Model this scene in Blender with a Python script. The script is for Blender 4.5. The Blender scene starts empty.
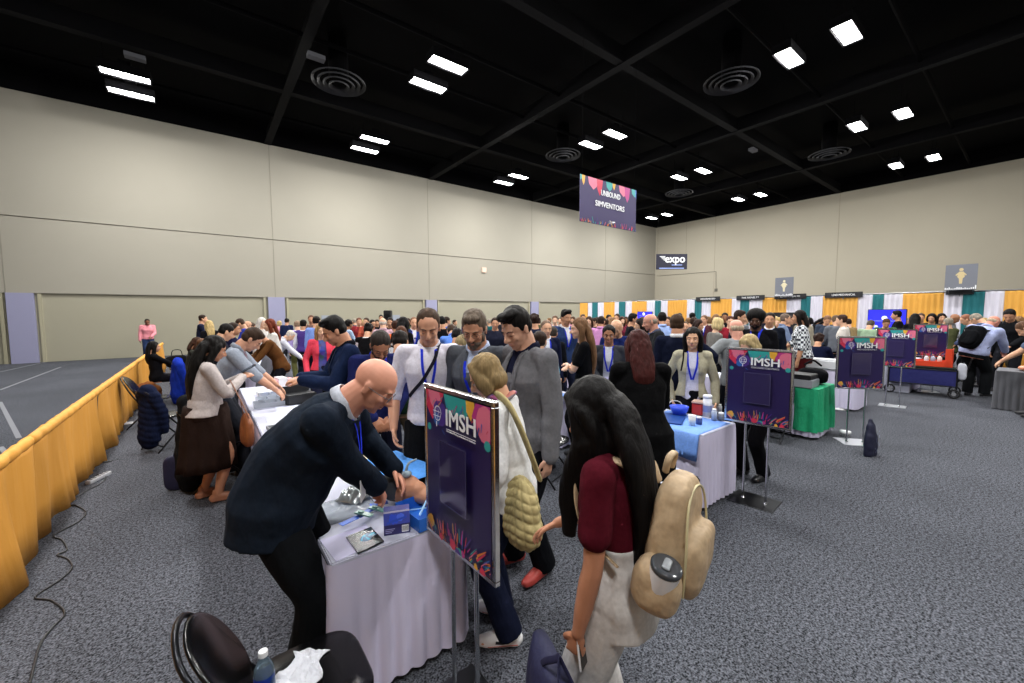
import bpy, bmesh, math, random
from mathutils import Vector, Matrix, noise
V = Vector
PI = math.pi
rnd = random.Random(7)

# ------------------------------------------------------------------ scene, camera, light level
scn = bpy.context.scene
COL = scn.collection
scn.view_settings.view_transform = 'Standard'
scn.view_settings.look = 'None'
scn.view_settings.gamma = 1.0
scn.view_settings.exposure = 0.0
scn.view_settings.use_curve_mapping = False
FPX, CXP, CYP, EYE = 403.0, 512.0, 341.5, 1.88
# room frame: +X runs along the long left wall, +Y towards it, camera stands over the origin
_v1 = V((1040 - CXP, -(310.5 - CYP), -FPX)).normalized()
_v2 = V((203 - CXP, -(314 - CYP), -FPX)).normalized()
_up = _v1.cross(_v2).normalized()
_v2 = _up.cross(_v1)
RM = Matrix((_v1, _v2, _up))            # camera axes -> world axes
cam_data = bpy.data.cameras.new('camera')
cam_data.sensor_fit = 'HORIZONTAL'
cam_data.sensor_width = 36.0
cam_data.lens = FPX / 1024.0 * 36.0
cam_data.clip_end = 300
cam = bpy.data.objects.new('camera', cam_data)
COL.objects.link(cam)
cam.matrix_world = Matrix.Translation((0, 0, EYE)) @ RM.to_4x4()
scn.camera = cam
FWD = RM @ V((0, 0, -1))
YAW = math.atan2(FWD.y, FWD.x)          # heading of the view, radians from +X

world = bpy.data.worlds.new('hall_ambient')
scn.world = world
world.use_nodes = True
world.node_tree.nodes['Background'].inputs[0].default_value = (0.55, 0.6, 0.75, 1)
world.node_tree.nodes['Background'].inputs[1].default_value = 0.0
LAMP_POWER = 215.0


def ray(px, py):
    return RM @ V((px - CXP, -(py - CYP), -FPX))


def at_z(px, py, z=0.0):
    d = ray(px, py)
    return V((0, 0, EYE)) + d * ((z - EYE) / d.z)


def at_d(px, py, depth):
    return V((0, 0, EYE)) + ray(px, py) * (depth / FPX)


def at_x(px, py, X):
    d = ray(px, py)
    return V((0, 0, EYE)) + d * (X / d.x)


def at_y(px, py, Y):
    d = ray(px, py)
    return V((0, 0, EYE)) + d * (Y / d.y)


# ------------------------------------------------------------------ materials
def lin(c):
    if isinstance(c, str):
        c = c.lstrip('#')
        c = [int(c[i:i + 2], 16) / 255 for i in (0, 2, 4)]
    return tuple(((x + .055) / 1.055) ** 2.4 if x > .04045 else x / 12.92 for x in c) + (1.0,)


MATS = {}


def mat(color, rough=.6, metal=0., kind='plain', name=None, emit=None, spec=.5, trans=0., alpha=1.):
    key = (color, rough, metal, kind, emit, spec, trans, alpha)
    if key in MATS:
        return MATS[key]
    m = bpy.data.materials.new(name or kind)
    m.use_nodes = True
    nt = m.node_tree
    N, L = nt.nodes, nt.links
    b = N['Principled BSDF']
    col = lin(color)
    b.inputs['Base Color'].default_value = col
    b.inputs['Roughness'].default_value = rough
    b.inputs['Metallic'].default_value = metal
    b.inputs['Specular IOR Level'].default_value = spec
    if trans:
        b.inputs['Transmission Weight'].default_value = trans
        b.inputs['IOR'].default_value = 1.33
    if alpha < 1:
        b.inputs['Alpha'].default_value = alpha
    if emit:
        b.inputs['Emission Color'].default_value = col
        b.inputs['Emission Strength'].default_value = emit
    tc = N.new('ShaderNodeTexCoord')

    def noise_tex(scale, detail=3, vec=None, stretch=None):
        n = N.new('ShaderNodeTexNoise')
        n.inputs['Scale'].default_value = scale
        n.inputs['Detail'].default_value = detail
        if stretch:
            mp = N.new('ShaderNodeMapping')
            mp.inputs['Scale'].default_value = stretch
            L.new(tc.outputs['Object'], mp.inputs[0])
            L.new(mp.outputs[0], n.inputs[0])
        else:
            L.new(tc.outputs['Object'], n.inputs[0])
        return n

    def vary(n, lo, hi):
        mr = N.new('ShaderNodeMapRange')
        mr.inputs[1].default_value = .3
        mr.inputs[2].default_value = .7
        mr.inputs[3].default_value = lo
        mr.inputs[4].default_value = hi
        L.new(n.outputs[0], mr.inputs[0])
        mx = N.new('ShaderNodeMix')
        mx.data_type = 'RGBA'
        mx.blend_type = 'MULTIPLY'
        mx.inputs[0].default_value = 1
        mx.inputs[6].default_value = col
        L.new(mr.outputs[0], mx.inputs[7])
        L.new(mx.outputs[2], b.inputs['Base Color'])

    def bump(n, strength, dist=.01):
        bp = N.new('ShaderNodeBump')
        bp.inputs['Strength'].default_value = strength
        bp.inputs['Distance'].default_value = dist
        L.new(n.outputs[0], bp.inputs['Height'])
        L.new(bp.outputs[0], b.inputs['Normal'])
    if kind == 'cloth':
        n = noise_tex(11, 3, stretch=(1, 1, .6))
        bump(n, .5, .03)
        vary(noise_tex(60, 2), .9, 1.08)
    elif kind == 'skin':
        vary(noise_tex(14, 3), .93, 1.05)
        b.inputs['Subsurface Weight'].default_value = .0
    elif kind == 'hair':
        n = noise_tex(60, 3, stretch=(1, 1, .12))
        bump(n, .6, .01)
        vary(n, .7, 1.3)
    elif kind == 'satin':
        n = noise_tex(14, 2, stretch=(1, 1, .15))
        bump(n, .35, .02)
    elif kind == 'wall':
        vary(noise_tex(.35, 3), .97, 1.02)
        bump(noise_tex(220, 2), .08, .004)
    elif kind == 'plaid':
        w1 = N.new('ShaderNodeTexChecker')
        w1.inputs['Scale'].default_value = 22
        w1.inputs[1].default_value = (.75, .78, .82, 1)
        w1.inputs[2].default_value = (.01, .012, .03, 1)
        L.new(tc.outputs['Object'], w1.inputs[0])
        L.new(w1.outputs[0], b.inputs['Base Color'])
    elif kind == 'pattern':
        v = N.new('ShaderNodeTexVoronoi')
        v.inputs['Scale'].default_value = 16
        mx = N.new('ShaderNodeMix')
        mx.data_type = 'RGBA'
        mx.blend_type = 'MULTIPLY'
        mx.inputs[0].default_value = .75
        mx.inputs[6].default_value = col
        L.new(tc.outputs['Object'], v.inputs[0])
        L.new(v.outputs['Color'], mx.inputs[7])
        L.new(mx.outputs[2], b.inputs['Base Color'])
    elif kind == 'carpet':
        n1 = noise_tex(95, 2)
        n2 = noise_tex(.5, 4)
        n3 = noise_tex(40, 2)
        cr = N.new('ShaderNodeValToRGB')
        cr.color_ramp.elements[0].position = .39
        cr.color_ramp.elements[0].color = lin('#15161a')
        cr.color_ramp.elements[1].position = .63
        cr.color_ramp.elements[1].color = lin('#6a6d76')
        ad = N.new('ShaderNodeMath')
        ad.operation = 'MULTIPLY_ADD'
        ad.inputs[1].default_value = .35
        L.new(n3.outputs[0], ad.inputs[0])
        sc = N.new('ShaderNodeMath')
        sc.operation = 'MULTIPLY'
        sc.inputs[1].default_value = .65
        L.new(n1.outputs[0], sc.inputs[0])
        L.new(sc.outputs[0], ad.inputs[2])
        L.new(ad.outputs[0], cr.inputs[0])
        mr = N.new('ShaderNodeMapRange')
        mr.inputs[1].default_value = .35
        mr.inputs[2].default_value = .65
        mr.inputs[3].default_value = .85
        mr.inputs[4].default_value = 1.1
        L.new(n2.outputs[0], mr.inputs[0])
        mx = N.new('ShaderNodeMix')
        mx.data_type = 'RGBA'
        mx.blend_type = 'MULTIPLY'
        mx.inputs[0].default_value = 1
        L.new(cr.outputs[0], mx.inputs[6])
        L.new(mr.outputs[0], mx.inputs[7])
        L.new(mx.outputs[2], b.inputs['Base Color'])
        bump(n1, .35, .006)
    elif kind == 'crumple':
        v = N.new('ShaderNodeTexVoronoi')
        v.inputs['Scale'].default_value = 25
        L.new(tc.outputs['Object'], v.inputs[0])
        bump(v, .5, .02)
    elif kind == 'leather':
        bump(noise_tex(40, 3), .2, .01)
        vary(noise_tex(6, 2), .85, 1.1)
    MATS[key] = m
    return m


def cloth(c, r=.9):
    h = [int(c[i:i + 2], 16) for i in (1, 3, 5)]
    if max(h) < 60: c = '#%02x%02x%02x' % tuple(int(v * .88) for v in h)
    return mat(c, r, kind='cloth', spec=.08)
def skin(c): return mat(c, .5, kind='skin', spec=.35)
def hairm(c):
    h = [int(c[i:i + 2], 16) for i in (1, 3, 5)]
    if max(h) < 40: c = '#%02x%02x%02x' % tuple(int(v * .7) for v in h)
    return mat(c, .6, kind='hair', spec=.14)


# ------------------------------------------------------------------ mesh collector
class Geo:
    def __init__(s):
        s.v = []; s.f = []; s.m = []; s.mats = []

    def mi(s, m):
        if m is None:
            return 0
        if m not in s.mats:
            s.mats.append(m)
        return s.mats.index(m)

    def add(s, vs, fs, m=None, M=None):
        o = len(s.v)
        k = s.mi(m)
        s.v += [tuple(M @ V(p)) if M else tuple(p) for p in vs]
        s.f += [tuple(i + o for i in f) for f in fs]
        s.m += [k] * len(fs)
        return s

    def box(s, c, d, m=None, M=None):
        x, y, z = [a / 2 for a in d]
        vs = [(c[0] + i * x, c[1] + j * y, c[2] + k * z) for i in (-1, 1) for j in (-1, 1) for k in (-1, 1)]
        fs = [(0, 1, 3, 2), (4, 6, 7, 5), (0, 4, 5, 1), (2, 3, 7, 6), (0, 2, 6, 4), (1, 5, 7, 3)]
        return s.add(vs, fs, m, M)

    def rings(s, rings, m=None, cap=True, closed=True, M=None):
        """rings: list of equally long point lists, lofted"""
        n = len(rings[0])
        vs = [p for r in rings for p in r]
        fs = []
        for i in range(len(rings) - 1):
            for j in range(n if closed else n - 1):
                k = (j + 1) % n
                fs.append((i * n + j, i * n + k, (i + 1) * n + k, (i + 1) * n + j))
        if cap:
            fs.append(tuple(reversed(range(n))))
            fs.append(tuple((len(rings) - 1) * n + j for j in range(n)))
        return s.add(vs, fs, m, M)

    def ell(s, c, r, m=None, M=None, seg=14, R=None):
        rs = []
        n = max(6, seg * 2 // 3)
        for i in range(1, n):
            a = PI * i / n
            ring = []
            for j in range(seg):
                b = 2 * PI * j / seg
                p = V((r[0] * math.sin(a) * math.cos(b), r[1] * math.sin(a) * math.sin(b), -r[2] * math.cos(a)))
                if R:
                    p = R @ p
                ring.append(p + V(c))
            rs.append(ring)
        return s.rings(rs, m, True, True, M)

    def tube(s, pts, rad, m=None, M=None, seg=12, sub=3, round_ends=True, ref=None, flat=1.0):
        """smooth tube through pts with a radius (or rx, ry pair) at each; closed ends"""
        pts = [V(p) for p in pts]
        rad = [(r, r * flat) if not isinstance(r, (tuple, list)) else r for r in rad]
        P, Rr = [], []
        n = len(pts)
        for i in range(n - 1):
            p0 = pts[i - 1] if i else pts[0] * 2 - pts[1]
            p3 = pts[i + 2] if i + 2 < n else pts[-1] * 2 - pts[-2]
            p1, p2 = pts[i], pts[i + 1]
            for k in range(sub):
                t = k / sub
                P.append(.5 * ((2 * p1) + (p2 - p0) * t + (2 * p0 - 5 * p1 + 4 * p2 - p3) * t * t + (3 * p1 - p0 - 3 * p2 + p3) * t ** 3))
                tt = t * t * (3 - 2 * t)
                Rr.append([rad[i][q] * (1 - tt) + rad[i + 1][q] * tt for q in (0, 1)])
        P.append(pts[-1]); Rr.append(list(rad[-1]))
        T = []
        for i in range(len(P)):
            t = P[min(i + 1, len(P) - 1)] - P[max(i - 1, 0)]
            T.append(t.normalized() if t.length > 1e-9 else V((0, 0, 1)))
        if ref is None:
            ref = V((1, 0, 0)) if abs(T[0].x) < .9 else V((0, 1, 0))
        u = V(ref)
        rs = []
        if round_ends:
            r0 = min(Rr[0]); r1 = min(Rr[-1])
            ext0 = [(P[0] - T[0] * r0 * math.sin(a), [q * math.cos(a) for q in Rr[0]], T[0]) for a in (1.3, .9, .45)]
            ext1 = [(P[-1] + T[-1] * r1 * math.sin(a), [q * math.cos(a) for q in Rr[-1]], T[-1]) for a in (.45, .9, 1.3)]
        else:
            ext0 = ext1 = []
        allp = ext0 + [(P[i], Rr[i], T[i]) for i in range(len(P))] + ext1
        for p, r, t in allp:
            u = (u - t * u.dot(t))
            u = u.normalized() if u.length > 1e-6 else t.orthogonal().normalized()
            w = t.cross(u)
            rs.append([p + u * (r[0] * math.cos(2 * PI * j / seg)) + w * (r[1] * math.sin(2 * PI * j / seg)) for j in range(seg)])
        return s.rings(rs, m, True, True, M)

    def lathe(s, prof, c=(0, 0, 0), m=None, M=None, seg=20):
        rs = [[V((c[0] + r * math.cos(2 * PI * j / seg), c[1] + r * math.sin(2 * PI * j / seg), c[2] + z)) for j in range(seg)] for r, z in prof]
        return s.rings(rs, m, True, True, M)

    def prism(s, poly, y0, y1, m=None, M=None):
        """polygon in x,z extruded along y"""
        n = len(poly)
        vs = [(p[0], y0, p[1]) for p in poly] + [(p[0], y1, p[1]) for p in poly]
        fs = [tuple(range(n)), tuple(reversed(range(n, 2 * n)))] + [(i, i + n, (i + 1) % n + n, (i + 1) % n) for i in range(n)]
        return s.add(vs, fs, m, M)

    def mesh(s, name, smooth=False):
        me = bpy.data.meshes.new(name)
        me.from_pydata(s.v, [], s.f)
        for m in s.mats:
            me.materials.append(m)
        if s.mats:
            me.polygons.foreach_set('material_index', s.m)
        bm = bmesh.new()
        bm.from_mesh(me)
        bmesh.ops.recalc_face_normals(bm, faces=bm.faces)
        bm.to_mesh(me)
        bm.free()
        if smooth:
            me.polygons.foreach_set('use_smooth', [True] * len(me.polygons))
        me.update()
        return me


TMP = bpy.data.scenes.new('tmp_build')


def evaluated(ob):
    TMP.collection.objects.link(ob)
    vl = TMP.view_layers[0]
    vl.update()
    dg = vl.depsgraph
    me = bpy.data.meshes.new_from_object(ob.evaluated_get(dg), preserve_all_data_layers=False, depsgraph=dg)
    TMP.collection.objects.unlink(ob)
    return me


def remesh(g, voxel, smooth=4, name='m', fac=.5):
    me = g.mesh('t')
    ob = bpy.data.objects.new('t', me)
    md = ob.modifiers.new('r', 'REMESH'); md.mode = 'VOXEL'; md.voxel_size = voxel; md.adaptivity = 0
    if smooth:
        sm = ob.modifiers.new('s', 'SMOOTH'); sm.factor = fac; sm.iterations = smooth
    r = evaluated(ob)
    r.name = name
    r.polygons.foreach_set('use_smooth', [True] * len(r.polygons))
    bpy.data.objects.remove(ob); bpy.data.meshes.remove(me)
    r.materials.clear()
    r.materials.append(None)
    return r


def text_mesh(body, size, extrude=.0006, align='CENTER', bold=0.0, sx=1.0, width_to=None):
    """flat text in the x,z plane facing -y, as a mesh"""
    cu = bpy.data.curves.new('t', 'FONT')
    cu.body = body; cu.size = size; cu.extrude = extrude; cu.align_x = align; cu.align_y = 'CENTER'
    cu.resolution_u = 3
    ob = bpy.data.objects.new('t', cu)
    me = evaluated(ob)
    bpy.data.objects.remove(ob); bpy.data.curves.remove(cu)
    if width_to and len(me.vertices):
        xs = [v.co.x for v in me.vertices]
        sx = width_to / max(1e-6, max(xs) - min(xs))
    if bold:
        v0 = [v.co.copy() for v in me.vertices]; f0 = [tuple(p.vertices) for p in me.polygons]; vs, fs = [], []
        for k_, (dx, dy) in enumerate(((-1, -.5), (-1, .5), (0, 0), (1, -.5), (1, .5))):
            o_ = len(vs); vs += [c + V((dx * bold * size, dy * bold * size, k_ * size * .002)) for c in v0]; fs += [tuple(i + o_ for i in f) for f in f0]
        me = bpy.data.meshes.new('t'); me.from_pydata(vs, [], fs)
    me.transform(Matrix(((sx, 0, 0, 0), (0, 0, -1, 0), (0, 1, 0, 0), (0, 0, 0, 1))))
    return me


# ------------------------------------------------------------------ objects
def link(o): COL.objects.link(o); return o


def obj(name, me, m=None, parent=None, loc=None, smooth=False):
    if isinstance(me, Geo):
        me = me.mesh(name, smooth)
    o = bpy.data.objects.new(name, me)
    link(o)
    if m is not None:
        if not me.materials:
            me.materials.append(m)
        if len(o.material_slots) == 1:
            o.material_slots[0].link = 'OBJECT'
            o.material_slots[0].material = m
    if parent is not None:
        o.parent = parent
    if loc is not None:
        o.location = loc
    return o


def thing(name, label, cat, loc=(0, 0, 0), rz=0., group=None):
    o = bpy.data.objects.new(name, None)
    o.empty_display_size = .1
    link(o)
    o.location = loc; o.rotation_euler = (0, 0, rz)
    return tag(o, label, cat, group)


def tag(o, label, cat, group=None, kind=None):
    o['label'] = label; o['category'] = cat
    if group: o['group'] = group
    if kind: o['kind'] = kind
    return o


def struct(name, g, m=None, smooth=False):
    o = obj(name, g, m, smooth=smooth)
    o['kind'] = 'structure'
    return o


def dup(root, loc, rz, label=None, group=None):
    r = root.copy(); link(r); r.location = loc; r.rotation_euler = (0, 0, rz)
    if label: r['label'] = label
    if group: r['group'] = group
    for ch in list(root.children):
        c = ch.copy(); link(c); c.parent = r
        for gch in ch.children:
            d = gch.copy(); link(d); d.parent = c
    return r


def bevel_mesh(g, w, seg=2, smooth=False, name='m'):
    me = g.mesh(name)
    bm = bmesh.new(); bm.from_mesh(me)
    bmesh.ops.bevel(bm, geom=bm.edges[:], offset=w, segments=seg, affect='EDGES', clamp_overlap=True)
    bm.to_mesh(me); bm.free()
    if smooth:
        me.polygons.foreach_set('use_smooth', [True] * len(me.polygons))
    return me


# flat graphics -------------------------------------------------------
def clip(poly, x0, x1, z0, z1):
    def cut(P, f, inter):
        out = []
        for i in range(len(P)):
            a, b = P[i - 1], P[i]
            if f(b):
                if not f(a): out.append(inter(a, b))
                out.append(b)
            elif f(a): out.append(inter(a, b))
        return out
    def ix(v): return lambda a, b: (v, a[1] + (b[1] - a[1]) * (v - a[0]) / (b[0] - a[0]))
    def iz(v): return lambda a, b: (a[0] + (b[0] - a[0]) * (v - a[1]) / (b[1] - a[1]), v)
    for f, i in ((lambda p: p[0] >= x0, ix(x0)), (lambda p: p[0] <= x1, ix(x1)), (lambda p: p[1] >= z0, iz(z0)), (lambda p: p[1] <= z1, iz(z1))):
        if len(poly) < 3: return []
        poly = cut(poly, f, i)
    return poly


class Art:
    """coloured shapes laid on a flat panel facing -y, one mesh"""
    def __init__(s, x0, x1, z0, z1, y=0.0, step=.0004):
        s.r = (x0, x1, z0, z1); s.y = y; s.step = step; s.k = 0; s.g = Geo()

    def poly(s, P, m):
        P = clip(P, *s.r)
        if len(P) < 3: return
        s.k += 1
        y = s.y - s.k * s.step
        area = sum(P[i - 1][0] * P[i][1] - P[i][0] * P[i - 1][1] for i in range(len(P)))
        if area < 0: P = P[::-1]
        s.g.add([(p[0], y, p[1]) for p in P], [tuple(range(len(P)))], m)

    def rect(s, x0, x1, z0, z1, m): s.poly([(x0, z0), (x1, z0), (x1, z1), (x0, z1)], m)

    def disc(s, x, z, r, m, n=22, sz=1.0, wob=0., seed=0):
        rr = random.Random(seed)
        s.poly([(x + r * (1 + wob * rr.uniform(-1, 1)) * math.cos(2 * PI * i / n), z + r * sz * (1 + wob * rr.uniform(-1, 1)) * math.sin(2 * PI * i / n)) for i in range(n)], m)

    def streak(s, x, z, ang, ln, w, m):
        d = V((math.cos(ang), math.sin(ang))); n = V((-d.y, d.x))
        p = V((x, z))
        s.poly([tuple(q) for q in (p - n * w / 2, p + d * ln - n * w / 4, p + d * (ln + w / 2), p + d * ln + n * w / 4, p + n * w / 2)], m)
# ================================================================== the hall
YL, XR, ZT = 23.86, 36.5, 10.3           # left wall, far right wall, wall height
X0, Y0 = -16.0, -10.0                    # ends of the hall behind the camera
M_WALL = mat('#918d82', .9, kind='wall', name='painted_wall')
M_WALL2 = mat('#94907f', .9, kind='wall', name='painted_wall_low')
M_BLACK = mat('#050507', .95, spec=.1)
M_BEAM = mat('#0b0b0e', .9, spec=.15)
M_CARPET = mat('#505050', .97, kind='carpet', name='carpet', spec=.1)
M_LINE = mat('#5f5c54', .9)
M_CHROME = mat('#c9ccd0', .22, 1.0)
M_STEEL = mat('#8d9096', .35, 1.0)
M_DARKMET = mat('#1b1c1f', .4, .6)

g = Geo(); g.box(((X0 + XR) / 2, (Y0 + YL) / 2, -.1), (XR - X0, YL - Y0, .2)); struct('floor', g, M_CARPET)
g = Geo(); g.box(((X0 + XR) / 2, (Y0 + YL) / 2, 11.4), (XR - X0 + .4, YL - Y0 + .4, .2)); struct('ceiling', g, M_BLACK)
# long left wall: thick panels above, set-back panels below z 2.7 between lavender pilasters
g = Geo()
zb, zm = 2.72, 5.62
g.box(((X0 + XR) / 2, YL + .15, (zm + 11.3) / 2 + .01), (XR - X0, .3, 11.3 - zm - .02))
g.box(((X0 + XR) / 2, YL + .15, (zb + zm) / 2 - .01), (XR - X0, .3, zm - zb - .02))
g.box(((X0 + XR) / 2, YL + .2, zm), (XR - X0, .2, .08), M_LINE)
struct('wall_left', g, M_WALL)
g = Geo(); g.box(((X0 + XR) / 2, YL + .25, zb / 2), (XR - X0, .3, zb)); struct('wall_left_lower', g, M_WALL2)
seams = [-5.9, 3.0, 11.6, 20.2, 28.8]
for i, x in enumerate(seams):
    g = Geo(); g.box((x, YL - .004, (zb + ZT) / 2), (.03, .012, ZT - zb)); struct('trim_%d' % (i + 1), g, mat('#7f7b70', .9))
pil = [(-5.9, -5.2), (2.66, 3.4), (11.35, 12.1), (20.1, 20.85), (28.7, 29.4)]
for i, (a, b) in enumerate(pil):
    g = Geo(); g.box(((a + b) / 2, YL + .02, zb / 2), (b - a, .16, zb)); struct('trim_%d' % (i + 11), g, mat('#8a8aa6', .7))
    for s in (a - .14, b + .14):
        g = Geo(); g.box((s, YL + .07, zb / 2), (.1, .1, zb)); struct('trim_%d' % (21 + i * 2 + (s > a)), g, mat('#9b9680', .8))
g = Geo(); g.box((XR + .15, (Y0 + YL) / 2, 5.65), (.3, YL - Y0, 11.3)); struct('wall_right', g, mat('#a29c8d', .9, kind='wall'))
for i, y in enumerate((17.9, 9.1, .3)):
    g = Geo(); g.box((XR - .004, y, ZT / 2), (.012, .03, ZT)); struct('trim_%d' % (i + 41), g, mat('#8f897a', .9))
# thin conduit on the right wall
g = Geo()
c1, c2, c3 = at_x(657, 276, XR - .03), at_x(716, 271.5, XR - .03), at_x(716, 290, XR - .03)
g.tube([c1, c2], [.02, .02], seg=6, sub=1); g.tube([c2, c3], [.02, .02], seg=6, sub=1); g.box(c3, (.05, .25, .25))
tag(obj('wall_conduit', g, M_LINE), 'thin conduit with small junction box on the far right wall', 'conduit')
for i, (c, d) in enumerate([(((X0 + XR) / 2, Y0 - .15, 5.65), (XR - X0, .3, 11.3)), ((X0 - .15, (Y0 + YL) / 2, 5.65), (.3, YL - Y0 + .3, 11.3))]):
    g = Geo(); g.box(c, d); struct(('wall_back', 'wall_near')[i], g, M_WALL)
g = Geo(); g.box(((X0 + XR) / 2, YL - .01, 10.85), (XR - X0, .03, 1.1)); g.box((XR - .01, (Y0 + YL) / 2, 10.85), (.03, YL - Y0, 1.1)); struct('trim_49', g, M_BLACK)
# black steel of the ceiling: each beam its own object
n = 1
for y in (17.95, 9.13, .3, -8.5):
    g = Geo(); g.box(((X0 + XR) / 2, y, 10.32), (XR - X0, .3, .05)); g.box(((X0 + XR) / 2, y, 10.62), (XR - X0, .06, .6))
    struct('trim_%d' % (50 + n), g, M_BEAM); n += 1
for x in (-5.9, 2.95, 11.8, 20.3, 28.8):
    g = Geo(); g.box((x, (Y0 + YL) / 2, 10.30), (.3, YL - Y0 - .05, .05)); g.box((x, (Y0 + YL) / 2, 10.62), (.06, YL - Y0 - .05, .6))
    struct('trim_%d' % (50 + n), g, M_BEAM); n += 1
for y in (21, 14.5, 12.2, 5.9, 3.0, -3):
    g = Geo(); g.tube([(X0, y, 10.6), (XR, y, 10.6)], [.07, .07], seg=8, sub=1, round_ends=False)
    tag(obj('ceiling_pipe', g, M_BLACK), {21: 'black pipe along the ceiling nearest the left wall', 14.5: 'black ceiling pipe in the middle bay, farther one', 12.2: 'black ceiling pipe in the middle bay, nearer one', 5.9: 'black ceiling pipe beyond the near beam', 3.0: 'black ceiling pipe on the camera side of the near lights', -3: 'black ceiling pipe behind the camera'}[y], 'pipe')

# ------------------------------------------------------------------ ceiling lights (pairs)
lamp_mat = mat('#ffffff', .5, emit=22.0, name='lamp_diffuser')
LX = [(-1.63, 'first column'), (6.45, 'second column'), (14.6, 'third column'), (22.15, 'fourth column'), (29.65, 'last column')]
LY = [(19.12, 'row along the left wall'), (12.35, 'middle row'), (4.38, 'near row'), (-3.0, 'row behind camera')]
gh = Geo(); gh.box((0, 0, .13), (1.26, .5, .2)); gh.box((0, .24, .01), (1.26, .02, .08)); gh.box((0, -.24, .01), (1.26, .02, .08)); gh.box((.62, 0, .01), (.02, .46, .08)); gh.box((-.62, 0, .01), (.02, .46, .08)); gh.box((0, 0, .3), (.3, .2, .25)); gh.tube([(.5, 0, .2), (.5, 0, .9)], [.01, .01], seg=5, sub=1); gh.tube([(-.5, 0, .2), (-.5, 0, .9)], [.01, .01], seg=5, sub=1)
gd = Geo(); gd.box((0, 0, .015), (1.18, .40, .03))
me_h, me_d = gh.mesh('housing'), gd.mesh('diffuser')
for x, cx in LX:
    for y, ry in LY:
        for s, side in ((-.7, 'lamp closer to camera'), (.7, 'lamp closer to left wall')):
            if y == -3.0 and x > 15: continue
            t = thing('ceiling_light', 'ceiling light, %s, %s, %s' % (ry, cx, side), 'ceiling light', (x, y + s, 9.6), 0, 'paired ceiling lights')
            obj('housing', me_h, M_BLACK, t); obj('diffuser', me_d, lamp_mat, t)
            ld = bpy.data.lights.new('lamp', 'AREA'); ld.shape = 'RECTANGLE'; ld.size = 1.15; ld.size_y = .38
            ld.energy = LAMP_POWER * (1.3 if y > 19 else .9); ld.color = (1.0, .985, .95); ld.spread = math.radians(180)
            lo = bpy.data.objects.new('lamp', ld); link(lo); lo.parent = t; lo.location = (0, 0, -.036)
            ls = bpy.data.lights.new('lamp_glow', 'POINT'); ls.energy = LAMP_POWER * (1.5 if y > 19 else .95); ls.color = ld.color; ls.shadow_soft_size = .06
            lo = bpy.data.objects.new('lamp_glow', ls); link(lo); lo.parent = t; lo.location = (0, 0, -.075)
# round diffusers
for px, py, lab in ((339, 82, 'round black ceiling air diffuser between the two left pairs of lights'), (731, 81, 'round black ceiling air diffuser left of the brightest pair of lights'), (563, 155, 'small round ceiling air diffuser above the hanging sign'), (829, 154, 'round ceiling air diffuser below the right row of lights'), (679, 193, 'smallest round ceiling air diffuser, near the room corner')):
    p = at_z(px, py, 9.8)
    t = thing('air_diffuser', lab, 'air diffuser', p)
    for k, r in enumerate((.78, .6, .42, .24)):
        g = Geo(); g.lathe([(r, 0), (r + .06, -.02), (r + .07, .03), (r, .05)], seg=32)
        g = Geo().rings([[V((q * math.cos(a * PI / 16), q * math.sin(a * PI / 16), z)) for a in range(32)] for q, z in ((r, .0), (r + .09, -.05), (r + .09, .0), (r, .05))], None, False)
        obj('ring', g, mat('#202126', .7), t, loc=(0, 0, -.04 * k))
    g = Geo(); g.lathe([(.3, .0), (.32, .6), (.3, 1.48)]); obj('duct', g, M_BLACK, t)
for px, py, lab in ((316, 57, 'small dot lamp'), (753, 150, 'small box'), (135, 57, 'small grey box')):
    p = at_z(px, py, 9.9); g = Geo(); g.box(p, (.5, .25, .12)); tag(obj('ceiling_box', g, mat('#55565c', .7)), {316: 'small pale junction box by the beam above the left air diffuser', 753: 'small grey box on the ceiling beam above the far lights', 135: 'small grey box above the leftmost pair of lights'}[px], 'ceiling box')
g = Geo(); p = at_y(484, 270, YL - .05); g.box(p, (.34, .1, .34)); tag(obj('wall_alarm', g, mat('#d9b9a8', .6)), 'small pinkish square alarm high on the long left wall', 'alarm')
# ================================================================== sign graphics
C_NAVY = mat('#241a4d', .35, name='sign_navy')
C_TEAL = mat('#2f9c9a', .4); C_YEL = mat('#e0a83a', .4); C_PINK = mat('#d9708c', .4); C_RED = mat('#c9304f', .4)
C_PUR = mat('#4a2f86', .4); C_BLUE = mat('#2b5fae', .4); C_MAG = mat('#b0307f', .4); C_ORG = mat('#d9792e', .4); C_WHITE = mat('#eef0f4', .5)
C_LILA = mat('#8a62b8', .4); C_DK = mat('#120e2c', .4)
PAL = [C_TEAL, C_YEL, C_PINK, C_RED, C_PUR, C_BLUE, C_MAG, C_ORG]


def globe_logo(a, x, z, r):
    m = C_WHITE
    n = 28
    for k in range(n):
        a0, a1 = 2 * PI * k / n, 2 * PI * (k + 1) / n
        a.poly([(x + q * math.cos(b), z + q * 1.1 * math.sin(b)) for q, b in ((r, a0), (r, a1), (r * .88, a1), (r * .88, a0))], m)
    for rx in (.45,):
        for k in range(n):
            a0, a1 = 2 * PI * k / n, 2 * PI * (k + 1) / n
            a.poly([(x + q * rx * math.cos(b), z + r * math.sin(b)) for q, b in ((r, a0), (r, a1), (r * .8, a1), (r * .8, a0))], m)
    a.rect(x - r, x + r, z + r * .28, z + r * .38, m)
    a.rect(x - r, x + r, z - r * .38, z - r * .28, m)
    a.rect(x - r * .1, x + r * .1, z - r * 1.9, z - r * 1.15, m)


SIGN_W, SIGN_H, SIGN_TOP = .58, .75, 1.52


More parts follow.
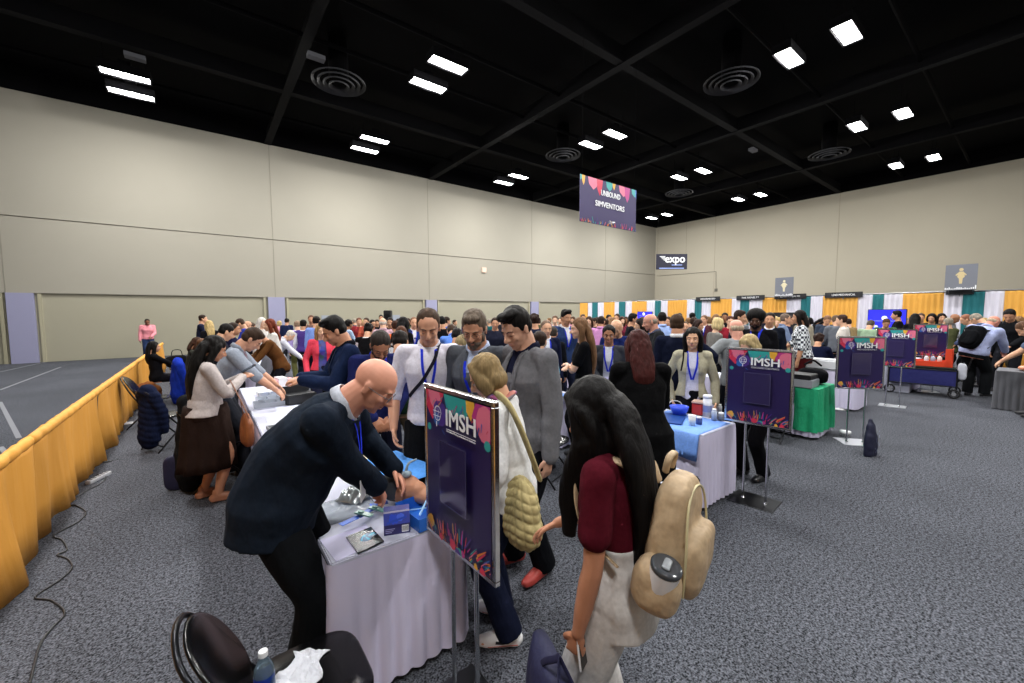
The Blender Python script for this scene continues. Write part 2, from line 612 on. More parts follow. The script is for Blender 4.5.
def sign_art():
    w, h = SIGN_W - .05, SIGN_H - .05
    x0, x1, z0, z1 = -w / 2, w / 2, -h / 2, h / 2
    a = Art(x0, x1, z0, z1, y=-.0125, step=.00012)
    a.rect(x0, x1, z0, z1, C_NAVY)
    # top band of bright paint shapes
    a.poly([(x0, z1), (x0, z1 - .08), (x0 + .06, z1 - .14), (x0 + .12, z1 - .10), (x0 + .17, z1)], C_RED)
    a.poly([(x0 + .02, z1), (x0 + .04, z1 - .06), (x0 + .1, z1 - .11), (x0 + .14, z1 - .03), (x0 + .13, z1)], C_PINK)
    a.disc(x0 + .13, z1 - .10, .062, C_PUR, wob=.08, seed=1)
    a.disc(x0 + .10, z1 - .13, .03, C_BLUE, seed=2)
    a.poly([(x0 + .17, z1), (x0 + .20, z1 - .085), (x0 + .36, z1 - .075), (x0 + .40, z1)], C_TEAL)
    a.poly([(x0 + .355, z1), (x0 + .36, z1 - .05), (x0 + .395, z1 - .085), (x0 + .42, z1 - .03), (x0 + .42, z1)], C_YEL)
    a.poly([(x1 - .10, z1), (x1 - .13, z1 - .06), (x1 - .06, z1 - .15), (x1, z1 - .16), (x1, z1)], C_MAG)
    a.disc(x1 - .035, z1 - .075, .062, C_PINK, wob=.05, seed=3, sz=1.2)
    a.disc(x1 - .02, z1 - .16, .022, C_TEAL, seed=4)
    a.disc(x0 + .03, z1 - .18, .018, C_TEAL, seed=5)
    rr = random.Random(5)
    for k in range(26):
        x = rr.uniform(x0, x1); z = z1 - abs(rr.gauss(0, .04)) - (.05 if abs(x) < .1 else 0.03) * rr.random()
        a.streak(x, z, rr.uniform(-2.6, -.6), rr.uniform(.012, .05), rr.uniform(.003, .008), rr.choice(PAL))
    # bottom band of streaks
    a.disc(x0 + .035, z0 + .05, .03, C_YEL, wob=.2, seed=6)
    for k in range(60):
        t = rr.random()
        x = x0 + t * w
        ang = 2.6 - 2.2 * t + rr.uniform(-.3, .3)
        a.streak(x, z0 + rr.uniform(-.02, .035) + .03 * t, ang, rr.uniform(.02, .09), rr.uniform(.004, .012), rr.choice(PAL))
    for k in range(7):
        a.disc(x0 + rr.random() * w, z0 + rr.uniform(0, .03), rr.uniform(.012, .028), rr.choice(PAL), wob=.25, seed=20 + k)
    globe_logo(a, x0 + .135, z1 - .095, .032)
    # clear page pocket, empty
    a.rect(-.115, .115, -.16, .14, mat('#4a4668', .15, spec=.8))
    a.rect(-.109, .109, -.154, .134, mat('#332c52', .1, spec=.9))
    return a.g


ME = {}
ME['sign_art'] = sign_art().mesh('sign_art')
ME['imsh'] = text_mesh('IMSH', .105, extrude=.0005, bold=.022, width_to=.235)
ME['imsh_sub'] = text_mesh('International Meeting on Simulation in Healthcare', .012, extrude=.0004, width_to=.232)
g = Geo(); w, h, b = SIGN_W, SIGN_H, .022
for c, d in (((0, 0, h / 2 - b / 2), (w, .026, b)), ((0, 0, -h / 2 + b / 2), (w, .026, b)), ((w / 2 - b / 2, 0, 0), (b, .026, h - 2 * b)), ((-w / 2 + b / 2, 0, 0), (b, .026, h - 2 * b))):
    g.box(c, d)
ME['sign_frame'] = bevel_mesh(g, .003, 1)
g = Geo(); g.box((0, .002, 0), (w - 2 * b + .004, .012, h - 2 * b + .004)); ME['sign_back'] = g.mesh('back')
g = Geo(); g.box((0, 0, .004), (.40, .34, .008)); ME['sign_base'] = bevel_mesh(g, .003, 1)


def sign_stand(quad, label, base='#9a9da3', flip=0):
    """quad: pixel x, top y, bottom y of the left and of the right edge of the panel"""
    (lx, lt, lb), (rx, rt, rb) = quad
    def edge(px, yt, yb):
        lo, hi = .5, 40
        for _ in range(50):
            d = (lo + hi) / 2
            z1 = at_d(px, yt, d).z; z0 = at_d(px, yb, d).z
            if z1 - z0 > SIGN_H: hi = d
            else: lo = d
        return at_d(px, (yt + yb) / 2, d)
    A, B = edge(lx, lt, lb), edge(rx, rt, rb)
    mid = (A + B) / 2
    dv = (B - A); dv.z = 0
    rz = math.atan2(dv.y, dv.x)
    print('sign', [round(v, 2) for v in mid], 'w', round(dv.length, 2), 'rz', round(math.degrees(rz)))
    t = thing('sign_stand', label, 'sign', (mid.x, mid.y, 0), rz, 'welcome signs on chrome stands')
    zc = mid.z
    obj('frame', ME['sign_frame'], M_CHROME, t, (0, 0, zc)).rotation_euler = (0, 0, 0)
    obj('backing', ME['sign_back'], C_DK, t, (0, 0, zc))
    p = obj('poster', ME['sign_art'], None, t, (0, 0, zc))
    obj('lettering', ME['imsh'], C_WHITE, p, (.06, -.0235, h / 2 - .13))
    obj('lettering', ME['imsh_sub'], C_WHITE, p, (.06, -.0235, h / 2 - .187))
    gg = Geo(); gg.box((.06, -.0235, h / 2 - .178), (.235, .001, .0018)); obj('underline', gg, C_WHITE, p)
    for s in (-.1, .1):
        gg = Geo(); gg.tube([(s, .025, .006), (s, .025, zc + h / 2 - .02)], [.0105, .0105], seg=12, sub=1, round_ends=False)
        gg.lathe([(.02, .006), (.02, .012), (.012, .022)], (s, .025, 0))
        obj('pole', gg, M_CHROME, t, smooth=False)
    obj('base_plate', ME['sign_base'], mat(base, .3, .9), t, (0, .025, 0))
    return t


S1 = sign_stand(((424.5, 383.5, 531), (502.5, 398, 593)), 'largest and nearest navy welcome sign, on chrome poles beside the near white table', '#55575c')
S2 = sign_stand(((725.5, 347, 420.5), (793.7, 350, 432)), 'navy welcome sign standing at the corner of the blue-topped table', '#26272b')
S3 = sign_stand(((833, 335.5, 388), (888, 337, 391)), 'navy welcome sign with a dark bag leaning against its right pole')
S4 = sign_stand(((875, 329, 366.3), (917.5, 328.5, 368)), 'navy welcome sign overlapped on its left by the sign with the bag')
S5 = sign_stand(((912, 324.4, 356.3), (948.5, 324, 357)), 'smallest and farthest navy welcome sign, in front of the wagon')

# hanging banner
g = Geo()
A1, A2 = at_y(580, 174, 8.7), at_y(636, 190, 8.7); B1 = at_y(580, 221, 8.7)
bw, bh = A2.x - A1.x, A1.z - B1.z
t = thing('hanging_banner', 'purple hanging banner over the hall reading SIMVENTORS', 'banner', ((A1.x + A2.x) / 2, 8.7, (A1.z + B1.z) / 2))
a = Art(-bw / 2, bw / 2, -bh / 2, bh / 2, y=-.012, step=.0003)
M_BN = mat('#352d58', .6)
a.rect(-9, 9, -9, 9, M_BN)
zt, zb_ = bh / 2, -bh / 2
for k, (x, wd, dz, m) in enumerate(((-1.42, .3, .18, C_TEAL), (-1.25, .15, .3, C_YEL), (-.8, .5, .36, C_PINK), (-.5, .3, .5, C_RED), (-.02, .35, .28, C_TEAL), (.2, .15, .2, C_YEL), (.7, .5, .34, C_PINK), (.9, .3, .5, C_MAG), (1.3, .35, .25, C_TEAL), (1.42, .2, .35, C_BLUE))):
    a.poly([(x - wd / 2, zt), (x + wd / 2, zt), (x + wd * .3, zt - dz * .7), (x, zt - dz), (x - wd * .4, zt - dz * .6)], m)
rr = random.Random(9)
for k in range(50):
    x = rr.uniform(-1.5, 1.5)
    c = -.65 if x < 0 else .65
    a.streak(x, zb_ + rr.uniform(-.02, .03), PI / 2 + (c - x) * .8 + rr.uniform(-.3, .3), rr.uniform(.05, .2), .03, rr.choice(PAL))
obj('poster', a.g, None, t)
g = Geo(); g.box((0, 0, 0), (bw, .02, bh)); obj('panel', g, M_BN, t)
o = obj('lettering', text_mesh('UNBOUND', .24, .002, bold=.02, width_to=.95), C_WHITE, t, (.02, -.034, zt - .40))
o = obj('lettering', text_mesh('SIMVENTORS', .24, .002, bold=.02, width_to=1.45), C_WHITE, t, (.0, -.034, -.06))
a = Art(-.3, .3, -.3, .3, y=0, step=.001); globe_logo(a, 0, 0, .05); a.poly([(.06, -.03), (.2, 0), (.2, .03), (.06, .02)], C_WHITE)
obj('logo', a.g, None, t, (-.02, -.034, zb_ + .13))
for s in (-1, 1):
    g = Geo(); g.tube([(s * (bw / 2 - .1), 0, bh / 2), (s * (bw / 2 - .1), 0, 10.3 - (A1.z + B1.z) / 2)], [.004, .004], seg=5, sub=1); obj('cable', g, M_BLACK, t)

# expo banner on the far wall, near the corner
p0, p1 = at_x(656, 254, XR - .12), at_x(687.5, 269.6, XR - .12)
cx = at_d(671.7, 261.7, 31); ew = 31 * 31 / FPX; eh = 15.3 * 31 / FPX
t = thing('hanging_banner', 'black banner reading expo hanging high in the far corner', 'banner', cx, YAW - PI / 2)
g = Geo(); g.box((0, .02, 0), (ew, .04, eh)); obj('panel', g, mat('#15152c', .6), t)
for s in (-1, 1):
    g = Geo(); g.tube([(s * (ew / 2 - .1), .02, eh / 2), (s * (ew / 2 - .1), .02, 11.3 - cx.z)], [.004, .004], seg=5, sub=1); obj('cable', g, M_BLACK, t)
obj('lettering', text_mesh('expo', .85, .003, bold=.02, width_to=1.5), C_WHITE, t, (.25, -.01, .2))
g = Geo()
for k in range(4): g.add([(-.95 + k * .1, -.01, .42 - k * .09), (-.5, -.01, .42 - k * .09), (-.5, -.01, .37 - k * .09), (-.9 + k * .1, -.01, .37 - k * .09)], [(0, 1, 2, 3)])
obj('wing_mark', g, C_WHITE, t)
g = Geo(); g.box((0, -.01, -.5), (1.9, .01, .07)); g.box((.4, -.01, -.25), (.8, .01, .06)); obj('stripe', g, mat('#8fa4e0', .5), t)

# ------------------------------------------------------------------ drape wall of the far booths, X = 19
XD, ZD = 19.0, 2.47
D_OR, D_WH, D_TE = mat('#dfa445', .75, kind='satin'), mat('#d4d2e0', .75, kind='satin'), mat('#156a72', .75, kind='satin')


def drape(y0, y1, z1, name, m, X, label, z0=.02, amp=.03, per=.09, seed=0):
    """pleated curtain along Y at X"""
    rr = random.Random(seed)
    n = max(12, int(abs(y1 - y0) / per * 6))
    ph = rr.uniform(0, 6)
    rings = []
    for z, am in ((z0, 1.5), (z0 + .5, 1.2), (z1 * .6, 1.0), (z1 - .25, .8), (z1 - .06, .6), (z1, .35)):
        ring = []
        for i in range(n + 1):
            y = y0 + (y1 - y0) * i / n
            w = math.sin(2 * PI * (y - y0) / per + ph) * .7 + .5 * noise.noise(V((y * 6, seed * 3.3, z * .4)))
            ring.append(V((X + amp * am * w, y, z)))
        rings.append(ring)
    g = Geo()
    back = [[p + V((.006, 0, 0)) for p in r] for r in rings]
    loop = [r + list(reversed(b)) for r, b in zip(rings, back)]
    g.rings(loop, None, True, True)
    return obj(name, g, m, smooth=True)


def bY(px, X=XD): return at_x(px, 298, X).y


bounds = [(580, 'w'), (584, 'o'), (598, 't'), (603, 'w'), (611, 'o'), (627, 'w'), (632, 't'), (640, 'w'), (649, 'o'), (668, 'w'), (671, 'o'), (687, 'w'), (695, 't'), (702, 'w'), (711, 'o'), (732, 'w'), (740.5, 't'), (749.5, 'w'), (762.6, 'o'), (787, 'w'), (801, 't'), (811, 'w'), (823, 'o'), (858, 'w'), (873, 't'), (884, 'w'), (903, 'o'), (944, 'w'), (963, 't'), (985, 'w'), (1004.5, 'o'), (1040, 'w'), (1062, 't'), (1085, 'w'), (1110, None)]
bounds = [(580, 'o'), (588, 'w'), (592, 't'), (598, 'w'), (604, 'o'), (615, 'w'), (619, 't'), (625.5, 'w'), (632, 'o'), (647, 'w'), (655, 't'), (661, 'w'), (668, 'o')] + bounds[11:]
nm = {'o': ('orange', D_OR), 'w': ('white', D_WH), 't': ('teal', D_TE)}
names = {}
prev = None
for i in range(len(bounds) - 1):
    px, k = bounds[i]; px2, k2 = bounds[i + 1]
    o = drape(bY(px2), bY(px), ZD, 'booth_drape', nm[k][1], XD, '', seed=i, per=.14)
    mid = (px + px2) / 2
    where = 'behind the farthest left booths' if mid < 600 else 'under the expo banner side' if mid < 690 else 'in the middle of the drape wall' if mid < 800 else 'behind the blue screen side' if mid < 910 else 'at the right end'
    order = {0: 'first', 1: 'second', 2: 'third', 3: 'fourth', 4: 'fifth', 5: 'sixth'}[names.setdefault((k, where), 0)]
    names[(k, where)] += 1
    tag(o, '%s %s booth drape %s, counted from the left' % (order, nm[k][0], where), 'drape', 'coloured booth drapes of the far drape wall')
g = Geo(); g.tube([(XD, bY(1110), ZD + .02), (XD, bY(580), ZD + .02)], [.02, .02], seg=8, sub=1, round_ends=False)
y = bY(1100)
while y < bY(580):
    g.tube([(XD + .05, y, 0), (XD + .05, y, ZD + .02)], [.02, .02], seg=8, sub=1); y += 3.05
tag(obj('drape_rail', g, M_STEEL), 'slim metal rail and uprights carrying the far drape wall', 'rail')
# black booth header signs
for k, (a_, b_, yt, yb, lab, txt) in enumerate(((696, 720, 299, 302.5, 'leftmost', 'ADVANCED'), (736.5, 764.5, 298.3, 302, 'second', 'THE NOVELTY'), (774.5, 806, 296, 300.5, 'third', 'ELEVATE HEALTH'), (825, 862.5, 294.7, 299.3, 'fourth', 'LEAD MECHANICAL'), (946, 974, 290.5, 295.5, 'rightmost', ''))):
    q0, q1 = at_x(a_, yt, XD - .06), at_x(b_, yb, XD - .06)
    zc = max((q0.z + q1.z) / 2, ZD + .02)
    t = thing('booth_header', 'black booth name board on the drape rail, %s of the five%s' % (lab, ', under a grey poster' if k in (2, 4) else ''), 'sign', (XD - .06, (q0.y + q1.y) / 2, zc), -PI / 2, 'black booth name boards')
    ww = abs(q0.y - q1.y)
    g = Geo(); g.box((0, 0, 0), (ww, .02, .2)); obj('board', g, mat('#14161c', .6), t)
    if txt: obj('lettering', text_mesh(txt, .1, .002, bold=.01, width_to=ww * .62), C_WHITE, t, (0, -.013, 0))
    g = Geo(); g.box((0, .015, -.1), (.03, .02, .12)); obj('clip', g, M_STEEL, t)
# grey posters hung above the drapes
for k, (x0_, x1_, yt, yb, lab) in enumerate(((775.5, 793, 278, 296, 'smaller grey raised poster with a pale figure, over the middle booths'), (946, 976.5, 265.5, 289.5, 'larger grey raised poster with a golden figure, over the right booths'))):
    q0, q1 = at_x(x0_, yt, XD - .3), at_x(x1_, yb, XD - .3)
    t = thing('raised_poster', lab, 'poster', (XD - .3, (q0.y + q1.y) / 2, (q0.z + q1.z) / 2), -PI / 2, 'grey posters over the booths')
    ww, hh = abs(q0.y - q1.y), abs(q0.z - q1.z)
    a = Art(-ww / 2, ww / 2, -hh / 2, hh / 2, y=-.012, step=.001)
    a.rect(-9, 9, -9, 9, mat('#70747f', .6))
    gold = mat('#d8cfae' if k == 0 else '#c9b78a', .6)
    a.disc(0, hh * .3, hh * .06, gold); a.poly([(-.05, hh * .22), (.05, hh * .22), (.08, hh * .02), (.04, -hh * .05), (.03, -hh * .25), (-.03, -hh * .25), (-.04, -hh * .05), (-.08, hh * .02)], gold)
    a.poly([(.05, hh * .2), (.12, hh * .1), (.1, hh * .06), (.04, hh * .14)], gold); a.poly([(-.05, hh * .2), (-.12, hh * .1), (-.1, hh * .06), (-.04, hh * .14)], gold)
    rr = random.Random(3 + k)
    for j in range(16):
        x = -ww / 2 + ww * (j + .5) / 16
        a.rect(x - ww / 50, x + ww / 50, -hh / 2 + .02, -hh / 2 + .02 + hh * rr.uniform(.04, .12) * (1.3 if abs(j - 7.5) > 5 else .8), C_WHITE)
    obj('poster', a.g, None, t)
    g = Geo(); g.box((0, 0, 0), (ww, .02, hh)); obj('panel', g, mat('#70747f', .6), t)
    for s in (-1, 1):
        g = Geo(); g.tube([(s * (ww / 2 - .08), .03, -hh / 2 + .05), (s * (ww / 2 - .08), .28, -hh / 2 - .12), (s * (ww / 2 - .08), .30, ZD - .02 - (q0.z + q1.z) / 2)], [.008, .008, .008], seg=6, sub=1); obj('bracket', g, M_STEEL, t)
# blue screens
def screen(px0, px1, yt, yb, X, label, stand=True):
    q0, q1 = at_x(px0, yt, X), at_x(px1, yb, X)
    c = V((X, (q0.y + q1.y) / 2, (q0.z + q1.z) / 2)); ww, hh = abs(q0.y - q1.y), abs(q0.z - q1.z)
    t = thing('display_screen', label, 'screen', (c.x, c.y, 0), -PI / 2)
    g = Geo(); g.box((0, 0, c.z), (ww + .04, .05, hh + .04)); obj('housing', bevel_mesh(g, .008, 1), M_DARKMET, t)
    a = Art(-ww / 2, ww / 2, c.z - hh / 2, c.z + hh / 2, y=-.027, step=.001)
    a.rect(-9, 9, -9, 9, mat('#2a2ce0', .3, emit=.9))
    a.disc(-.05, c.z + .1, .07, mat('#e8ecff', .4, emit=.9)); a.disc(-.25, c.z - .18, .05, mat('#c8d4ff', .4, emit=.9)); a.rect(-ww * .4, ww * .3, c.z, c.z + .015, mat('#8896ff', .4, emit=.8))
    obj('picture', a.g, None, t)
    if stand:
        g = Geo(); g.tube([(0, .05, 0), (0, .05, c.z)], [.03, .03], seg=10, sub=1); g.box((0, .05, .02), (.8, .5, .03)); obj('stand', g, M_DARKMET, t)
screen(869, 905, 310, 333, 17.6, 'large blue presentation screen on a stand before the drapes')
screen(638, 652, 312, 320, 17.6, 'small blue screen far behind the grey suited older man')

# ------------------------------------------------------------------ low yellow drape on the left
XL = -1.15
seg = [(-3.2, 2.1), (2.1, 4.9), (4.9, 7.6), (7.6, 10.4), (10.4, 13.1), (13.1, 15.8), (15.8, 18.2)]
labs = ['low yellow floor drape, the panel nearest the camera behind the frame', 'low yellow drape panel at the left frame edge', 'low yellow drape panel beside the loose cable', 'low yellow drape panel beside the power strip', 'low yellow drape panel beside the seated woman in black', 'low yellow drape panel past the seated woman', 'last low yellow drape panel at the far end']
M_GOLD = mat('#d9983a', .7, kind='satin', name='gold_drape')
for i, (a_, b_) in enumerate(seg):
    n = int((b_ - a_) / .05); rings = []
    for z, am in ((.0, 1.9), (.3, 1.4), (.6, .9), (.8, .5), (.845, .25)):
        ring = []
        for k in range(n + 1):
            y = a_ + (b_ - a_) * k / n
            w = noise.noise(V((y * 2.3, 5, z * .5))) * 1.4 + .6 * noise.noise(V((y * 7, 9, z * .3)))
            ring.append(V((XL + .055 * am * w, y, max(0.004, z + (.03 * noise.noise(V((y * 3, 2, 2))) if z == 0 else 0)))))
        rings.append(ring)
    loop = [r + [p + V((.006, 0, 0)) for p in reversed(r)] for r in rings]
    t = thing('floor_drape', labs[i], 'drape', (0, 0, 0), 0, 'low yellow floor drapes')
    g = Geo(); g.rings(loop, None, True, True); obj('curtain', g, M_GOLD, t, smooth=True)
    # gathered sleeve over the rail
    P, R_ = [], []
    y = a_ + .01
    k = 0
    while y < b_:
        P.append((XL + .004 * math.sin(k * 2.1), y, .872)); R_.append((.034 + .006 * math.sin(k * 1.7), .045 + .005 * math.sin(k * 2.9))); y += .07; k += 1
    g = Geo(); g.tube(P, R_, sub=2, seg=10, ref=(1, 0, 0)); obj('rail_sleeve', g, M_GOLD, t, smooth=True)
    g = Geo(); g.tube([(XL - .09, b_ - .03, 0), (XL - .02, b_ - .03, .86)], [.018, .018], seg=8, sub=1); g.box((XL - .2, b_ - .03, .006), (.25, .25, .01)); obj('upright', g, M_STEEL, t)

# ------------------------------------------------------------------ skirted tables
def skirt_mesh(x0, x1, y0, y1, zt, zb, amp=.012, per=.085, seed=0):
    """pleated skirt round all four sides with rounded corners"""
    rc = .03
    path = []
    for (A, B) in (((x0 + rc, y0), (x1 - rc, y0)), ((x1, y0 + rc), (x1, y1 - rc)), ((x1 - rc, y1), (x0 + rc, y1)), ((x0, y1 - rc), (x0, y0 + rc))):
        A, B = V(A), V(B); d = (B - A); L_ = d.length; d.normalize(); nrm = V((d.y, -d.x)); n = max(8, int(L_ / per * 7))
        path += [(A + d * (L_ * i / n), nrm) for i in range(n + 1)]
        n2 = V((nrm.x - nrm.y, nrm.x + nrm.y)).normalized()
        path.append((B + (d + nrm) * 0 + d * rc * .7 + V((-d.y, d.x)) * rc * .3, n2))
    rings = []
    for z, am in ((zb, 1.9), (zb + .2, 1.6), ((zt + zb) / 2, 1.25), (zt - .15, .8), (zt - .04, .45), (zt, .1)):
        ring = []; u = 0; pp = path[0][0]
        for c, nrm in path:
            u += (c - pp).length; pp = c
            w = abs(math.sin(PI * u / per + .8 * noise.noise(V((u * 5, seed, 1))))) - .2 + .8 * noise.noise(V((u * 3.1, seed + 9, z)))
            off = .010 + amp * am * w + .004 * (zt - z) / .7
            p = c + nrm * off
            ring.append(V((p.x, p.y, z + (0.012 * noise.noise(V((u * 9, seed, 4))) if z == zb else 0))))
        rings.append(ring)
    g = Geo(); g.rings(rings, None, False, True)
    return g


M_SKIRT = mat('#d2cde8', .55, kind='satin', name='table_skirt', spec=.4)
M_SKIRTG = mat('#55565c', .7, kind='satin')
M_TOP = mat('#c4c6d8', .6)


TABLES = []


def table(x0, x1, y0, y1, label, sides='frbl', skirt=None, top=None, zt=.74, seed=0, legs=True, hem=.04, extra=None):
    t = thing('folding_table', label, 'table', ((x0 + x1) / 2, (y0 + y1) / 2, 0), 0, 'skirted tables in rows')
    cx_, cy_ = (x0 + x1) / 2, (y0 + y1) / 2; TABLES.append((x0, x1, y0, y1))
    a, b, c, d = x0 - cx_, x1 - cx_, y0 - cy_, y1 - cy_
    g = Geo(); g.box((0, 0, zt - .018), (b - a, d - c, .036)); obj('tabletop', bevel_mesh(g, .006, 2), top or M_TOP, t)
    for sx in (a + .08, b - .08):
        for sy in (c + .12, d - .12):
            g = Geo(); g.tube([(sx, sy, 0), (sx, sy, zt - .03)], [.014, .014], seg=8, sub=1); obj('leg', g, M_STEEL, t)
    if sides: obj('table_skirt', skirt_mesh(a, b, c, d, zt - .012, hem, seed=seed), skirt or M_SKIRT, t, smooth=True)
    return t


W1 = .70
table(.41, 1.12, 1.90, 3.73, 'nearest white skirted table, where the bald man works', seed=1)
table(.39, 1.10, 3.78, 5.58, 'white table behind the bald man, laid with white paper', seed=2, skirt=M_SKIRT)
table(.39, 1.10, 5.62, 7.4, 'white table with pink box in front of the phone woman', seed=3)
table(.39, 1.10, 10.0, 11.8, 'farther table of the left row, by the white cardigan woman', seed=4)
table(3.62, 4.30, 1.84, 3.06, 'white skirted table with blue cloth and red container', seed=6, sides='frbl')
table(3.4, 4.1, 3.9, 5.7, 'table with light blue cover behind the tall man', seed=7)
table(3.5, 4.2, 6.9, 8.7, 'table behind the man with tan strap', seed=8)
table(7.0, 7.7, 1.9, 3.7, 'table under the bright green cloth', seed=9)
table(7.0, 7.7, 4.3, 6.1, 'table by the man in grey sweater', seed=10)
table(7.0, 7.7, 6.6, 8.4, 'table behind the man in navy suit with lanyard', seed=11)
table(9.6, 10.3, 2.0, 3.8, 'white table under the long white roll case', seed=12)
table(10.5, 11.2, 3.4, 5.4, 'white table in front of the seated person in navy', seed=13)
table(13.2, 13.9, 1.7, 3.5, 'white skirted table left of the wagon', seed=14)
table(14.2, 14.95, 3.9, 5.7, 'table under the black case before the orange drape', seed=15)
t = table(12.0, 12.75, -1.9, .45, 'grey draped table at the right edge', seed=16, skirt=M_SKIRTG, top=mat('#6d6e74', .7), hem=.01)
# ================================================================== people
def rot_x(a): return Matrix.Rotation(a, 3, 'X')
def rot_z(a): return Matrix.Rotation(a, 3, 'Z')
def rot_y(a): return Matrix.Rotation(a, 3, 'Y')


def ik(a, b, l1, l2, pole):
    """middle joint between a and b; b is pulled in when out of reach"""
    d = b - a
    L_ = min(d.length, (l1 + l2) * .995)
    L_ = max(L_, abs(l1 - l2) * 1.05 + .01)
    dn = d.normalized()
    b2 = a + dn * L_
    x = (l1 * l1 - l2 * l2 + L_ * L_) / (2 * L_)
    h = math.sqrt(max(0, l1 * l1 - x * x))
    p = pole - dn * pole.dot(dn)
    p = p.normalized() if p.length > 1e-5 else dn.orthogonal().normalized()
    return a + dn * x + p * h, b2


ARMS = {  # wrist targets in S units (x outwards), pole
    'down': ((.135, .025, .475), (.35, -1, 0)),
    'relax': ((.145, .06, .50), (.5, -1, 0)),
    'phone': ((.045, .22, .70), (.6, -.2, -1)),
    'front': ((.05, .20, .60), (.7, -.3, -1)),
    'wide': ((.13, .24, .62), (.7, -.3, -1)),
    'table': ((.10, .27, .50), (.7, -.6, -.4)),
    'cross': ((-.06, .115, .675), (.9, .1, -.9)),
    'pocket': ((.125, .03, .50), (1, -.7, 0)),
    'hip': ((.125, .0, .60), (1, -.4, .1)),
    'behind': ((.02, -.12, .52), (1, -.5, 0)),
    'chin': ((.03, .13, .80), (.4, .2, -1)),
    'lap': ((.06, .22, .42), (.7, -.6, -.3)),
    'point': ((.12, .33, .78), (.6, -.2, -1)),
    'side': ((.36, .06, .74), (.2, -.6, -1)),
    'clasp': ((.02, .13, .50), (1, -.3, 0)),
}


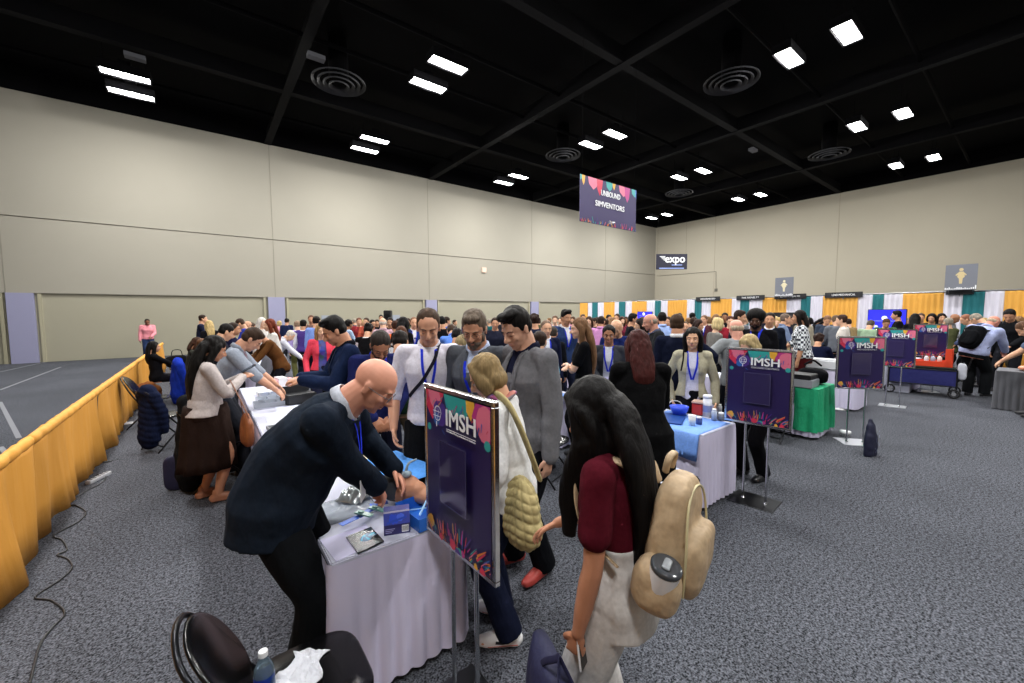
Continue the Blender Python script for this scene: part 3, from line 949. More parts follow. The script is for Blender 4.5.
class Pose:
    def __init__(s, sp):
        S = s.S = sp.get('h', 1.72)
        s.f = sp.get('sex', 'm') == 'f'
        s.fat = sp.get('fat', 1.0)
        lean = math.radians(sp.get('lean', 3)); s.lean = lean
        sit = sp.get('sit', False); s.sit = sit
        side = math.radians(sp.get('side', 0))
        tw = math.radians(sp.get('twist', 0))
        crouch = sp.get('crouch', 0)
        hz = .525 * S - crouch
        back = -.34 * S * math.sin(lean) * sp.get('balance', .55)
        hip = V((0, back, hz))
        if sit: hip = V((0, -.02, sp.get('seat', .46) + .09))
        s.hip = hip
        ang = [lean * .25, lean * .65, lean, lean * 1.08]
        Ry = rot_y(side)
        s.R = [Ry @ rot_x(-a) @ rot_z(tw * k / 3) for k, a in enumerate(ang)]
        seg = [.085 * S, .115 * S, .105 * S]
        P = [hip]
        for k in range(3):
            m = (s.R[k] @ V((0, 0, 1)) + s.R[k + 1] @ V((0, 0, 1))).normalized()
            P.append(P[-1] + m * seg[k])
        s.P = P
        # head
        hp = math.radians(sp.get('head', 0)); hy = math.radians(sp.get('turn', 0)); hr = math.radians(sp.get('tilt', 0))
        s.RH = rot_z(hy) @ rot_x(-hp) @ rot_y(hr)
        s.hk = 1.06 * (S / 1.75) ** .6 * (.97 if s.f else 1.0) * sp.get('headk', 1.0)
        nd = (s.R[3] @ V((0, .12, 1))).normalized() * .55 + (s.RH @ V((0, .1, 1))).normalized() * .45
        nd.normalize()
        s.hb = P[3] + nd * .046 * S                      # base of the skull
        s.HC = s.hb + s.RH @ V((0, .028, .065)) * s.hk
        s.nd = nd
        # arms
        sw = (.090 if s.f else .101) * S * (1 + (s.fat - 1) * .35)
        ua, fa = .172 * S, .150 * S
        s.sh, s.el, s.wr = {}, {}, {}
        Rc = s.R[2]
        s.Rc = Rc
        s.cc = P[2]
        for q, sx in (('R', 1), ('L', -1)):
            sh = P[3] + s.R[3] @ V((sx * sw, -.004 * S, -.034 * S))
            a = sp.get('arm' + q, 'down')
            if isinstance(a, str):
                t, pole = ARMS[a]
                if a in ('down', 'relax', 'behind', 'pocket', 'hip', 'clasp'):
                    t = V((sx * t[0] * S, t[1] * S, t[2] * S))
                    t = t + (s.P[1] - V((0, 0, .61 * S))) * (.7 if not sit else 1)
                    if lean > .5 and a in ('down', 'relax'): t = sh + V((0, .06, -.31 * S))
                elif a in ('table', 'lap'):
                    t = V((sx * t[0] * S, t[1] * S + P[2].y * .6, t[2] * S)) if not sit else V((sx * t[0] * S, t[1] * S + .05, hip.z + .10 * S))
                else:
                    t = P[2] + Rc @ V((sx * t[0] * S, t[1] * S, (t[2] - .735) * S))
                if sit and a in ('down', 'relax'): t = V((sx * .13 * S, .15 * S, hip.z + .1 * S))
            else:
                t = V(a[:3]); pole = a[3] if len(a) > 3 else (.6, -.5, -.6)
            if 'fat' in sp and isinstance(a, str) and a in ('down', 'relax'): t.x *= 1 + (s.fat - 1) * .6
            pole = V((sx * pole[0], pole[1], pole[2]))
            el, wr = ik(sh, t, ua, fa, pole)
            s.sh[q], s.el[q], s.wr[q] = sh, el, wr
        # legs
        s.hj, s.kn, s.an, s.toe = {}, {}, {}, {}
        tl, cl = .245 * S, .242 * S
        st = sp.get('stance', .06)
        for q, sx in (('R', 1), ('L', -1)):
            hj = hip + s.R[0] @ V((sx * .05 * S, 0, -.018 * S))
            foot = sp.get('foot' + q)
            if sit:
                an = V((sx * .10, sp.get('sitfoot', .42), .09)) if foot is None else V(foot)
            else:
                an = V((sx * st * S, (.02 if q == 'R' else -.03) * S, .048 * S)) if foot is None else V(foot)
            pole = V((sx * .12, 1, .25 if sit else 0))
            kn, an = ik(hj, an, tl, cl, pole)
            s.hj[q], s.kn[q], s.an[q] = hj, kn, an
            s.toe[q] = sx * math.radians(sp.get('splay', 12))

    def torso(s, t):
        """spine point and frame at distance t (m) from the hip centre"""
        segl = [0]
        for k in range(3): segl.append(segl[-1] + (s.P[k + 1] - s.P[k]).length)
        if t <= 0: return s.P[0] + s.R[0] @ V((0, 0, t)), s.R[0]
        for k in range(3):
            if t <= segl[k + 1] or k == 2:
                u = (t - segl[k]) / (segl[k + 1] - segl[k])
                uu = min(max(u, 0), 1)
                A, B = s.R[k].to_quaternion(), s.R[k + 1].to_quaternion()
                R_ = A.slerp(B, uu).to_matrix()
                a, b = s.P[k], s.P[k + 1]
                p = a.lerp(b, u) if u > 1 else .5 * ((2 * a) + (b - (s.P[k - 1] if k else a * 2 - b)) * u + (2 * (s.P[k - 1] if k else a * 2 - b) - 5 * a + 4 * b - (s.P[k + 2] if k < 2 else b * 2 - a)) * u * u + (3 * a - (s.P[k - 1] if k else a * 2 - b) - 3 * b + (s.P[k + 2] if k < 2 else b * 2 - a)) * u ** 3)
                return p, R_


SEC_M = [(-.075, .052, .055, 0), (-.045, .086, .064, 0), (0, .093, .067, 0), (.05, .087, .062, 0), (.09, .082, .060, 0), (.15, .088, .064, 0), (.20, .097, .067, 0), (.235, .094, .060, 0), (.265, .074, .052, 0), (.290, .052, .042, 0), (.31, .038, .036, 0)]
SEC_F = [(-.075, .052, .055, 0), (-.045, .092, .066, -.004), (0, .098, .068, -.004), (.05, .082, .060, 0), (.09, .071, .055, 0), (.15, .078, .058, 0), (.20, .086, .062, 0), (.235, .082, .054, 0), (.265, .064, .046, 0), (.290, .046, .038, 0), (.31, .033, .033, 0)]


def torso_geo(g, p, t0=-.075, t1=.31, inf=0., hem=0., seg=20, belly=0., m=None, hemup=0.):
    """torso sections between t0 and t1 (S units), grown by inf metres; hem flares the low end"""
    S = p.S
    secs = SEC_F if p.f else SEC_M
    ts = sorted(set([t for t, *_ in secs if t0 < t < t1] + [t0, t1] + [t0 + (t1 - t0) * k / 12 for k in range(13)]))
    rings = []
    for t in ts:
        if t <= secs[0][0]: a = b = secs[1]; u = 0
        else:
            for k in range(len(secs) - 1):
                if secs[k][0] <= t <= secs[k + 1][0]: break
            a, b = secs[k], secs[k + 1]; u = (t - a[0]) / (b[0] - a[0])
        if t < -.045 and (hem or inf): a = b = secs[1]; u = 0
        u = u * u * (3 - 2 * u)
        rx, ry, oy = [(a[q] * (1 - u) + b[q] * u) * S for q in (1, 2, 3)]
        body = math.exp(-((t - .07) / .12) ** 2)
        fx = 1 + (p.fat - 1) * (.9 if t < .22 else .45); fy = 1 + (p.fat - 1) * (.7 + .9 * body)
        if t > .28: fx = fy = 1 + (p.fat - 1) * .4
        rx *= fx; ry *= fy
        fwd = belly * math.exp(-((t - .08) / .07) ** 2)
        rx += inf; ry += inf
        if hem and t < .06:
            k2 = min(1, (.06 - t) / .14); rx += hem * k2; ry += hem * k2 * .8
        P_, R_ = p.torso(t * S)
        ring = []
        for j in range(seg):
            c, s_ = math.cos(2 * PI * j / seg), math.sin(2 * PI * j / seg)
            n = 2.4
            cc = math.copysign(abs(c) ** (2 / n), c); ss = math.copysign(abs(s_) ** (2 / n), s_)
            y = ry * ss + oy * S + (fwd if ss > 0 else 0) * max(0, ss)
            ring.append(P_ + R_ @ V((rx * cc, y + .012 * S * math.exp(-((t - .2) / .06) ** 2), 0)))
        rings.append(ring)
    g.rings(rings, m)
    if p.f and t1 > .2 and t0 < .15:
        for sx in (-1, 1):
            P_, R_ = p.torso(.178 * S)
            g.ell(P_ + R_ @ V((sx * .040 * S, .042 * S, 0)), ((.034 * S + inf * .5),) * 3, R=R_)
    # trapezius and deltoid
    if t1 > .26:
        for q in 'RL':
            P_, R_ = p.torso(.285 * S)
            k = 1 + (p.fat - 1) * .5
            g.tube([P_, P_.lerp(p.sh[q], .55), p.sh[q]], [.024 * S * k + inf * .6, .027 * S * k + inf * .6, .033 * S * k * (.88 if p.f else 1) + inf * .8], seg=12)
    return g


def arm_geo(g, p, q, inf=0., to=1.0, k=1.0, cuff=0., ends=True):
    S = p.S; k *= (1 + (p.fat - 1) * .6) * (.86 if p.f else 1.)
    sh, el, wr = p.sh[q], p.el[q], p.wr[q]
    r = [.034, .031, .0245, .0255, .0225, .0155]
    P_ = [sh, sh.lerp(el, .45), el, el.lerp(wr, .28), el.lerp(wr, .6), wr]
    if cuff: r = [.034, .032, .029, .028, .0255, .0225]
    n = {1.0: 6}.get(to)
    if to < 1: # short sleeve: fraction of the upper arm
        P_ = [sh, sh.lerp(el, to * .5), sh.lerp(el, to)]
        r = [.035, .034, .034]
    g.tube(P_, [x * S * k + inf for x in r], seg=14, round_ends=True)
    return g


def leg_geo(g, p, q, inf=0., wide=0.):
    S = p.S; k = 1 + (p.fat - 1) * .5
    h, kn, an = p.hj[q], p.kn[q], p.an[q]
    r = [.050, .0475, .042, .0315, .0325, .030, .0205]
    P_ = [h, h.lerp(kn, .25), h.lerp(kn, .6), kn, kn.lerp(an, .3), kn.lerp(an, .5), an]
    if inf: 
        r = [.052, .050, .045, .0375, .036, .035, .0345]
        an2 = kn.lerp(an, 1.05); P_[-1] = an2
    w = [0, .1, .4, .7, .9, 1, 1.15]
    g.tube(P_, [x * S * k + inf + wide * w_ for x, w_ in zip(r, w)], seg=14, round_ends=not inf)
    return g


def hand_geo(g, p, q, style='relax', k=1.):
    """palm, four fingers with two bends each, thumb from the side of the palm"""
    S = p.S; u = S / 1.75 * (.9 if p.f else 1.) * k
    wr, el = p.wr[q], p.el[q]
    d = (wr - el).normalized()
    sx = 1 if q == 'R' else -1
    # palm normal: towards the body for hanging arms, down for reaching arms
    if d.z < -.75: nrm = V((-sx, .15, 0))
    else: nrm = V((-sx * .5, -.1, -1))
    if style == 'up': nrm = -nrm
    nrm = (nrm - d * nrm.dot(d)).normalized()
    side = d.cross(nrm).normalized()                     # across the palm
    fwdish = V((0, 1, .6))
    if side.dot(fwdish) < 0: side = -side                # thumb side is towards the front / up
    curl = {'relax': .38, 'fist': 1.25, 'grip': .85, 'flat': .12, 'point': .3, 'up': .4}[style]
    dd = (d + nrm * .1).normalized()
    pc = wr + dd * .045 * u
    Rm = Matrix((side, nrm, dd)).transposed()
    g.tube([wr - d * .01, wr + dd * .03 * u, wr + dd * .085 * u], [(.022 * u, .018 * u), (.034 * u, .015 * u), (.038 * u, .013 * u)], ref=side, seg=12)
    for i, (off, ln) in enumerate(((.030, .072), (.010, .080), (-.010, .074), (-.029, .060))):
        b = wr + dd * .088 * u + side * off * u
        ax = dd.cross(nrm).normalized()
        pts = [b]; dv = dd.copy()
        c = curl * (1 + .12 * i)
        for kk, fr in enumerate((.42, .32, .26)):
            dv = (dv * math.cos(c * (.7 + .2 * kk)) + nrm * math.sin(c * (.7 + .2 * kk))).normalized()
            dv = (dv + side * off * 1.2).normalized()
            nrm2 = nrm
            pts.append(pts[-1] + dv * ln * fr * u)
            # turn the bending plane with the finger
            nrm_l = (nrm - dv * nrm.dot(dv))
            if nrm_l.length > .05 and c * (.7 + .2 * kk) > .01:
                dv0 = dv
                dv = dv0
        # compound curl
        pts = [b]; a = 0
        for kk, fr in enumerate((.42, .32, .26)):
            a += c * (.8 if kk == 0 else 1.0)
            dv = dd * math.cos(a) + nrm * math.sin(a) + side * off * 1.5
            pts.append(pts[-1] + dv.normalized() * ln * fr * u)
        g.tube(pts, [.0092 * u, .0088 * u, .008 * u, .0068 * u], seg=8, sub=2)
    tb = wr + dd * .025 * u + side * .026 * u
    g.tube([tb, tb + (side * .75 + dd * .75 + nrm * .25) * .030 * u, tb + (side * .85 + dd * 1.6 + nrm * (.3 + curl * .5)) * .034 * u, tb + (side * .75 + dd * 2.3 + nrm * (.5 + curl)) * .034 * u], [.0135 * u, .0115 * u, .010 * u, .008 * u], seg=8, sub=2)
    return pc, d, nrm, side


def head_geo(g, p, big=1.):
    RH, C, k = p.RH, p.HC, p.hk
    def T(v): return C + RH @ (V(v) * k)
    def E(c, r): g.ell(T(c), [x * k for x in r], R=RH, seg=20)
    fj = .9 if p.f else 1.
    E((0, -.012, .030), (.075, .095, .085))
    E((0, .016, -.022), (.063 * (.97 if p.f else 1), .070, .082))
    E((0, .026, -.066), (.050 * fj, .054, .040))
    E((0, .059, -.093), (.021 * fj, .022, .017))
    E((0, .071, .026), (.048, .018, .010))
    for s in (-1, 1):
        E((s * .034, .056, -.024), (.022, .024, .022))
        E((s * .077, -.008, -.008), (.007, .017, .030))
        E((s * .080, -.014, .006), (.007, .012, .016))
        E((s * .011, .093, -.031), (.0085, .010, .008))
        E((s * .027, .052, -.066), (.018, .018, .018))
    g.tube([T((0, .078, .022)), T((0, .094, -.004)), T((0, .110, -.027)), T((0, .094, -.038))], [(.008 * k, .008 * k), (.009 * k, .010 * k), (.0115 * k, .011 * k), (.009 * k, .008 * k)], seg=10, ref=RH @ V((1, 0, 0)))
    E((0, .076, -.0565), (.024, .0145, .0065))
    E((0, .074, -.0675), (.021, .0145, .0075))
    E((0, .062, -.060), (.030, .020, .022))
    nr = (.032 if p.f else .0365) * p.S * (1 + (p.fat - 1) * .5)
    g.tube([p.torso(.285 * p.S)[0], p.P[3] + p.nd * .02 * p.S, p.hb, C + RH @ V((0, -.012, -.02))], [nr * 1.15, nr, nr * .95, nr * .9], seg=16)


def hair_geo(p, style):
    RH, C, k = p.RH, p.HC, p.hk
    g = Geo()
    def T(v): return C + RH @ (V(v) * k)
    def E(c, r): g.ell(T(c), [x * k for x in r], R=RH, seg=22)
    def cap(grow=0., rec=0.):
        E((0, -.022 - rec * .5, .049 - rec * .1), (.081 + grow, .093 + grow * .3, .083 + grow))
        E((0, -.038, .004), (.079 + grow * .7, .070 + grow * .6, .066 + grow * .4))
        for s in (-1, 1): E((s * .066, .004 - rec * .2, .028), (.014, .022, .036))
    back = p.R[2] @ V((0, -1, 0)); back.z = 0
    back = back.normalized() if back.length > .1 else V((0, -1, 0))
    up = V((0, 0, 1))
    def hang(L_, w=.085, th=.038, drop=None):
        """hair down the back, gathered from the crown"""
        a = T((0, -.07, .05)); b = T((0, -.094, -.02))
        R3 = p.R[3]
        c = p.P[3] + R3 @ V((0, -.075 * (p.S / 1.7), .01))
        pts = [T((0, -.03, .09)), a, b, c]
        rad = [(.06 * k, .03 * k), (.076 * k, .036 * k), (w * k * .95, th * k), (w * k * 1.15, th * k)]
        d = -(p.R[2] @ V((0, 0, 1)))
        if p.lean > .6: d = (d + V((0, 0, -1))).normalized()
        n = max(1, int(L_ / .1))
        for i in range(n):
            q = c + d * L_ * (i + 1) / n + (p.R[2] @ V((0, -1, 0))) * .03 * math.sin(PI * min(1, (i + 1) / n))
            pts.append(q); rad.append((w * k * (1.15 - .35 * (i + 1) / n), th * k * (1 - .35 * (i + 1) / n)))
        g.tube(pts, rad, ref=RH @ V((1, 0, 0)), seg=18)
    def sides(L_, r=.026, fwd=.015):
        for s in (-1, 1):
            p0, p1, p2 = T((s * .05, .02, .085)), T((s * .079, .004, .03)), T((s * .082, fwd * .3 - .012, -.05))
            pts = [p0, p1, p2]; rad = [(.02, .02), (r, .034), (r, .036)]
            if L_ > .08:
                sh = p.P[3] + p.R[3] @ V((s * .075, fwd, .0))
                pts.append(sh); rad.append((r * 1.05, .036))
                if L_ > .15:
                    pts.append(sh + p.R[2] @ V((s * .0, .035, -1)) * (L_ - .1)); rad.append((r * .8, .028))
            g.tube(pts, [(a * k, b * k) for a, b in rad], ref=RH @ V((1, 0, 0)), seg=12)
    if style == 'short': cap()
    elif style == 'full':
        cap(.002); E((0, .030, .100), (.058, .046, .028)); E((0, -.02, .09), (.07, .08, .05))
    elif style == 'quiff':
        cap(.003); E((.006, .044, .104), (.060, .040, .030)); E((-.02, .02, .112), (.05, .06, .028)); E((.01, -.03, .09), (.066, .07, .05))
    elif style == 'receding': cap(0, .014)
    elif style == 'buzz':
        E((0, -.018, .040), (.0775, .094, .084)); E((0, -.040, .002), (.076, .068, .064))
    elif style == 'fringe':
        E((0, -.040, .004), (.079, .070, .056))
        for s in (-1, 1): E((s * .064, -.012, .014), (.015, .036, .034))
    elif style == 'bald': return None
    elif style == 'curly':
        cap(.006)
        rr = random.Random(3)
        for i in range(46):
            a = rr.uniform(0, 2 * PI); e = rr.uniform(-.25, 1.45)
            v = V((math.cos(a) * math.cos(e) * .086, math.sin(a) * math.cos(e) * .1 - .02, math.sin(e) * .09 + .045))
            if v.y > .055 and v.z < .085: continue
            E(v, (.024, .024, .022))
    elif style == 'afro':
        E((0, -.03, .058), (.118, .112, .105)); E((0, -.05, .0), (.10, .08, .075))
    elif style == 'bob':
        cap(.008); E((0, -.05, -.03), (.088, .062, .072))
        for s in (-1, 1): g.tube([T((s * .04, .035, .1)), T((s * .077, .02, .045)), T((s * .086, .008, -.03)), T((s * .076, .004, -.082))], [(.02 * k, .02 * k), (.018 * k, .032 * k), (.019 * k, .040 * k), (.012 * k, .036 * k)], ref=RH @ V((1, 0, 0)), seg=12)
    elif style == 'bun':
        cap(.003); E((0, -.10, .07), (.042, .040, .040))
    elif style == 'pony':
        cap(.003); g.tube([T((0, -.09, .07)), T((0, -.135, .05)), T((0, -.14, -.04)), T((0, -.12, -.14))], [.018 * k, .03 * k, .03 * k, .014 * k], seg=12)
    elif style == 'shoulder':
        cap(.007); hang(.04, .085, .04); sides(.12)
    elif style == 'long':
        cap(.006); hang(.24); sides(.2)
    elif style == 'verylong':
        cap(.009); hang(.42, .10, .05); sides(.3, .03)
    elif style == 'curtain':
        cap(.012); hang(.42, .105, .05); sides(.3, .036, .03); g.ell(p.P[3] + p.R[3] @ V((0, -.03, .06)), (.085, .07, .12))
        for s in (-1, 1):
            sh = p.P[3] + p.R[3] @ V((s * .10, .065, .02))
            g.tube([T((s * .03, .05, .10)), T((s * .075, .035, .04)), T((s * .088, .045, -.05)), sh, sh + V((s * -.02, .07, -.17)), sh + V((s * -.02, .08, -.36))], [(.02, .02), (.018, .03), (.022, .04), (.030, .055), (.028, .05), (.012, .03)], ref=V((1, .4, 0)), seg=14)
    elif style == 'backonly':
        cap(.006); hang(.3)
    elif style == 'cap':
        cap(.002)
    return g


import numpy as np


def displace(me, fn):
    n = len(me.vertices)
    co = np.empty(n * 3); nn = np.empty(n * 3)
    me.vertices.foreach_get('co', co); me.vertex_normals.foreach_get('vector', nn)
    co = co.reshape(-1, 3); nn = nn.reshape(-1, 3)
    d = np.array([fn(c) for c in co.tolist()])
    co += nn * d[:, None]
    me.vertices.foreach_set('co', co.ravel()); me.update()


def tuft(me, amp=.006, fx=40, seed=0):
    """strand-like relief on hair"""
    displace(me, lambda c: amp * noise.noise((c[0] * fx, c[1] * fx, c[2] * fx * .22 + seed)))


def fold(me, amp=.006, f=9, seed=0):
    displace(me, lambda c: amp * (noise.noise((c[0] * f + seed, c[1] * f, c[2] * f * .8)) + .5 * noise.noise((c[0] * f * 2.3, c[1] * f * 2.3 + seed, c[2] * f * 1.6))))


def cut_open(me, p, t0, t1, w0, w1, off=0.):
    """open a garment down the front between spine distances t0..t1 with half widths w0..w1 (m)"""
    S = p.S
    A, RA = p.torso(t0 * S); B, RB = p.torso(t1 * S)
    z = (B - A).normalized(); x = RB @ V((1, 0, 0)); y = z.cross(x).normalized()
    L_ = (B - A).length
    bm = bmesh.new(); bm.from_mesh(me)
    for s in (-1, 1):
        a = A + x * (s * w0 + off); b = B + z * .06 + x * (s * (w0 + (w1 - w0) * (L_ + .06) / L_) + off)
        n = (b - a).normalized().cross(y).normalized()
        bmesh.ops.bisect_plane(bm, geom=bm.verts[:] + bm.edges[:] + bm.faces[:], plane_co=a, plane_no=n, dist=1e-6)
    bmesh.ops.bisect_plane(bm, geom=bm.verts[:] + bm.edges[:] + bm.faces[:], plane_co=A, plane_no=z, dist=1e-6)
    kill = []
    for f in bm.faces:
        c = f.calc_center_median() - A
        h = c.dot(z)
        if h < 0 or c.dot(y) < .012 or c.dot(y) > .155 + .1 * (p.fat - 1) + (.04 if p.f else 0): continue
        w = w0 + (w1 - w0) * h / L_
        if abs(c.dot(x) - off) < w and f.normal.dot(y) > -.2: kill.append(f)
    bmesh.ops.delete(bm, geom=kill, context='FACES')
    bm.to_mesh(me); bm.free()


from mathutils.bvhtree import BVHTree


def bvh(me): 
    return BVHTree.FromPolygons([v.co.copy() for v in me.vertices], [tuple(q.vertices) for q in me.polygons])


def ribbon(trees, pts, dirs, w, off=.004, th=.003, sub=6):
    """strap that lies on the surfaces; pts near the surface, dirs pointing outwards"""
    P_, D_ = [], []
    for i in range(len(pts) - 1):
        for k in range(sub):
            t = k / sub
            P_.append(V(pts[i]).lerp(V(pts[i + 1]), t)); D_.append(V(dirs[i]).lerp(V(dirs[i + 1]), t).normalized())
    P_.append(V(pts[-1])); D_.append(V(dirs[-1]).normalized())
    Q = []
    for c, d in zip(P_, D_):
        best = None
        for tr in trees:
            hit = tr.ray_cast(c + d * .28, -d, .6)
            if hit[0] is not None:
                s_ = (hit[0] - c).dot(d)
                if best is None or s_ > best: best = s_
        Q.append(c + d * ((best if best is not None else 0) + off))
    for _ in range(2):
        Q = [Q[0]] + [Q[i] * .5 + (Q[i - 1] + Q[i + 1]) * .25 for i in range(1, len(Q) - 1)] + [Q[-1]]
    rings = []
    for i, q in enumerate(Q):
        t = (Q[min(i + 1, len(Q) - 1)] - Q[max(0, i - 1)]).normalized()
        n = (D_[i] - t * D_[i].dot(t)).normalized(); s_ = t.cross(n)
        rings.append([q + s_ * w / 2 + n * th, q - s_ * w / 2 + n * th, q - s_ * w / 2 - n * th, q + s_ * w / 2 - n * th])
    return Geo().rings(rings, None)


CACHE = {}


def key_of(d): return repr(sorted((k, repr(v)) for k, v in d.items()))


BLUE_LAN = cloth('#2436c8')
SHAPE = ('h', 'sex', 'fat', 'lean', 'sit', 'seat', 'side', 'twist', 'crouch', 'head', 'turn', 'tilt', 'headk', 'armR', 'armL', 'footR', 'footL', 'stance', 'splay', 'balance', 'sitfoot')


def person(label, loc, face, top=('shirt', '#ffffff'), hair=('short', '#2a1d16'), sk='#c99a7e', legs=('trousers', '#1b1c22'), shoes='#15151a', vox=.012, inner='#e8e9ee', lan=None, badge=True,
           handR='relax', handL='relax', eyes='open', glasses=None, beard=None, name='person', cat='person', group=None, belly=0., hvox=None, brows=None, cuffs=None, collar=True, buttons=.10, lean_front=True, hiwaist=False, **sp):
    """loc: floor point; face: heading in degrees from world +X"""
    shape = {k: sp[k] for k in SHAPE if k in sp}
    p = Pose(shape)
    t = thing(name, label, cat, (loc[0], loc[1], loc[2] if len(loc) > 2 else 0), math.radians(face) - PI / 2, group)
    sk_m = skin(sk)
    kb = key_of(dict(shape, hr=handR, hl=handL, v=vox, be=belly, hw=hiwaist))
    S = p.S

    def cached(tagk, fn):
        kk = tagk + kb
        if kk not in CACHE: CACHE[kk] = fn()
        return CACHE[kk]

    def mk_body():
        g = Geo()
        torso_geo(g, p, -.075, .31, -.002, belly=belly)
        for q in 'RL':
            arm_geo(g, p, q); leg_geo(g, p, q)
            hand_geo(g, p, q, handR if q == 'R' else handL)
            fd = rot_z(-p.toe[q]) @ V((0, 1, 0)); a = p.an[q]
            g.tube([a + V((0, 0, -.01)), a + fd * .06 + V((0, 0, -.03)), a + fd * .15 + V((0, 0, -.052))], [(.034, .036), (.036, .028), (.038, .016)], ref=(1, 0, 0))
            g.ell(a - fd * .03 + V((0, 0, -.04)), (.03, .035, .03))
        head_geo(g, p)
        return remesh(g, vox, 2 if vox < .009 else 1, 'body')
    body = cached('body', mk_body)
    obj('body', body, sk_m, t)

    kind, col = top[0], top[1]
    tm = top[2] if len(top) > 2 else cloth(col)
    gv = max(vox, .009)

    def mk_top():
        g = Geo()
        if kind == 'suit':
            torso_geo(g, p, -.085, .298, .017, hem=.022, belly=belly)
            for q in 'RL': arm_geo(g, p, q, .011, cuff=1)
        elif kind == 'coat':
            torso_geo(g, p, -.20 if not p.sit else -.05, .298, .020, hem=.045, belly=belly)
            for q in 'RL': arm_geo(g, p, q, .013, cuff=1)
        elif kind == 'cardigan':
            torso_geo(g, p, -.005, .295, .016, hem=.004, belly=belly)
            for q in 'RL': arm_geo(g, p, q, .009, cuff=1)
        elif kind == 'sweater':
            torso_geo(g, p, -.05, .300, .014, hem=.006, belly=belly)
            for q in 'RL': arm_geo(g, p, q, .009, cuff=1)
        elif kind == 'shirt':
            torso_geo(g, p, -.03, .300, .010, hem=.004, belly=belly)
            for q in 'RL': arm_geo(g, p, q, .007, cuff=1)
        elif kind == 'rolled':
            torso_geo(g, p, -.02, .300, .011, hem=.0, belly=belly)
            for q in 'RL':
                S_ = p.S; k_ = 1 + (p.fat - 1) * .6
                e2 = p.el[q].lerp(p.wr[q], .12)
                g.tube([p.sh[q], p.sh[q].lerp(p.el[q], .5), p.el[q], e2], [(.035 * S_ * k_ + .008), .033 * S_ * k_ + .008, .031 * S_ * k_ + .006, .031 * S_ * k_ + .006], seg=14)
        elif kind == 'tee':
            torso_geo(g, p, .075 if hiwaist else -.005, .298, .010, hem=.004, belly=belly)
            for q in 'RL': arm_geo(g, p, q, .012, to=.66)
        elif kind == 'vest':
            torso_geo(g, p, -.03, .292, .012, hem=.004, belly=belly)
        elif kind == 'dress':
            torso_geo(g, p, -.04, .292, .009, hem=.01, belly=belly)
            for q in 'RL': arm_geo(g, p, q, .008, to=.5)
        me = remesh(g, gv, 3, 'top')
        fold(me, .0075 if kind in ('suit', 'coat', 'sweater', 'cardigan') else .006, 9, len(CACHE))
        if kind == 'suit' and lean_front: cut_open(me, p, buttons, .285, .002, .055)
        if kind == 'coat': cut_open(me, p, -.2, .285, .03, .05)
        if kind == 'cardigan': cut_open(me, p, -.02, .285, .075, .056)
        return me
    tmesh = cached('top' + kind + str(gv) + str(buttons), mk_top)
    nm = {'suit': 'suit_jacket', 'coat': 'coat', 'cardigan': 'cardigan', 'sweater': 'sweater', 'shirt': 'shirt', 'rolled': 'shirt', 'tee': 'tee_shirt', 'vest': 'vest', 'dress': 'dress_top'}[kind]
    to = obj(nm, tmesh, tm, t)
    trees = None
    if kind in ('suit', 'coat', 'cardigan', 'vest'):
        def mk_in():
            g = Geo(); torso_geo(g, p, -.03, .302, .005 if lean_front else -.004, belly=belly)
            if kind == 'vest':
                for q in 'RL': arm_geo(g, p, q, .007, cuff=1)
            elif kind == 'suit':
                for q in 'RL':
                    g.tube([p.el[q].lerp(p.wr[q], .75), p.wr[q] + (p.wr[q] - p.el[q]).normalized() * .012], [.026 * S * (.86 if p.f else 1), .021 * S * (.86 if p.f else 1)], seg=14)
            return remesh(g, gv, 2, 'inner')
        im = cached('in' + kind + str(gv), mk_in)
        io = obj('shirt', im, cloth(inner) if isinstance(inner, str) else inner, t)
    else: im = tmesh
    if kind == 'suit' and vox < .011 and lean_front:
        def mk_lapel(s_):
            tr = [bvh(tmesh)]
            A, RA = p.torso(.288 * S); B, RB = p.torso((buttons + .01) * S); x = RB @ V((1, 0, 0)); f = RB @ V((0, 1, 0))
            M1 = A.lerp(B, .45) + x * s_ * .066; 
            return ribbon(tr, [A + x * s_ * .062, M1, B + x * s_ * .012], [RA @ V((0, 1, .7)), f, f], .045, .004, .0022).mesh('lapel', True)
        for s_ in (-1, 1): obj('lapel', cached('lapel%d' % s_ + str(buttons), lambda: mk_lapel(s_)), tm, t)
    if collar and kind in ('suit', 'shirt', 'rolled', 'vest'):
        def mk_col():
            g = Geo(); n = 22
            P_, R_ = p.P[3], p.R[3]
            rings = []
            nr = (.034 if p.f else .039) * S * (1 + (p.fat - 1) * .4)
            for dz, dr in ((-.012, .012), (.012, .004), (.020, .003), (.016, .010), (-.010, .020)):
                ring = []
                for j in range(n + 1):
                    a = PI / 2 + .16 + (2 * PI - .32) * j / n
                    fr = max(0, math.sin(a))
                    ring.append(P_ + p.nd * (.006 * S - .022 * S * fr) + R_ @ V(((nr + dr) * math.cos(a), (nr + dr) * math.sin(a) * 1.05, dz * (1.5 - .5 * fr))))
                rings.append(ring)
            n1 = len(rings)
            g.rings(rings + [rings[0]], None, False, False)
            return g.mesh('collar', True)
        obj('collar', cached('col', mk_col), cloth(inner) if kind == 'suit' and isinstance(inner, str) else (cloth(col) if not len(top) > 2 else tm), t)
    # legs
    lk, lc = legs[0], legs[1]
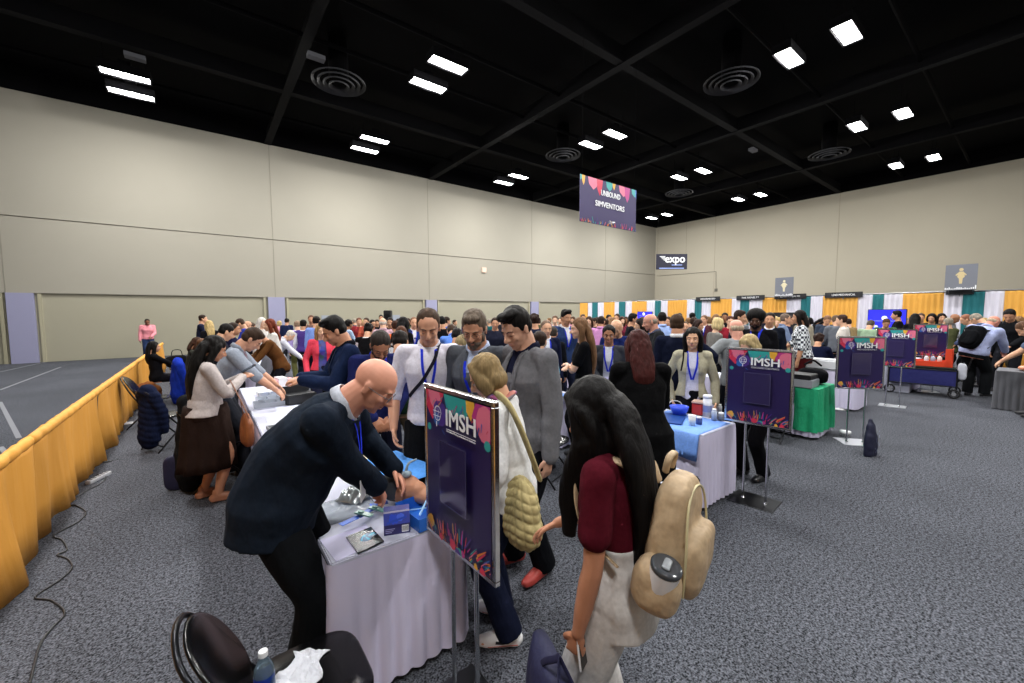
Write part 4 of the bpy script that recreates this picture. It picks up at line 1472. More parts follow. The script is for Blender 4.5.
    if lk in ('trousers', 'wide', 'slim'):
        def mk_legs():
            g = Geo(); torso_geo(g, p, -.07, 0.115 if hiwaist else .045, .015 if hiwaist else .004, belly=belly * .6)
            wd = {'trousers': .004, 'wide': .022, 'slim': -.006}[lk]
            for q in 'RL': leg_geo(g, p, q, .009, wd)
            me = remesh(g, gv, 2, 'legs'); fold(me, .006, 7, 3)
            return me
        obj('trousers', cached('leg' + lk + str(gv), mk_legs), cloth(lc), t)
    elif lk in ('skirt', 'longskirt', 'slimskirt'):
        def mk_skirt():
            g = Geo(); z1 = {'skirt': .27, 'longskirt': .12, 'slimskirt': .20}[lk] * S; sl = .4 if lk == 'slimskirt' else 1
            c0, R0 = p.torso(.055 * S); rings = []
            b = (p.an['R'] + p.an['L']) / 2
            n = 72
            for i in range(9):
                u = i / 8
                c = c0.lerp(V((b.x, b.y * .5 + p.hip.y * .5, z1)), u) + V((0, .018 * math.sin(PI * u), 0))
                rx = (.085 + .085 * sl * u ** .6) * S * (1 + (p.fat - 1) * .8); ry = (.078 + (.045 if sl < 1 else .10) * u ** .6) * S * (1 + (p.fat - 1) * 1.5) + .010
                ring = []
                for j in range(n):
                    a = 2 * PI * j / n
                    pl = 1 + .06 * u * math.sin(a * 11 + 1.3 * math.sin(a * 2))
                    ring.append(c + V((rx * pl * math.cos(a), ry * pl * math.sin(a) + belly * math.exp(-(u * 5) ** 2) * max(0, math.sin(a)), 0)))
                rings.append(ring)
            g.rings(rings, None)
            return g.mesh('skirt', True)
        obj('skirt', cached('skirt' + lk, mk_skirt), cloth(lc), t)
    # shoes
    def mk_shoe(q):
        g = Geo(); fd = rot_z(-p.toe[q]) @ V((0, 1, 0)); a = V((p.an[q].x, p.an[q].y, max(p.an[q].z, .075)))
        base = a.z - .075
        sd = V((fd.y, -fd.x, 0))
        z0 = base + .03
        L_ = S / 1.75 * (.92 if p.f else 1)
        def Q(f, z): return V((a.x, a.y, 0)) + fd * f * L_ + V((0, 0, base + z))
        g.tube([Q(-.055, .036), Q(.0, .048), Q(.07, .044), Q(.13, .034), Q(.185, .028)], [(.032, .034), (.036, .044), (.040, .038), (.043, .028), (.030, .022)], ref=sd)
        g.tube([Q(-.01, .05), Q(-.012, .095)], [(.034, .040), (.033, .038)], ref=sd)
        # sole: flatten
        g.tube([Q(-.06, .012), Q(.0, .012), Q(.08, .012), Q(.14, .012), Q(.19, .014)], [(.034, .013), (.036, .013), (.041, .013), (.045, .013), (.032, .013)], ref=sd)
        return remesh(g, .009, 2, 'shoe')
    if shoes:
        for q in 'RL': obj('shoe', cached('shoe' + q, lambda: mk_shoe(q)), mat(shoes, .45, kind='leather'), t)
    # hair
    if hair and hair[0] != 'bald':
        hv = hvox or max(vox * .9, .007)
        def mk_hair():
            g = hair_geo(p, hair[0]); me = remesh(g, hv, 2, 'hair')
            tuft(me, .006 if hair[0] in ('long', 'verylong', 'shoulder', 'backonly') else .0035, 45, 2)
            return me
        obj('hair', cached('hair' + hair[0] + str(hv), mk_hair), hairm(hair[1]), t)
    T = lambda v: p.HC + p.RH @ (V(v) * p.hk)
    if beard:
        def mk_b():
            g = Geo()
            for c, r in (((0, .034, -.070), (.052, .055, .037)), ((0, .06, -.094), (.028, .028, .02)), ((0, .082, -.049), (.026, .012, .0055))): g.ell(T(c), [x * p.hk for x in r], R=p.RH, seg=16)
            for s in (-1, 1): g.ell(T((s * .060, .012, -.035)), [x * p.hk for x in (.011, .028, .045)], R=p.RH)
            me = remesh(g, .006, 1, 'beard'); tuft(me, .003, 120); return me
        obj('beard', cached('beard', mk_b), hairm(beard), t)
    # eyes and brows
    if eyes:
        def mk_eye(s):
            g = Geo(); c = (s * .031, .0672, .002)
            if eyes == 'open':
                g.ell(T(c), [.0118 * p.hk] * 3, mat('#cfc8c0', .3), R=p.RH, seg=12)
                g.ell(T((s * .031, .0675, .0062)), [.0132 * p.hk, .0128 * p.hk, .0085 * p.hk], sk_m, R=p.RH, seg=12)
                g.ell(T((s * .031, .0762, .001)), [.0062 * p.hk, .0036 * p.hk, .0066 * p.hk], mat('#2a1a12', .2), R=p.RH, seg=10)
            else:
                g.ell(T(c), [.0132 * p.hk] * 3, sk_m, R=p.RH, seg=12)
                g.ell(T((s * .031, .0775, -.0045)), [.0105 * p.hk, .004 * p.hk, .0016 * p.hk], mat('#20140f', .6), R=p.RH, seg=10)
            return g.mesh('eye', True)
        bc = brows or (hair[1] if hair and hair[0] != 'bald' else '#6b4a38')
        def mk_brow(s):
            g = Geo(); g.tube([T((s * .014, .0865, .021)), T((s * .032, .0825, .027)), T((s * .049, .068, .021))], [(.0035, .003), (.0038, .003), (.002, .002)], seg=8)
            return g.mesh('brow', True)
        for s in (-1, 1):
            obj('eye', CACHE.setdefault('eye%d' % s + eyes + sk + kb, None) or CACHE.__setitem__('eye%d' % s + eyes + sk + kb, mk_eye(s)) or CACHE['eye%d' % s + eyes + sk + kb], None, t)
            obj('eyebrow', cached('brow%d' % s, lambda: mk_brow(s)), hairm(bc), t)
        def mk_lips():
            g = Geo(); g.ell(T((0, .0795, -.0565)), [x * p.hk for x in (.021, .0118, .0050)], R=p.RH); g.ell(T((0, .0775, -.0668)), [x * p.hk for x in (.018, .0118, .0058)], R=p.RH)
            return g.mesh('lips', True)
        obj('lips', cached('lips', mk_lips), skin({True: '#b0605c', False: '#a96c5e'}[p.f] if int(sk[1:3], 16) > 0x90 else '#6b3f38'), t)
    if glasses:
        g = Geo()
        for s in (-1, 1):
            rr_ = []
            for j in range(14):
                a = 2 * PI * j / 14
                rr_.append(T((s * .033 + .0235 * math.cos(a), .094, .001 + .0175 * math.sin(a))))
            for j in range(14): g.tube([rr_[j], rr_[(j + 1) % 14]], [.0016, .0016], seg=5, sub=1)
            g.tube([T((s * .056, .093, .006)), T((s * .078, .05, .006)), T((s * .083, -.01, .004))], [.0017] * 3, seg=5)
        g.tube([T((-.010, .096, .004)), T((.010, .096, .004))], [.0016] * 2, seg=5, sub=1)
        obj('glasses', g, mat(glasses, .3), t, smooth=True)
    # lanyard and badge
    if lan:
        def mk_lan():
            trees_ = [bvh(tmesh), bvh(im)]
            A, RA = p.torso(.285 * S); B, RB = p.torso(.12 * S)
            f = RB @ V((0, 1, 0)); x = RB @ V((1, 0, 0))
            C_, RC_ = p.torso(.22 * S)
            g = Geo()
            for s in (-1, 1):
                pts = [A + x * s * .055 + V((0, 0, 0)), C_ + x * s * .05, B + x * s * .008]
                dirs = [(RA @ V((0, 1, .9))), f, f]
                r_ = ribbon(trees_, pts, dirs, .02, .006, .0012); g.add(r_.v, r_.f)
                nb = A + x * s * .055
            # round the neck
            P_, R_ = p.P[3], p.R[3]; nr = .045 * S
            ring = [P_ + R_ @ V((nr * math.cos(a), nr * math.sin(a), .012)) for a in [PI + .1 + (PI - .2) * j / 12 for j in range(13)]]
            g.tube(ring, [(.002, .009)] * 13, seg=8, sub=1)
            return g.mesh('lanyard')
        obj('lanyard', cached('lan', mk_lan), cloth(lan), t)
        if badge:
            B, RB = p.torso(.12 * S)
            f = RB @ V((0, 1, 0))
            hit = bvh(tmesh).ray_cast(B + f * .4 - RB @ V((0, 0, .05)), -f, .5)
            h2 = bvh(im).ray_cast(B + f * .4 - RB @ V((0, 0, .05)), -f, .5)
            c = hit[0] or B + f * .12
            if h2[0] is not None and (h2[0] - B).dot(f) > (c - B).dot(f): c = h2[0]
            c = c + f * .012
            g = Geo(); M_ = Matrix.Translation(c) @ RB.to_4x4()
            g.box((0, 0, 0), (.085, .003, .12), C_WHITE, M_); g.box((0, .002, .035), (.085, .001, .035), mat(badge if isinstance(badge, str) else '#3a45b8', .5), M_)
            for k_ in range(3): g.box((0, .002, -.0 - .018 * k_), (.05 - .01 * k_, .001, .005), mat('#30323c', .6), M_)
            obj('badge', g, None, t)
    t['_p'] = 1
    del t['_p']
    PEOPLE[label] = (t, p, tmesh, body)
    return t, p


PEOPLE = {}


def hd(dx_img, away=0.):
    """heading in degrees for a person who looks: image angle, 0 = away from camera, 90 = image right, 180 = at camera"""
    return math.degrees(YAW) - dx_img
# ================================================================== placing people
PRE = {
    'stand': dict(head=8), 'talk': dict(armR='front', head=4, lean=4), 'phone': dict(armR='phone', armL='phone', head=34, lean=6),
    'cross': dict(armR='cross', armL='cross', head=2), 'bend': dict(armR='table', armL='table', lean=32, head=48), 'look': dict(head=32, lean=9, armL='front'),
    'sit': dict(sit=True, armR='lap', armL='lap', head=20, lean=8), 'hip': dict(armR='hip', head=5), 'clasp': dict(armR='clasp', armL='clasp', head=14),
}
SK = ['#d3a283', '#c28f70', '#e0b396', '#9a6a4c', '#6a4531']


SPOTS = []


def put(label, px, top_y, d, a, pre='stand', scale=None, world_arms=None, share=True, **kw):
    """stand a person so that the top of the head lies at this point of the photo and this distance"""
    sp = dict(PRE[pre]); sp.update({k: v for k, v in kw.items() if k in SHAPE})
    rest = {k: v for k, v in kw.items() if k not in SHAPE}
    face = hd(a) - math.degrees(math.atan((px - CXP) / FPX))
    want = at_d(px, top_y, d)
    base = sp.setdefault('h', 1.63 if sp.get('sex') == 'f' else 1.76)
    q = math.radians(face) - PI / 2
    Rz = rot_z(q)
    sc_ = 1.0
    if share:
        p = Pose(sp); topz = (p.HC + V((0, 0, .118 * p.hk))).z
        sc_ = want.z / topz
        sc_ = min(max(sc_, .86), 1.12)
    else:
        for _ in range(6):
            p = Pose(sp); topz = (p.HC + V((0, 0, .118 * p.hk))).z
            if sp.get('sit'): break
            sp['h'] *= 1 + (want.z / topz - 1) * .9
        if not 1.45 < sp['h'] < 2.0: print('HEIGHT', label[:40], round(sp['h'], 2))
        sp['h'] = min(max(sp['h'], 1.48), 1.97)
        p = Pose(sp)
    loc = V((want.x, want.y, 0)) - Rz @ V((p.HC.x, p.HC.y, 0)) * sc_
    if share:
        best = None
        for k in (1, 1.04, .96, 1.08, .93, 1.12, 1.16, .9, 1.2, 1.25, .87, 1.3, 1.36):
            w2 = at_d(px, top_y, d * k); s2 = min(max(w2.z / topz, .86), 1.12)
            l2 = V((w2.x, w2.y, 0)) - Rz @ V((p.HC.x, p.HC.y, 0)) * s2
            c2 = (l2 + V((w2.x, w2.y, 0))) / 2
            dist = min([(c2 - q_).length for q_ in SPOTS] + [9])
            free = not any(a - .18 < l2.x < b + .18 and c_ - .18 < l2.y < e_ + .18 for a, b, c_, e_ in TABLES) and l2.x < XD - .4
            sc2 = min(dist, .56) - (0 if free else .4) - abs(k - 1) * .25 - 2 * abs(s2 * topz - w2.z)
            if best is None or sc2 > best[0] + 1e-6: best = (sc2, l2, s2, c2)
            if dist >= .56 and free and abs(s2 * topz - w2.z) < .02: break
        _, loc, sc_, c2 = best
        SPOTS.append(c2)
    else: SPOTS.append((loc + V((want.x, want.y, 0))) / 2)
    if world_arms:
        for k, v in world_arms.items():
            w = Rz.transposed() @ (v[0] - loc)
            sp[k] = (w.x, w.y, w.z, v[1]) if len(v) > 1 else (w.x, w.y, w.z)
    rest.update(sp)
    t, p = person(label, (loc.x, loc.y, 0), face, **rest)
    if sc_ != 1.0: t.scale = (sc_,) * 3
    t['pxd'] = 0; del t['pxd']
    return t, p


def W(t, p_local):
    """local point of a placed person -> world"""
    return V(t.location) + rot_z(t.rotation_euler.z) @ (V(p_local) * t.scale[0])


H = {}
# --- people near the camera
H['bald'] = put('bald heavy man in dark suit bending over the nearest white table', 374, 359, 1.98, 103, 'bend', share=False, fat=1.28, belly=.05, lean=46, head=40, turn=-4, vox=.0065,
    top=('suit', '#1a2330'), inner='#b8bcc8', hair=('bald', ''), sk='#d99a82', legs=('trousers', '#0e1014'), shoes='#0c0c0e', eyes='down', glasses='#6a6a70', badge=False, handR='grip', handL='relax', brows='#a08068', lean_front=False, balance=.22,
    world_arms={'armR': (at_z(378, 487, .93), (.9, -.5, -.3)), 'armL': (at_z(393, 468, .98), (.8, -.2, -.6))})
H['blonde'] = put('woman with short blond hair, white sweater and beige quilted shoulder bag', 486, 357, 2.30, 285, 'look', share=False, sex='f', fat=1.12, vox=.0065, top=('sweater', '#dcdcdc'), hair=('bob', '#85704e'), sk='#d3a283', legs=('trousers', '#141a30'), shoes='#e6e6e8', head=30, armR='front', armL='relax', lean=6, eyes='open')
H['pack'] = put('long dark haired woman in maroon tee and white trousers with tan backpack', 594, 383, 1.5, 298, 'look', share=False, sex='f', fat=.97, vox=.006, top=('tee', '#4a0f1c'), hair=('curtain', '#0d0b0c'), sk='#b07a5e', legs=('wide', '#c6c3c2'), shoes='#d8d4cc', hiwaist=True, head=28, turn=12, armL='down', armR='front', lean=4, handL='fist')
H['shirt'] = put('slim man in white shirt with blue lanyard and diagonal bag strap', 428, 310.5, 3.15, 182, 'look', share=False, vox=.008, top=('rolled', '#d8d5e2'), hair=('receding', '#3f2e22'), sk='#c9957a', legs=('trousers', '#0d0e12'), head=24, lean=3, armL='relax', armR='relax', lan='#2436c8', eyes='down', fat=.97)
H['grey'] = put('grey haired man in glasses and open dark grey suit looking down', 474, 312, 3.0, 205, 'look', share=False, vox=.0075, top=('suit', '#50545c'), inner='#b7c4e4', hair=('full', '#5d5146'), sk='#c08c70', legs=('trousers', '#1c1e24'), head=25, turn=10, lean=8, armL='front', armR='relax', lan='#2436c8', glasses='#2a1d18', beard='#6c6158', eyes='down', fat=1.05)
H['tall'] = put('tall dark haired man in light grey blazer over navy shirt', 516, 306.5, 2.75, 235, 'look', share=False, vox=.0075, top=('suit', '#6b6b70'), inner='#181c34', hair=('quiff', '#120e0e'), sk='#cf9f87', legs=('trousers', '#0e1016'), shoes='#a83c36', head=28, turn=8, lean=5, armL='down', armR='relax', eyes='down', fat=1.1)
H['sweater'] = put('man in glasses and navy sweater bending behind the bald man, green badge', 380, 332, 3.65, 172, 'bend', share=False, vox=.008, top=('sweater', '#1b2150'), hair=('short', '#2c2623'), sk='#a06c50', legs=('trousers', '#15172a'), head=42, lean=22, armR='front', armL='front', lan='#2436c8', badge='#2f9c62', glasses='#17120f', beard='#2c2320', eyes='down', fat=1.1)
H['phone'] = put('man in dark navy suit facing left, looking at his hands', 334, 318, 3.9, 262, 'phone', share=False, vox=.009, top=('suit', '#14203c'), inner='#10121c', hair=('quiff', '#120f0f'), sk='#c79072', legs=('trousers', '#101422'), head=28, eyes='down', buttons=.14, fat=1.12)
H['cardigan'] = put('woman in pale grey cardigan and long brown dress photographing with phone', 214, 337.5, 4.05, 80, 'phone', share=False,  armR=(.06, .30, 1.22, (.6, -.3, -1)), armL=(-.05, .31, 1.21, (.6, -.3, -1)), sex='f', fat=1.08, vox=.008, top=('cardigan', '#b5aba9'), inner='#2c1d18', hair=('verylong', '#15100f'), sk='#b98467', legs=('slimskirt', '#2a1c17'), shoes='#a9745a', head=24, eyes='open', belly=.04)
H['green'] = put('person in dark green jacket and tan trousers behind the navy sweater man', 400, 332, 4.4, 10, 'look', share=True, vox=.012, top=('sweater', '#1d3524'), hair=('short', '#1d1512'), sk=SK[1], legs=('trousers', '#8a7a5c'))
H['lean'] = put('brown haired man in grey shirt leaning right over the table', 251, 329, 4.7, 95, 'bend', share=False, vox=.01, top=('rolled', '#8c93a0'), hair=('full', '#35261c'), sk='#c9957a', legs=('trousers', '#2a2c34'), head=45, lean=26, eyes='down', lan='#a04458')
H['red'] = put('woman with dark red hair and long black coat, back to camera', 638, 332, 3.35, 345, 'look', share=False, sex='f', fat=1.25, vox=.008, top=('coat', '#0b0b0d'), hair=('long', '#3a1513'), sk='#d3a283', legs=('trousers', '#0b0b0d'), head=15, armR='front', armL='front')
H['asian'] = put('woman in cream jacket and white blouse facing the camera, black shoulder strap', 693, 328.5, 4.65, 178, 'stand', share=False, sex='f', vox=.0075, top=('cardigan', '#a9a48f'), inner='#cfd0e6', hair=('shoulder', '#0f0c0c'), sk='#d8a98a', legs=('trousers', '#101218'), head=3, turn=-6, armR='pocket', armL='relax', lan='#2436c8', badge=False, eyes='open')
H['smile'] = put('smiling dark haired woman in grey jacket holding a flyer', 609, 326, 5.25, 182, 'talk', share=False, sex='f', vox=.009, top=('cardigan', '#33353c'), inner='#c9cbd6', hair=('bun', '#14100f'), sk='#9a6a4e', legs=('trousers', '#1a1b22'), head=8, armR='front', armL='relax', lan='#2436c8', badge=False, eyes='open', fat=1.1)
H['cross'] = put('woman with long light brown hair in black tee, arms folded', 579, 319, 5.0, 268, 'cross', share=False, sex='f', vox=.009, top=('tee', '#0c0c0f'), hair=('verylong', '#6f5139'), sk='#d9a88e', legs=('trousers', '#0c0c0f'), head=6, turn=15, eyes='open')
H['older'] = put('balding older man in dark grey blazer facing left', 650, 314, 6.4, 255, 'look', share=False, vox=.01, top=('suit', '#26282c'), inner='#5a6078', hair=('fringe', '#8f8578'), sk='#cf9680', legs=('trousers', '#5c5c5c'), head=16, fat=1.15, lan='#2436c8', badge=False, eyes='open')
H['navyback'] = put('brown haired man in navy suit, back to camera, blue lanyard collar', 677, 315.5, 5.4, 355, 'hip', share=False, vox=.01, top=('suit', '#10162c'), hair=('full', '#3d2c20'), sk='#c08c70', legs=('trousers', '#10162c'), fat=1.15, lan='#2436c8', badge=False)
H['sweat'] = put('bald man in pale grey sweater pointing left, back to camera', 736, 319.5, 5.6, 338, 'stand', share=False, vox=.009, top=('sweater', '#868a8e'), hair=('fringe', '#b5a28c'), sk='#d99c88', legs=('trousers', '#14161e'), head=10, turn=10, armL='side', armR='front', fat=1.2)
H['bighair'] = put('bearded man with big black hair and glasses, black top, blue lanyard', 756, 311.5, 6.1, 185, 'stand', share=False, vox=.01, top=('sweater', '#101015'), hair=('afro', '#100d0d'), sk='#5e3f30', legs=('trousers', '#121218'), head=12, lan='#3a48d8', badge=False, glasses='#17120f', beard='#120e0e', fat=1.15, eyes='open')
H['hid'] = put('blond woman in black trousers standing behind the second welcome sign', 750, 336, 4.45, 225, 'look', share=False, sex='f', vox=.01, top=('sweater', '#14141a'), hair=('bob', '#a8946c'), sk='#d9a88e', legs=('trousers', '#0d0d12'), head=30, shoes='#15151a')
H['plaid'] = put('dark haired woman in black and white checked shirt and dark red trousers', 799, 311, 7.9, 272, 'talk', share=False, sex='f', vox=.012, top=('rolled', '#ffffff', mat('#d8dce4', .8, kind='plaid')), collar=False, hair=('shoulder', '#1c1310'), sk=SK[1], legs=('trousers', '#4a1518'), fat=1.15)
H['packman'] = put('man in light blue shirt with large black backpack bending to the right', 994, 316, 8.7, 25, 'bend', share=False, vox=.012, top=('shirt', '#aab4dc'), hair=('fringe', '#b5a28c'), sk='#d08c78', legs=('trousers', '#16181c'), lean=28, head=35, turn=-20, fat=1.3, side=8)
H['coral'] = put('woman in coral pink blazer with long blond brown hair facing the camera', 321, 324.5, 7.0, 170, 'stand', share=False, sex='f', vox=.01, top=('cardigan', '#e0485c'), inner=mat('#5560a8', .8, kind='pattern'), hair=('shoulder', '#9c7a50'), sk='#e0b396', legs=('trousers', '#23253a'), armR='relax', armL='front', eyes='open', head=6)
H['skirt'] = put('red haired woman in white cardigan and long grey skirt facing left', 269, 319.5, 8.2, 265, 'talk', share=False, sex='f', vox=.012, top=('sweater', '#d9d7d3'), hair=('long', '#6b3020'), sk=SK[2], legs=('longskirt', '#70727c'), armL='front', fat=1.1)
H['pink'] = put('man in pink shirt and blue jeans alone beyond the yellow drape', 147, 319, 16.5, 176, 'look', share=False, vox=.014, top=('shirt', '#d98a94'), hair=('buzz', '#1c1512'), sk='#7a4c38', legs=('trousers', '#23304e'), head=20, fat=1.15)
H['seat'] = put('woman in black sitting on the floor side chair by the yellow drape', 155, 361, 8.6, 80, 'sit', share=False, sex='f', vox=.012, top=('sweater', '#121216'), hair=('long', '#15100f'), sk='#c9957a', legs=('trousers', '#1a1a22'), lean=-8, head=5)

